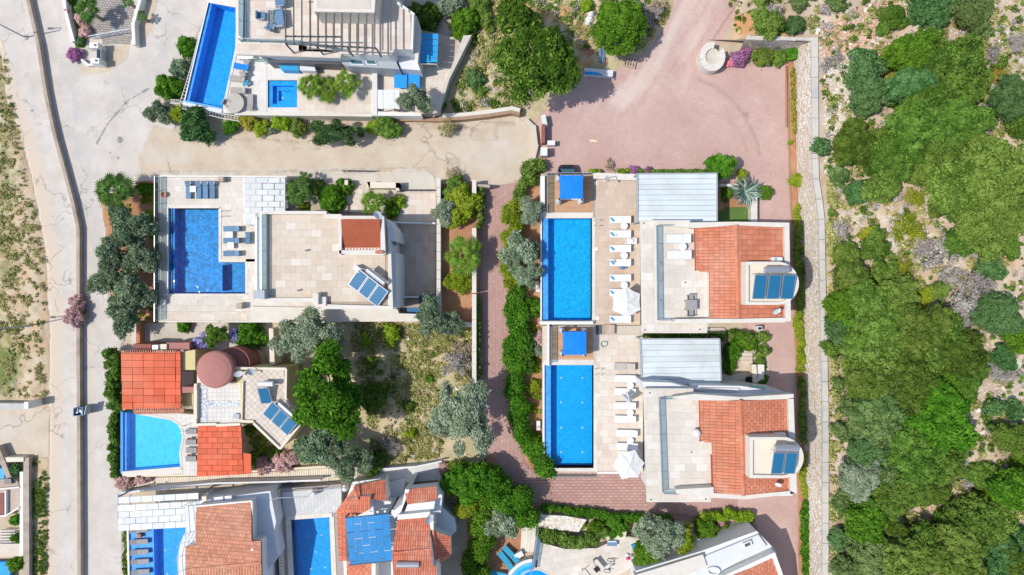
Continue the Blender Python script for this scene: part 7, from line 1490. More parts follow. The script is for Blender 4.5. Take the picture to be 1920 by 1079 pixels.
# boxes and junk north of the court
bx_('white_bin', 'bin', 1033, 270, .7, .42, 0, .9, 'whitemetal', 'small white box standing on the pink paving near the lane'); bx_('white_bin', 'bin', 1019.5, 287, .6, .75, 0, 1.3, 'whitemetal', 'taller white box at the left edge of the pink court')
bx_('blue_box', 'box', 1020, 228, .4, 1.0, 0, 1.0, 'rooflight', 'pale blue box under the edge of the big pine', .2)
m = MB(); m.pxp([(1096, 127), (1150, 132), (1149, 144), (1096, 140)], 0, .7); o = tag(m.build('metal_trough', 'rooflight'), 'long white and blue metal trough at the top of the pink court', 'trough')
m = MB(); m.pxp([(1096, 134), (1120, 136), (1132, 142), (1096, 140)], .68, .72); tag(m.build('blue_sheet', 'blueroof'), 'blue plastic sheet lying on the metal trough', 'sheet')
for k_, (x, y, a) in enumerate(((1181, 117, .25),)):
    t_ = thing('wooden_pallet', 'pale wooden pallet lying between the round tree and the dirt track', 'pallet', P(x, y, .1), rz=-a)
    for i in range(5): m = MB(); m.obox(-.5+i*.25, 0, .14, 1.1, .16, .2); m.build('board', 'woodpale', t_, local=True)
    for s in (-.45, 0, .45): m = MB(); m.obox(0, s, 1.15, .12, 0, .158); m.build('bearer', 'woodpale', t_, local=True)
t_ = thing('blue_pipes', 'two blue grey drums lying in a rusty frame beside the round tree', 'drums', P(1130, 107, .1)); 
for dx_ in (-.16, .16): p = P(1129, 107, .3); m = MB(); m.tube([(p[0]+dx_, p[1]-.6, .35), (p[0]+dx_, p[1]+.7, .35)], .14, 10); m.build('drum', 'slingblue', t_)
m = MB(); m.wall([P(*q, .3) for q in ((1121, 96), (1137, 96), (1138, 120), (1121, 120))], .06, .05, .3, closed=True); m.build('frame', 'terracotta', t_)
m = MB(); m.pxp([(1101, 82), (1113, 84), (1114, 122), (1102, 121)], 0, .25); tag(m.build('rusty_sheets', 'terracotta'), 'stack of rusty sheets right of the big pine', 'sheets')
m = MB(); [m.lathe(P(x, y)[0], P(x, y)[1], [(r, .1), (r*.9, .5), (r*.3, .8)], 9, .8) for x, y, r in ((1105, 40, .45), (1108, 30, .35), (1102, 48, .3))]; tag(m.build('rubble_bags', 'fabricwhite'), 'heap of white rubble bags left of the round tree', 'bags')
# round stone planter
t_ = thing('round_planter', 'horseshoe shaped pale stone planter at the top of the court', 'planter', P(1336, 108, 0)); cxp, cyp = 1336, 106; n = 22
for i in range(n):
    a0 = -.6+5.5*i/n; a1 = -.6+5.5*(i+.95)/n; R_o = 24; ri = 13; q = [(cxp+r*math.cos(a)*1.0, cyp+r*math.sin(a)*1.15) for r, a in ((R_o, a0), (R_o, a1), (ri, a1), (ri, a0))]
    m = MB(); m.prism(PW(q, 1.3), 0, 1.3+.02*(i % 3)); m.build('stone', 'roughstone', t_)
m = MB(); m.pxp([(cxp+14*math.cos(k*.5), cyp+16*math.sin(k*.5)) for k in range(12)], 0, 1.1); m.build('soil', 'flag', t_)
m = MB(); m.tube([P(1473, y_, .8) for y_ in (122, 180, 238)], .05, 6); tag(m.build('barrier_rail', 'terracotta'), 'thin rust red rail along the right edge of the court', 'rail')
m = MB(); m.wall([P(x, y_, .12) for x, y_ in ((1476, 124), (1481, 330), (1485, 420))], .12, 0, .14); m.wall([P(x, y_, .12) for x, y_ in ((1490, 600), (1497, 760), (1504, 1200))], .12, 0, .14) if 0 else None; tag(m.build('court_kerb', 'stonebrown'), 'narrow brown kerb along the right edge of the court', 'kerb')
for i, (x0, y0, x1, y1) in enumerate(((1408, 345, 1420, 416), (1350, 345, 1420, 350))): m = MB(); m.pxp(rect(x0, y0, x1, y1), 0, .9+.01*i); tag(m.build('garden_wall', 'roughstone'), ['pale wall right of the silver agave', 'pale wall above the silver agave'][i], 'wall')
patch('lawn', [(1358, 390), (1400, 388), (1408, 416), (1355, 416)], 'lawn', z=.12, edge=1.5, step=3); patch('garden_bed', [(1350, 350), (1408, 350), (1408, 390), (1352, 392)], 'redsoil', z=.1, edge=1, step=3); patch('garden_bed', [(1352, 632), (1440, 622), (1442, 716), (1352, 716)], 'dirtroad', z=.06, edge=1, step=3, masks={'grey': lambda X, Y: X*0+.4, 'rut': lambda X, Y: X*0}); patch('planting_strip', [(1116, 626), (1352, 622), (1352, 638), (1116, 640)], 'dirtroad', z=.3, edge=1, step=3, masks={'grey': lambda X, Y: X*0+.6, 'rut': lambda X, Y: X*0})
st = thing('entrance_steps', 'pale entrance steps between the bushes right of the lower carport', 'steps', P(1400, 680, 0))
for i in range(4): m = MB(); m.pxp([(1388, 655+i*7), (1411, 655+i*7), (1411, 661.5+i*7), (1388, 661.5+i*7)], 0, .2+.1*i); m.build('step', 'travwarm', st)
m = MB(); m.pxp([(1409, 684), (1418, 684), (1421, 718), (1412, 718)], 0, 1.0); m.build('side_wall', 'cream', st); m = MB(); m.pxp([(1352, 702), (1410, 702), (1410, 720), (1352, 720)], 0, .5); m.build('landing', 'travwarm', st)
m = MB(); m.pxp([(1421, 684), (1433, 684), (1433, 716), (1421, 716)], 0, .8); tag(m.build('planter_box', 'white'), 'white square planter box beside the entrance steps', 'planter')
m = MB(); p = P(1405, 713, .8); m.lathe(p[0], p[1], [(.3, .5), (.33, .9), (.3, .92), (.24, .6)], 14); tag(m.build('black_barrel', 'black'), 'black barrel on the landing right of the lower carport', 'barrel')
t_ = thing('post_box', 'small white and black cabinet at the end of the shrub row', 'cabinet', P(1423, 616, 0)); p = P(1423, 616, .8); m = MB(); m.obox(p[0], p[1], .45, .4, 0, 1.0); m.build('casing', 'whitemetal', t_); m = MB(); m.obox(p[0], p[1], .3, .25, 1.0, 1.05); m.build('lid', 'black', t_)
for i in range(12):
    if i < 9: m = MB(); p = P(1333+i*10.5, 632, .6); m.obox(p[0], p[1], .22, .35, 0, .6); tag(m.build('planter_block', 'white'), f'small white block, {["first","second","third","fourth","fifth","sixth","seventh","eighth","ninth"][i]} from the left among the shrubs above the lower carport', 'planter', 'white blocks between the shrubs')
p = P(849, 303, .05); m = MB(); m.obox(p[0], p[1], 1.2, .65, 0, .07, .05); tag(m.build('drain_cover', 'wallstone'), 'square drain cover set in the dirt road above the planter', 'drain cover')
p = P(215, 58, .05); m = MB(); m.obox(p[0], p[1], .4, .5, .03, .09, -.2); tag(m.build('drain_cover', 'greymetal'), 'small dark grey cover in the road right of the white wall', 'drain cover')
o.location = o.location
# ================================================================== vegetation
leafmat('leafpine', (.018, .045, .005), (.06, .115, .012), (.15, .235, .035)); leafmat('leafdark', (.02, .048, .007), (.066, .122, .016), (.15, .235, .04)); leafmat('leafgreen', (.018, .06, .005), (.06, .15, .01), (.145, .28, .025), .3); leafmat('leafscrub', (.03, .06, .014), (.09, .145, .04), (.20, .275, .095)); leafmat('leafmid', (.028, .06, .008), (.095, .16, .024), (.21, .30, .06))
leafmat('leafteal', (.02, .055, .014), (.06, .13, .038), (.14, .25, .09)); leafmat('leafolive', (.08, .115, .06), (.21, .275, .165), (.40, .47, .33), .3); leafmat('leafolivedark', (.04, .07, .035), (.115, .17, .09), (.26, .33, .20))
leafmat('leafyellow', (.09, .13, .008), (.23, .27, .02), (.40, .42, .05), .3); leafmat('leaflime', (.07, .12, .008), (.17, .26, .015), (.33, .40, .04), .3); leafmat('leafochre', (.10, .10, .015), (.24, .2, .03), (.36, .3, .06)); leafmat('palmleaf', (.04, .09, .015), (.09, .18, .035), (.18, .29, .08)); leafmat('palmyellow', (.06, .12, .012), (.15, .25, .03), (.27, .38, .07))
leafmat('drygrey', (.15, .13, .12), (.30, .27, .25), (.46, .43, .39), .05); leafmat('drybrown', (.16, .11, .07), (.33, .25, .16), (.48, .4, .29), .05); leafmat('drygrass', (.13, .14, .035), (.30, .285, .10), (.46, .42, .20), .1)
leafmat('petalpurple', (.08, .09, .05), (.28, .09, .24), (.45, .2, .40)); leafmat('petalpink', (.45, .08, .16), (.6, .2, .28), (.7, .4, .42)); leafmat('petalblue', (.22, .2, .5), (.34, .32, .68), (.5, .48, .8)); leafmat('leafsilver', (.06, .11, .09), (.17, .25, .21), (.31, .40, .35), .1); leafmat('petalrose', (.25, .14, .12), (.45, .28, .26), (.6, .42, .4))
mat('bark', (.26, .21, .16), .25, 6, .95, bump=.6); mat('twig', (.5, .47, .42), .2, 6, .9)
SH = {}
def shape(kind, size):
    k = (kind, size)
    if k in SH: return SH[k]
    n, lf = {'L': (15000, .056), 'M': (7500, .078), 'S': (2200, .135)}[size]; out = []
    for s in range(3 if size != 'S' else 4):
        if kind == 'maquis': bl = dome({'L': 130, 'M': 62, 'S': 20}[size], {'L': .135, 'M': .19, 'S': .31}[size], 10+s, .62, .35, sep=1.02, zj=.24, tall=1.35); bl.append((0, 0, -.14, .78, .78, .3)); o = dict(shell=.3, up=.55, jag=.45, out=.1)
        elif kind == 'olive': bl = dome({'L': 46, 'M': 30, 'S': 14}[size], {'L': .22, 'M': .27, 'S': .36}[size], 30+s, .8, .55); bl = [b for i, b in enumerate(bl) if i % 6]; o = dict(shell=.75, up=.3, jag=.9, asp=2.2)
        elif kind == 'pine': bl = dome({'L': 60, 'M': 34, 'S': 14}[size], {'L': .19, 'M': .24, 'S': .34}[size], 50+s, 1.05, .5); bl = [b for i, b in enumerate(bl) if i % 8]; o = dict(shell=.6, up=.4, jag=.8, asp=2.0)
        elif kind == 'round': bl = dome({'L': 95, 'M': 60, 'S': 22}[size], {'L': .16, 'M': .19, 'S': .32}[size], 70+s, .85, .15, sep=.9, zj=.14, tall=1.1); o = dict(shell=.35, up=.5, jag=.5, out=.15)
        else: bl = dome({'L': 40, 'M': 26, 'S': 14}[size], {'L': .2, 'M': .24, 'S': .3}[size], 90+s, .6, .6); o = dict(shell=.95, up=.1, jag=1.2, asp=3.2); 
        nn = n if kind != 'dry' else int(n*.3)
        out.append(leaves('foliage', bl, nn, lf*(1.0 if kind in ('maquis', 'round') else .92)*(.6 if kind == 'dry' else 1), 'leafmid', 100+s, **o))
    SH[k] = out; return out
TR = []
def trunkmesh():
    for s in range(2):
        r = random.Random(s); m = MB(); m.tube([(0, 0, -1.0), (.02, .01, -.5), (.04, -.03, 0)], .07, 7, .05)
        for k in range(7):
            a = k*.9+r.uniform(0, .5); q = r.uniform(.45, .72); m.tube([(.04, -.03, -.1+.02*k), (.3*q*math.cos(a), .3*q*math.sin(a), .12), (q*math.cos(a), q*math.sin(a), .34)], .03, 5, .008)
        me = bpy.data.meshes.new('trunk'); me.from_pydata(m.V, [], m.F); me.materials.append(MATS['bark']); TR.append(me)
trunkmesh(); rt_ = random.Random(11)
def tree(px, py, R, m, label, kind='maquis', name='tree', cat='tree', ry=None, hgt=None, group=None, g=None, flat=1.0):
    rm = R/20; size = 'L' if rm > 2.1 else ('M' if rm > 1.0 else 'S'); g0 = gz(px, py) if g is None else g
    hc = (hgt if hgt is not None else (rm*.55 if cat in ('shrub', 'bush') else rm*.8+.4)); zc = g0+hc
    loc = P(px, py, zc); k = (1-(zc+rm*.4)/H)
    t = thing(name, label, cat, (loc[0], loc[1], g0), group); me = shape(kind, size)[rt_.randrange(3)]
    c = link('crown' if cat == 'tree' else 'foliage', me, t, (0, 0, hc-.15*rm)); s = rm*k*1.06; c.scale = (s, s*(ry/R if ry else 1), s*flat); 
    a = rt_.uniform(0, 6.28) if not ry else rt_.choice((0, math.pi)); c.rotation_euler.z = a
    c.material_slots[0].link = 'OBJECT'; c.material_slots[0].material = MATS[m]
    tk = link('trunk' if cat == 'tree' else 'stem', TR[rt_.randrange(2)], t, (0, 0, hc)); tk.scale = (rm*.9, rm*.9, hc if hc > .3 else .3); tk.rotation_euler.z = a
    return t
ORD = ['first', 'second', 'third', 'fourth', 'fifth', 'sixth', 'seventh', 'eighth', 'ninth', 'tenth', 'eleventh', 'twelfth']
BANDS = [(75, 'the rubble slope'), (145, 'the stone planter'), (215, 'the upper court'), (300, 'the middle court'), (395, 'the upper carport'), (485, 'the upper tiled roof'), (545, 'the three collectors'), (600, 'the upper parasol'), (645, 'the lower gazebo'), (700, 'the lower carport'), (760, 'the lower roof top'), (830, 'the globe lamp'), (890, 'the lower parasol'), (960, 'the row paving'), (1030, 'the big hedge'), (1200, 'the photo bottom')]
D_, Gn, Mi, Te, Ol, OD, Ye, Li, Oc, Gr = 'leafdark', 'leafgreen', 'leafmid', 'leafteal', 'leafolive', 'leafscrub', 'leafyellow', 'leaflime', 'leafochre', 'drygrey'
HT = [(1675, 33, 25, D_), (1655, 55, 14, Mi), (1747, 12, 46, Te), (1800, 5, 30, OD), (1828, 22, 36, OD), (1440, 45, 30, Mi), (1488, 48, 20, Te), (1430, -5, 20, Mi), (1498, 5, 16, OD), (1570, 5, 18, OD),
 (1668, 112, 17, Oc), (1710, 98, 45, Gn), (1625, 125, 36, Te), (1632, 180, 40, Te), (1600, 150, 18, Te), (1790, 118, 58, D_), (1750, 85, 26, Mi), (1714, 160, 46, Te), (1800, 165, 50, D_), (1678, 184, 20, Gn), (1672, 142, 14, Oc),
 (1725, 235, 62, D_), (1798, 232, 58, D_), (1835, 155, 24, Mi), (1602, 272, 44, D_), (1655, 262, 30, Mi), (1685, 292, 52, D_), (1735, 310, 46, Mi), (1538, 275, 19, Te), (1616, 205, 18, Te), (1765, 270, 44, D_),
 (1903, 185, 46, Te), (1875, 118, 14, Mi), (1870, 144, 14, Oc), (1915, 235, 28, D_), (1608, 360, 26, Te), (1655, 350, 34, Mi), (1658, 330, 13, Ye), (1712, 372, 24, Ye), (1572, 328, 20, OD), (1560, 400, 9, Mi),
 (1795, 352, 58, Mi), (1868, 330, 72, Mi), (1850, 425, 56, Mi), (1905, 400, 48, Mi), (1765, 385, 26, Mi), (1890, 460, 24, Mi), (1640, 462, 30, D_), (1700, 430, 36, Ye), (1632, 440, 17, Ye), (1690, 500, 24, Ye), (1595, 517, 36, Mi), (1586, 478, 28, Mi), (1660, 515, 30, Mi), (1800, 455, 32, D_), (1856, 505, 27, Te), (1870, 590, 44, Te), (1835, 568, 22, Te), (1848, 548, 14, Mi),
 (1575, 572, 32, Gn), (1625, 570, 48, Mi), (1685, 560, 44, Mi), (1668, 618, 58, Mi), (1720, 620, 56, Mi), (1765, 622, 46, D_), (1575, 620, 27, Te), (1797, 668, 52, D_), (1653, 668, 56, Mi), (1725, 674, 54, Mi), (1612, 640, 34, Mi), (1725, 575, 15, Ye), (1735, 555, 16, Ye),
 (1635, 718, 52, Mi), (1705, 716, 54, D_), (1762, 738, 52, Gn), (1653, 765, 50, OD), (1610, 690, 34, Mi), (1575, 720, 14, OD), (1880, 675, 26, Te), (1918, 635, 32, Gn), (1808, 715, 32, D_), (1600, 760, 26, OD),
 (1639, 790, 46, OD), (1762, 785, 68, Gn), (1715, 790, 40, Gn), (1625, 848, 38, Te), (1716, 858, 60, D_), (1765, 868, 44, D_), (1611, 897, 40, Ol), (1665, 880, 36, OD), (1699, 918, 48, D_), (1583, 942, 24, OD), (1625, 981, 44, Gn), (1650, 943, 34, D_), (1750, 920, 30, D_), (1816, 978, 50, D_), (1775, 975, 26, D_), (1646, 1040, 50, OD), (1794, 1046, 62, Mi), (1576, 1010, 24, Te), (1700, 1056, 50, Mi), (1874, 1051, 46, Te), (1915, 1010, 30, Te), (1590, 1065, 30, OD), (1740, 1010, 36, D_), (1850, 1000, 30, D_), (1680, 1000, 28, D_),
 (1560, 655, 18, Mi), (1830, 690, 26, D_), (1760, 545, 20, Mi), (1838, 890, 30, Mi), (1875, 975, 34, Mi), (1590, 810, 26, OD), (1600, 590, 34, Gn), (1605, 955, 28, D_), (1740, 190, 40, D_), (1650, 300, 36, D_), (1900, 1060, 36, D_), (1822, 300, 34, Mi), (1845, 60, 16, OD), (1560, 610, 16, Te),
 (1864, 763, 20, Te), (1899, 770, 20, Te), (1899, 823, 34, D_), (1905, 920, 46, Gn), (1918, 870, 24, Gn), (1862, 800, 13, Te), (1842, 930, 15, Li)]
GR = [(1768, 470, 42), (1830, 535, 36), (1800, 575, 42), (1870, 697, 22), (1860, 690, 20), (1800, 855, 17), (1735, 470, 26), (1545, 22, 14), (1815, 905, 18), (1730, 980, 16), (1575, 430, 18), (1568, 110, 14), (1860, 100, 18), (1905, 80, 22), (1620, 540, 12), (1895, 700, 20), (1450, 32, 26), (1780, 520, 30), (1550, 118, 16), (1845, 245, 16)]
allh = [(x, y, r, m, 'dry' if m == Ye and r > 20 else 'maquis') for x, y, r, m in HT]+[(x, y, r, Gr, 'dry') for x, y, r in GR]
CN = {D_: 'dark green', Gn: 'bright green', Mi: 'mid green', Te: 'blue green', Ol: 'silvery green', OD: 'grey green', Ye: 'yellow green', Li: 'lime green', Oc: 'ochre green', Gr: 'grey leafless'}
bands = {}
for e in allh:
    for yb_, nm in BANDS:
        if e[1] <= yb_: bands.setdefault(nm, []).append(e); break
for nm, L_ in bands.items():
    L_.sort(key=lambda e: e[0]); nt = {}
    for x, y, r, m, kind in L_:
        cat = 'tree' if r > 30 and kind != 'dry' else 'shrub'; word = ('large ' if r > 45 else 'small ' if r < 20 else '')+CN[m]+(' tree' if cat == 'tree' else ' shrub'); key = word; nt[key] = nt.get(key, 0)+1
        same = sum(1 for e in L_ if (('large ' if e[2] > 45 else 'small ' if e[2] < 20 else '')+CN[e[3]]+(' tree' if (e[2] > 30 and e[4] != 'dry') else ' shrub')) == word)
        pos = f', {ORD[nt[key]-1]} such from the wall,' if same > 1 else ' on the hillside'
        tree(x, y, r, m, f'{word}{pos} level with {nm}', kind, 'maquis_tree' if cat == 'tree' else ('dry_shrub' if m == Gr else 'maquis_shrub'), cat, group='trees on the hillside' if cat == 'tree' else 'shrubs on the hillside', hgt=(r/20*.62+.2+rt_.uniform(-.35, 1.0)) if cat == 'tree' else None)
# pale dead twigs poking out of the big hillside tree
def twigs(parent_xy, n, rad, z, seed):
    r = random.Random(seed); m = MB()
    for _ in range(n):
        a = r.uniform(0, 6.28); q = rad*math.sqrt(r.random()); x, y = parent_xy[0]+q*math.cos(a), parent_xy[1]+q*math.sin(a); b = r.uniform(0, 6.28); L = r.uniform(.4, .9); zz = z*(1-.35*(q/rad)**2)
        m.tube([(x, y, zz-.3), (x+L*.5*math.cos(b), y+L*.5*math.sin(b), zz+.05), (x+L*math.cos(b+.3), y+L*math.sin(b+.3), zz+.12)], .03, 4, .008)
    return m
p = P(1860, 360, 7.5); o = twigs(p, 55, 3.8, 7.6, 3).build('dead_twigs', 'twig', kind='stuff'); o['label'] = 'pale dead twigs sticking out of the large mid green tree crown'; o['category'] = 'twigs'
T = tree; OD = 'leafolivedark'
T(1000, 110, 86, 'leafpine', 'very large green pine at the corner of the pink court', 'pine', 'pine_tree', hgt=4.6, ry=98, flat=.8)
T(1162, 52, 52, 'leafgreen', 'round dark green tree beside the pallet at the top of the court', 'round', 'round_tree', hgt=2.8)
for x, y, r, l in ((250, 425, 40, 'olive tree just below the road corner palm, topmost of the roadside olives'), (215, 470, 32, 'roadside olive leaning furthest over the road beside the deep blue pool'), (265, 485, 36, 'roadside olive nearest the deep blue pool wall, upper half'), (212, 515, 38, 'roadside olive level with the lower half of the L-shaped pool'), (255, 550, 40, 'roadside olive level with the shallow basin of the L-shaped pool'), (235, 590, 34, 'lowest roadside olive, above the orange patio roof')):
    T(x, y, r, 'leafolivedark', l, 'olive', 'olive_tree', group='olives between the road and the L-shaped pool', hgt=2.2)
T(275, 355, 19, 'leafgreen', 'oval clipped bush behind the red kerb beside the palm', 'round', 'bush', 'bush', ry=12)
T(278, 405, 12, 'leaflime', 'small lime bush between the olives and the pool wall', 'maquis', 'bush', 'bush')
for x, y, r, m, k, l in ((352, 88, 20, Gn, 'maquis', 'bright green bush halfway along the slanting pool'), (337, 130, 20, OD, 'maquis', 'grey green bush left of the slanting pool'), (318, 165, 27, Gn, 'maquis', 'large bright green bush beside the barred gate'), (298, 213, 23, OD, 'olive', 'dark rounded bush at the road junction corner'), (338, 215, 18, Li, 'maquis', 'lime bush under the barred railing'), (372, 240, 36, Te, 'olive', 'blue green bush spilling below the slanting pool'), (432, 238, 15, Gn, 'maquis', 'bright green bush below the round taupe daybed'), (466, 224, 22, 'leafochre', 'maquis', 'reddish brown bush at the corner of the hot tub terrace'), (490, 240, 16, Li, 'maquis', 'lime creeper below the hot tub terrace'), (508, 245, 9, Ol, 'olive', 'small silvery shrub below the hot tub'), (530, 228, 20, Li, 'maquis', 'yellow green creeper below the hot tub'), (560, 240, 18, Mi, 'maquis', 'mid green bush right of the yellow green creeper'), (725, 238, 26, Mi, 'maquis', 'flat mid green bush on the dirt road edge below the white canopy'), (700, 240, 14, Li, 'maquis', 'small lime bush on the dirt road edge'), (800, 32, 30, D_, 'maquis', 'dark bush in the shade behind the top villa'), (872, 45, 28, Gn, 'round', 'bright green bush above the slanting wall'), (862, 70, 18, Gn, 'round', 'green bush at the head of the slanting wall'), (845, 8, 28, Ol, 'olive', 'silvery olive behind the top villa at the photo top'), (900, 8, 22, Mi, 'maquis', 'mid green bush at the photo top left of the pine'), (893, 150, 18, Te, 'maquis', 'blue green shrub on the wild slope right of the slanting wall'), (905, 172, 12, Mi, 'maquis', 'small green shrub on the wild slope below the blue green one'), (910, 40, 18, Mi, 'maquis', 'mid green shrub on the wild slope right of the silvery olive'), (920, 95, 16, 'drygrass', 'dry', 'dry pale shrub on the wild slope left of the pine'), (840, 243, 22, 'drygrass', 'dry', 'dry straw coloured bush on the dirt road edge'), (905, 118, 14, 'drygrass', 'dry', 'straw coloured tuft left of the pine'), (1190, 8, 20, OD, 'olive', 'grey green shrub above the round tree'), (1220, 30, 24, 'drygrey', 'dry', 'grey dry shrub right of the round tree'), (1230, 12, 18, 'drybrown', 'dry', 'brown dry shrub right of the round tree at the photo top'), (1140, 8, 16, Mi, 'maquis', 'mid green shrub above the white rubble bags'), (1100, 12, 14, Li, 'maquis', 'lime shrub at the photo top right of the pine'), (815, 150, 14, Gn, 'maquis', 'creeper on the upper half of the slanting wall'), (825, 175, 14, Gn, 'maquis', 'creeper on the middle of the slanting wall'), (820, 198, 16, Gn, 'maquis', 'creeper at the foot of the slanting wall')):
    T(x, y, r, m, l, k, 'bush', 'bush')
T(630, 250, 52, Te, 'wide blue green bush on the dirt road edge below the fan palms', 'olive', 'bush', 'bush', ry=27)
T(778, 188, 28, OD, 'grey green olive between the white canopy and the slanting wall', 'olive', 'olive_tree', hgt=3.6)
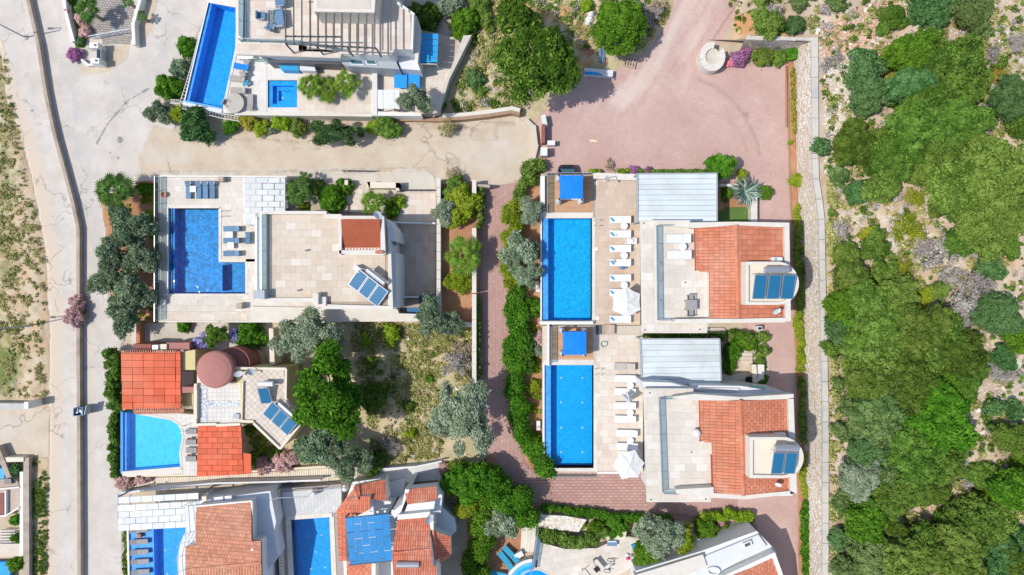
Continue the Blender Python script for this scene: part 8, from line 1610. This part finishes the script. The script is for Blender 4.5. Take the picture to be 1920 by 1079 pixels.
for x, y, r, m, k, l, c in ((622, 373, 27, Gn, 'round', 'round bright green bush above the travertine roof', 'bush'), (596, 352, 18, Mi, 'maquis', 'mid green bush between the white pergola and the round bush', 'bush'), (572, 390, 12, Li, 'maquis', 'lime bush right of the white pergola', 'bush'), (650, 350, 16, Gn, 'maquis', 'green bush beside the gate pillar above the round bush', 'bush'), (735, 395, 16, Gn, 'maquis', 'bright bush right of the fan palm above the red tiled roof', 'bush'), (748, 378, 14, Li, 'maquis', 'lime bush beside the entrance yard', 'bush'), (866, 385, 38, Li, 'maquis', 'large yellow green bush in the upper planter', 'bush'), (855, 352, 24, Mi, 'maquis', 'green bush at the top of the planter', 'bush'), (832, 400, 24, Ol, 'olive', 'silvery olive leaning over the coping wall', 'tree'), (863, 527, 27, Li, 'maquis', 'yellow green bush below the planter palm', 'bush'), (848, 328, 18, 'drybrown', 'dry', 'bare branching shrub at the top of the planter', 'shrub'), (812, 597, 34, OD, 'olive', 'grey olive at the foot of the dark court', 'tree'), (848, 605, 24, OD, 'olive', 'grey green tree at the foot of the planter', 'tree'), (832, 630, 24, 'drygrass', 'dry', 'pale dry bush at the top right of the vacant lot', 'shrub'),
 (545, 640, 38, Ol, 'olive', 'left silvery olive of the group above the big green tree', 'tree'), (588, 632, 52, Ol, 'olive', 'tall central silvery olive above the big green tree', 'tree'), (625, 662, 34, Ol, 'olive', 'right silvery olive of the group above the big green tree', 'tree'), (622, 738, 80, Gn, 'pine', 'big bright green tree right of the diagonal tiled roof', 'tree'), (700, 745, 30, D_, 'maquis', 'dark tree in the shadow right of the big green tree', 'tree'), (598, 835, 42, OD, 'olive', 'grey green tree below the big bright green tree', 'tree'), (655, 862, 44, OD, 'olive', 'grey green tree above the boarded footpath', 'tree'), (700, 868, 26, D_, 'maquis', 'dark green bush above the grey yard', 'bush'), (735, 628, 20, Li, 'maquis', 'lime bush near the top of the vacant lot', 'bush'), (688, 640, 12, Li, 'maquis', 'small lime bush right of the olives', 'bush'), (697, 680, 14, Mi, 'maquis', 'small green bush in the left of the vacant lot', 'bush'), (805, 710, 9, Gn, 'maquis', 'tiny green bush right of centre in the vacant lot', 'bush'), (768, 762, 12, D_, 'maquis', 'small dark bush in the middle of the vacant lot', 'bush'), (772, 812, 12, Li, 'maquis', 'small lime bush low in the vacant lot', 'bush'), (858, 680, 32, 'drygrey', 'dry', 'grey brown heap of dry brush right of the vacant lot', 'shrub'), (866, 655, 24, 'drybrown', 'dry', 'brown dry brush beside the lane wall', 'shrub'), (735, 838, 22, 'drygrey', 'dry', 'grey pile of dead branches low in the vacant lot', 'shrub'),
 (868, 785, 60, Ol, 'olive', 'very large silvery olive overhanging the pink lane', 'tree'), (880, 905, 44, Gn, 'maquis', 'bright green tree below the very large olive', 'tree'), (855, 885, 24, Mi, 'maquis', 'green bush beside the grey yard', 'bush'), (940, 980, 34, Ol, 'olive', 'silvery olive left of the long stone steps', 'tree'),
 (995, 395, 27, Ol, 'olive', 'silvery olive left of the upper timber deck', 'tree'), (972, 470, 36, Ol, 'olive', 'broad silvery olive left of the upper right pool, near its top', 'tree'), (988, 515, 26, Ol, 'olive', 'silvery olive above the outdoor air conditioner', 'tree'), (1000, 575, 20, Gn, 'maquis', 'green bush below the outdoor air conditioner', 'bush'), (1010, 636, 14, 'petalrose', 'maquis', 'rosy bush left of the lower timber deck', 'bush'), (1000, 655, 14, Ol, 'olive', 'small silvery bush left of the lower gazebo', 'bush'), (1003, 722, 12, Li, 'maquis', 'lime bush left of the lower right pool', 'bush'), (1000, 832, 22, Gn, 'maquis', 'green bush left of the foot of the lower pool', 'bush'), (1000, 690, 10, Li, 'maquis', 'little lime bush on the red soil', 'bush'),
 (1352, 312, 27, Gn, 'maquis', 'bright tree at the top right corner of the upper carport', 'tree'), (1390, 328, 11, Li, 'round', 'small clipped bush right of the bright tree', 'bush'), (1434, 362, 15, Gn, 'maquis', 'green bush right of the silver agave wall', 'bush'), (1363, 362, 13, Gn, 'maquis', 'green bush left of the silver agave', 'bush'), (1496, 338, 15, Li, 'maquis', 'egg shaped green bush at the foot of the retaining wall', 'bush'),
 (1372, 660, 20, Gn, 'maquis', 'green bush right of the lower carport', 'bush'), (1367, 688, 14, Gn, 'maquis', 'green bush at the corner of the entrance steps', 'bush'), (1400, 640, 20, Gn, 'maquis', 'bright bush above the entrance steps', 'bush'), (1430, 632, 13, Mi, 'maquis', 'bush at the right end of the shrub row', 'bush'), (1430, 658, 14, Mi, 'maquis', 'bush beside the pink paving right of the entrance steps', 'bush'), (1427, 690, 9, Gn, 'round', 'small bush growing in the white planter box', 'bush'), (1428, 711, 12, Gn, 'maquis', 'dark bush below the white planter box', 'bush'), (1374, 628, 12, Gn, 'round', 'clipped bush above the bush by the carport', 'bush'), (1425, 679, 10, D_, 'round', 'dark clipped bush above the white planter box', 'bush'),
 (1235, 1000, 46, Ol, 'olive', 'large silvery olive on the terrace below the twin villas', 'tree'), (1215, 1035, 30, Gn, 'maquis', 'green tree growing through the large silvery olive', 'tree'), (1275, 1010, 30, Li, 'olive', 'lime and silver tree right of the large silvery olive', 'tree'), (1120, 990, 18, Gn, 'maquis', 'green bush on the rough stone wall', 'bush'), (1155, 988, 24, Gn, 'maquis', 'bright green bush left of the large silvery olive', 'bush'), (1090, 985, 9, Li, 'maquis', 'little lime bush on the rough stone wall', 'bush'), (1325, 990, 26, Gn, 'maquis', 'bright bush with red flowers right of the large olive', 'bush'), (1360, 1000, 16, Gn, 'maquis', 'green bush above the stone yard', 'bush'), (1352, 980, 7, 'petalpink', 'maquis', 'red flowers on the bush right of the large olive', 'flowers'),
 (30, 975, 11, Gn, 'maquis', 'green bush between the corner house and its wall, upper one', 'bush'), (28, 1008, 9, Gn, 'maquis', 'small green bush between the corner house and its wall, middle one', 'bush'), (30, 1058, 16, Gn, 'maquis', 'green bush beside the corner pool', 'bush'), (28, 880, 12, Te, 'maquis', 'blue green bush beside the dark corner roof', 'bush'),
 (142, 592, 22, 'petalrose', 'maquis', 'pink flowering shrub growing on the road wall', 'shrub'), (147, 563, 14, 'petalrose', 'maquis', 'smaller pink flowering shrub on the road wall', 'shrub'), (147, 590, 13, D_, 'maquis', 'green heart of the flowering shrub on the road wall', 'shrub'),
 (232, 903, 17, 'petalrose', 'maquis', 'pink flowering shrub below the turquoise pool', 'shrub'), (265, 897, 14, 'petalrose', 'maquis', 'rosy hedge plant below the turquoise pool', 'shrub'), (484, 830, 15, Mi, 'maquis', 'green shrub right of the stepped orange roof', 'bush'), (490, 842, 10, Ye, 'maquis', 'yellow flowering shrub right of the stepped orange roof', 'shrub'), (497, 872, 20, 'petalrose', 'maquis', 'pink flowering shrub above the boarded footpath', 'shrub'), (535, 865, 24, 'petalrose', 'maquis', 'broad pink flowering shrub below the diagonal roof corner', 'shrub'), (512, 850, 16, D_, 'maquis', 'dark shrub below the diagonal tiled roof', 'bush'), (470, 808, 12, Mi, 'maquis', 'green shrub in the corner above the pink flowers', 'bush'), (475, 862, 18, Mi, 'maquis', 'green shrub beside the lower orange panels', 'bush'),
 (378, 640, 17, 'petalblue', 'olive', 'left violet blossoming tree behind the mauve dome', 'tree'), (440, 632, 13, 'petalblue', 'olive', 'right violet blossoming tree behind the mauve dome', 'tree'), (405, 630, 24, Mi, 'olive', 'green tree between the two violet blossoming trees', 'tree'), (470, 630, 30, Gn, 'maquis', 'green bush along the wall right of the violet blossoms', 'bush'), (345, 612, 14, Gn, 'maquis', 'green creeper below the walkway wall', 'bush'),
 (862, 905, 8, 'petalpink', 'maquis', 'pink flowers on the edge of the bright green tree', 'flowers'), (832, 878, 12, 'petalrose', 'maquis', 'rosy shrub at the end of the grey yard', 'shrub'),
 (139, 103, 14, 'petalpurple', 'maquis', 'magenta flowering shrub at the tip of the lawn strip', 'shrub'), (152, 35, 12, 'petalrose', 'maquis', 'dark red flowering shrub beside the driveway palm', 'shrub'), (160, 60, 12, 'petalrose', 'maquis', 'dark red flowering shrub beside the white driveway gate', 'shrub'), (125, 20, 6, 'petalpink', 'maquis', 'orange red flowers on the white wall', 'flowers'), (150, 78, 10, Te, 'maquis', 'green shrub above the magenta flowers', 'bush'), (130, 0, 9, Gn, 'maquis', 'green shrub at the top of the lawn strip', 'bush'),
 (1385, 112, 16, 'petalpurple', 'maquis', 'purple bougainvillea beside the round stone planter', 'shrub'), (1398, 100, 12, 'petalpurple', 'maquis', 'purple bougainvillea at the foot of the short stone wall', 'shrub'), (1372, 118, 9, 'petalpink', 'maquis', 'pink bougainvillea below the purple one', 'shrub'), (1430, 108, 20, Mi, 'maquis', 'green creeper at the foot of the short stone wall', 'bush'), (1458, 110, 16, Mi, 'maquis', 'green creeper with pale flowers at the foot of the short stone wall', 'bush'), (1484, 102, 14, Gn, 'maquis', 'bright bush in the corner of the two stone walls', 'bush'), (1336, 106, 14, Mi, 'dry', 'weeds growing inside the round stone planter', 'bush'),
 (1188, 319, 9, 'petalpurple', 'maquis', 'purple flowers in the hedge above the carport, left patch', 'flowers'), (1213, 321, 7, 'petalpurple', 'maquis', 'purple flowers in the hedge above the carport, right patch', 'flowers'), (1142, 312, 13, 'drybrown', 'dry', 'bare reddish shrub above the pale stone wall', 'shrub')):
    ex = {}
    if c == 'tree': ex['hgt'] = {60: 4.2, 76: 3.8, 52: 3.4}.get(r, r/20*.9+.8)
    if l.startswith('creeper') : ex['g'] = .4
    if x in (868,) : ex['ry'] = 80
    T(x, y, r, m, l, k, {'tree': 'olive_tree' if m in (Ol, OD) and k == 'olive' else 'tree', 'flowers': 'flower_patch'}.get(c, c), c, **ex)
# ---- hedges
def hedge(pts, w, h, m, label, n, leaf=.14, seed=0, g=0.0, wob=.3, name='hedge'):
    r = random.Random(seed); wp = [Vector(P(x, y, g+h*.7)) for x, y in pts]; bl = []; W = w/20
    for a, b in zip(wp[:-1], wp[1:]):
        L = (b-a).length; k = max(1, int(L/(W*.32))); d = (b-a).normalized(); q = Vector((-d.y, d.x, 0))
        for i in range(k):
            for j in range(2 if W > .7 else 1):
                p = a.lerp(b, (i+r.random())/k)+q*r.uniform(-.32, .32)*W; s = W*r.uniform(.26, .40); bl.append((p.x, p.y, g+h-s*.9+r.uniform(-.1, .1)*h, s, s, s)); 
                if h > .9: bl.append((p.x+q.x*.1, p.y, g+h*.45, s*1.1, s*1.1, h*.35))
    c = wp[0]; bl = [(b_[0]-c.x, b_[1]-c.y, b_[2]-g, b_[3], b_[4], b_[5]) for b_ in bl]
    me = leaves('hedge', bl, n, leaf, m, seed, shell=.4, up=.4, jag=.6); o = link(name, me, None, (c.x, c.y, g)); tag(o, label, 'hedge'); return o
hedge([(1006, 305), (992, 328), (976, 352), (968, 378)], 30, 1.5, 'leafmid', 'green hedge climbing beside the dirt road end to the pink lane', 9000, seed=1)
hedge([(966, 372), (958, 420), (955, 470), (962, 540)], 34, 1.7, 'leaflime', 'lime green hedge between the lane and the silvery olives', 12000, seed=2)
hedge([(972, 545), (968, 620), (965, 700), (972, 770), (990, 830), (1012, 868), (1034, 888)], 38, 1.9, 'leafgreen', 'long bright green hedge between the pink lane and the two right pools', 34000, seed=3)
hedge([(985, 610), (990, 660), (985, 700)], 22, 1.5, 'leafdark', 'dark inner hedge left of the lower gazebo', 5000, seed=4)
hedge([(905, 895), (935, 920), (965, 945), (1000, 968)], 52, 3.2, 'leafgreen', 'tall bright green hedge slanting below the pink lane', 26000, seed=5)
hedge([(905, 935), (902, 990), (895, 1040), (890, 1100)], 42, 2.6, 'leafgreen', 'tall green hedge running down right of the red roofed villa', 20000, seed=6)
hedge([(850, 905), (868, 935), (885, 965)], 40, 2.4, 'leaflime', 'lime green hedge beside the red roofed villa', 12000, seed=7)
hedge([(1020, 952), (1080, 960), (1140, 968), (1200, 974), (1260, 972)], 15, 1.0, 'leafgreen', 'long low hedge along the lower edge of the row-paved court', 12000, .12, seed=8)
hedge([(1320, 968), (1370, 966), (1412, 972)], 17, 1.1, 'leaflime', 'clipped lime hedge ending in a point below the lower twin villa', 8000, .12, seed=9)
hedge([(1412, 974), (1385, 998), (1350, 1016)], 11, 1.0, 'leafmid', 'thin hedge along the white wall above the stone yard', 4000, .12, seed=10)
hedge([(1010, 1000), (1045, 1012), (1080, 1018), (1120, 1012), (1140, 1000)], 24, 1.3, 'leafmid', 'creeper hedge hanging over the head of the lower terrace', 12000, .13, seed=11, g=.3)
hedge([(1106, 322), (1124, 322)], 9, .9, 'leaflime', 'short clipped hedge above the upper timber deck', 1800, .11, seed=12)
hedge([(1158, 321), (1182, 322)], 9, .9, 'leaflime', 'short clipped hedge above the pale stone wall', 1800, .11, seed=13)
hedge([(1196, 322), (1240, 322), (1330, 322)], 8, .9, 'leafmid', 'long clipped hedge above the upper carport', 5500, .11, seed=14)
hedge([(211, 655), (214, 700), (213, 745), (222, 770)], 22, 2.0, 'leafdark', 'dark roadside hedge left of the orange patio roof', 12000, seed=15)
hedge([(216, 775), (214, 820), (214, 870), (218, 890)], 17, 1.3, 'leafdark', 'dark roadside hedge left of the turquoise pool', 8000, seed=16)
hedge([(238, 990), (236, 1030), (238, 1090)], 9, .9, 'leafmid', 'thin hedge between the road and the pool with standing loungers', 4000, .12, seed=17)
hedge([(1486, 130), (1487, 190), (1489, 250)], 9, .6, 'leafochre', 'sparse yellow green plants below the retaining wall, top section', 2500, .12, seed=18)
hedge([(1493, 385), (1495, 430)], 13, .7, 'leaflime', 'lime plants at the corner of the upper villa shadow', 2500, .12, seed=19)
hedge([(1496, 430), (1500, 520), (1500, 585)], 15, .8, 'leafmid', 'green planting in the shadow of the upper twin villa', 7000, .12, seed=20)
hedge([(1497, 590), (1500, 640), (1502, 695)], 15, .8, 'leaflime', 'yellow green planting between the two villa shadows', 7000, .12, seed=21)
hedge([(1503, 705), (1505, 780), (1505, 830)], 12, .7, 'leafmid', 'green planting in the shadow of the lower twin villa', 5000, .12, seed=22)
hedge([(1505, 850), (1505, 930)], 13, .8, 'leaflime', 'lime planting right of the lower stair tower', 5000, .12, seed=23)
hedge([(1507, 940), (1510, 1010), (1514, 1090)], 17, .9, 'leafgreen', 'bright clipped hedge at the foot of the wall near the photo bottom', 9000, .12, seed=24)
hedge([(1482, 270), (1484, 265)], 8, .5, 'leaflime', 'tiny lime plant at the foot of the retaining wall', 500, .12, seed=25)
hedge([(895, 560), (897, 640), (896, 720)], 8, 1.2, 'leafmid', 'thin creeper on the right face of the pale lane wall', 3500, .12, seed=26)
hedge([(898, 350), (902, 400), (900, 430)], 14, 1.3, 'leafmid', 'shaded creeper at the top of the pink lane', 3500, .12, seed=27)
r5 = random.Random(8)
for i in range(17):
    x = 1122+i*17.6+r5.uniform(-2, 2); T(x, 631+r5.uniform(-2, 2), r5.uniform(7.5, 10.5), 'leafmid' if i % 3 else 'leafgreen', f'small shrub, {(ORD+["thirteenth","fourteenth","fifteenth","sixteenth","seventeenth"])[i]} from the left in the row between the twin villas', 'maquis', 'shrub', 'shrub', group='row of small shrubs between the twin villas', hgt=1.1)
# ---- palms
def frond(seed, L=1.0):
    r = random.Random(seed); m = MB(); R0 = L*.66; m.tube([(0, 0, 0), (R0*.5, 0, .2*L), (R0, 0, .2*L)], .014*L, 4, .01*L)
    n = 15; c = (R0-.08, 0, .2*L)
    for k in range(n):
        a = -2.3+4.6*k/(n-1); l = L*.36*(1.12-.16*abs(a))*r.uniform(.93, 1.06); w = .17; f = lambda q, b, dz: (c[0]+l*q*math.cos(b), l*q*math.sin(b)*.92, c[2]+dz)
        m.add([c, f(.58, a-w, -.02), f(1.12, a, -.14), f(.58, a+w, -.02), f(.56, a, .04)], [(0, 1, 4), (1, 2, 4), (4, 2, 3), (0, 4, 3)])
    return m
FM = []
for s in range(3):
    m = frond(s); me = bpy.data.meshes.new('frond'); me.from_pydata(m.V, [], m.F); me.materials.append(MATS['palmleaf']); facernd(me, s); FM.append(me)
def palm(px, py, R, h, label, n=26, m='palmleaf', seed=0):
    r = random.Random(seed); t = thing('fan_palm', label, 'palm', P(px, py, h*1.0)); t.location.z = .05; rm = R/20*.92; mb = MB()
    mb.tube([(0, 0, 0), (.03, 0, h*.5), (0, 0, h)], .17, 8, .13); mb.build('trunk', 'bark', t, local=True); n = int(n*1.1)
    for i in range(n):
        a = i*2.399+r.uniform(-.25, .25); lay = i/n; o = link('frond', FM[i % 3], t, (0, 0, h)); s = rm*(.7+.45*lay)*r.uniform(.85, 1.12)
        o.scale = (s, s, s); o.rotation_euler = (r.uniform(-.25, .25), (-.85+1.05*lay)+r.uniform(-.1, .1), a); o.material_slots[0].link = 'OBJECT'; o.material_slots[0].material = MATS[m]
    return t
palm(220, 360, 39, 2.4, 'large shaggy fan palm at the road corner', 34, seed=1)
palm(583, 163, 28, 2.6, 'left fan palm of the three beside the hot tub', 24, 'palmyellow', 2); palm(618, 168, 27, 2.3, 'middle fan palm of the three beside the hot tub', 24, 'palmyellow', 3); palm(650, 158, 28, 2.8, 'right fan palm of the three beside the hot tub', 24, 'palmyellow', 4)
palm(562, 360, 28, 2.4, 'fan palm right of the white pergola', 24, 'palmleaf', 5); palm(572, 335, 17, 1.4, 'spiky small palm on the road edge right of the white pergola', 16, 'palmleaf', 9); palm(700, 380, 28, 2.2, 'fan palm above the small red tiled roof', 22, 'palmyellow', 6)
palm(868, 480, 40, 2.4, 'large fan palm standing alone in the tree planter', 28, 'palmyellow', 7); palm(168, 22, 26, 2.0, 'fan palm on the lawn strip beside the paved driveway', 24, 'palmleaf', 8); palm(267, 33, 13, 1.0, 'small palm right of the white driveway wall', 14, 'palmleaf', 10); palm(242, 6, 13, 1.0, 'small palm at the photo top inside the paved driveway', 14, 'palmleaf', 11); palm(690, 186, 12, 1.0, 'small palm at the foot of the rockery right of the three palms', 12, 'palmleaf', 12)
# silver agave: long narrow leaves
ag = thing('silver_agave', 'big silver blue spiky plant beside the upper carport', 'plant', P(1393, 362, .1)); r6 = random.Random(3); am = []
for s in range(2):
    m = MB(); m.add([(0, -.05, 0), (.55, -.07, .42), (1.0, 0, .30), (.55, .07, .42), (0, .05, 0), (.55, 0, .36)], [(0, 1, 5, 4), (1, 2, 5), (5, 2, 3), (4, 5, 3)]); me = bpy.data.meshes.new('leaf'); me.from_pydata(m.V, [], m.F); me.materials.append(MATS['leafsilver']); am.append(me)
for i in range(150): o = link('leaf', am[i % 2], ag, (0, 0, .5)); s = r6.uniform(1.0, 1.75); o.scale = (s, s*.6, s*r6.uniform(.3, 1.3)); o.rotation_euler.z = r6.uniform(0, 6.3)
# ---- ground cover that nobody could count
def weeds(name, label, poly, n, clumps, size, m, seed, hgt=.18, rr=(.15, .5), avoid=None, par=None):
    r = random.Random(seed); bl = []; xs = [p[0] for p in poly]; ys = [p[1] for p in poly]; t = 0
    c0 = P(sum(xs)/len(xs), sum(ys)/len(ys), 0)
    while len(bl) < clumps and t < clumps*30:
        t += 1; x = r.uniform(min(xs), max(xs)); y = r.uniform(min(ys), max(ys))
        if fbm(np.array([x/28]), np.array([y/28]), seed)[0] < r.uniform(.32, .62) or sdf(np.array([x]), np.array([y]), poly)[0] < 0: continue
        q = r.uniform(*rr)*r.uniform(.6, 1); z = gz(x, y)+.12; p = P(x, y, z); bl.append((p[0]-c0[0], p[1]-c0[1], z, q, q, hgt*r.uniform(.6, 1.4)))
    me = leaves(name, bl, n, size, m, seed, shell=.9, up=.2, jag=.9, asp=2.4, zmin=-.1); o = link(name, me, None, (c0[0], c0[1], 0)); return tag(o, None, None, None, 'stuff')
VG = [(-60, 100), (8, 105), (36, 265), (66, 400), (78, 480), (84, 600), (82, 745), (-60, 750)]
weeds('verge_weeds', '', VG, 4500, 380, .09, 'leafmid', 1, .14, (.08, .28)); weeds('verge_dry_grass', '', VG, 20000, 800, .10, 'drygrass', 2, .12, (.12, .45)); weeds('strip_weeds', '', [(60, 862), (86, 862), (86, 1080), (60, 1080)], 6000, 260, .1, 'leafmid', 3, .12, (.06, .22))
LT = [(668, 606), (884, 616), (884, 720), (815, 860), (700, 870), (690, 760), (660, 640)]
weeds('lot_dry_grass', '', LT, 48000, 1300, .11, 'drygrass', 4, .2, (.15, .5)); weeds('lot_weeds', '', LT, 5000, 140, .11, 'leafmid', 5, .2, (.1, .3)); weeds('lot_brown_grass', '', LT, 4000, 110, .11, 'drybrown', 6, .2, (.15, .5))
WS = [(800, 20), (900, -10), (1250, -10), (1255, 20), (1200, 95), (1110, 90), (1050, 100), (990, 205), (870, 210), (850, 200), (890, 70), (830, 55)]
weeds('slope_dry_grass', '', WS, 26000, 600, .12, 'drygrass', 7, .3, (.2, .7)); weeds('slope_weeds', '', WS, 20000, 380, .12, 'leafmid', 8, .3, (.15, .6)); weeds('slope_grey_brush', '', WS, 9000, 160, .1, 'drygrey', 9, .3, (.2, .6))
HH = [(1360, -10), (1925, -10), (1925, 1085), (1560, 1085), (1560, 600), (1548, 350), (1540, 110), (1525, 60), (1375, 60)]
weeds('hillside_dry_grass', '', HH, 60000, 1300, .12, 'drygrass', 10, .25, (.15, .6)); weeds('hillside_weeds', '', HH, 50000, 1300, .11, 'leafmid', 11, .22, (.1, .42)); weeds('hillside_grey_brush', '', HH, 14000, 300, .10, 'drygrey', 12, .3, (.2, .6)); weeds('bed_weeds', '', [(200, 400), (296, 350), (296, 600), (230, 600)], 4000, 80, .11, 'leaflime', 13, .2, (.1, .35)); weeds('bed_weeds', '', [(975, 560), (1014, 560), (1014, 880), (1000, 860)], 5000, 90, .11, 'leaflime', 14, .2, (.1, .35))
weeds('wall_foot_weeds', '', [(1552, 350), (1566, 350), (1576, 1080), (1556, 1080)], 7000, 160, .11, 'drygrass', 15, .25, (.15, .5))
# rocks of the vacant lot, the slope and the verge
fl = lambda x, y: .12
LOT = bpy.data.objects['vacant_lot']; rocks(LOT, LT, 70, 350, .1, .38, ('rock', 'rockw'), seed=21, zf=fl); WSO = bpy.data.objects['wild_slope']; rocks(WSO, WS, 50, 250, .1, .38, ('rock', 'rockw'), seed=22, zf=fl); rocks(bpy.data.objects['wild_verge'], VG, 30, 250, .1, .3, ('rock', 'rockp'), seed=23, zf=fl)
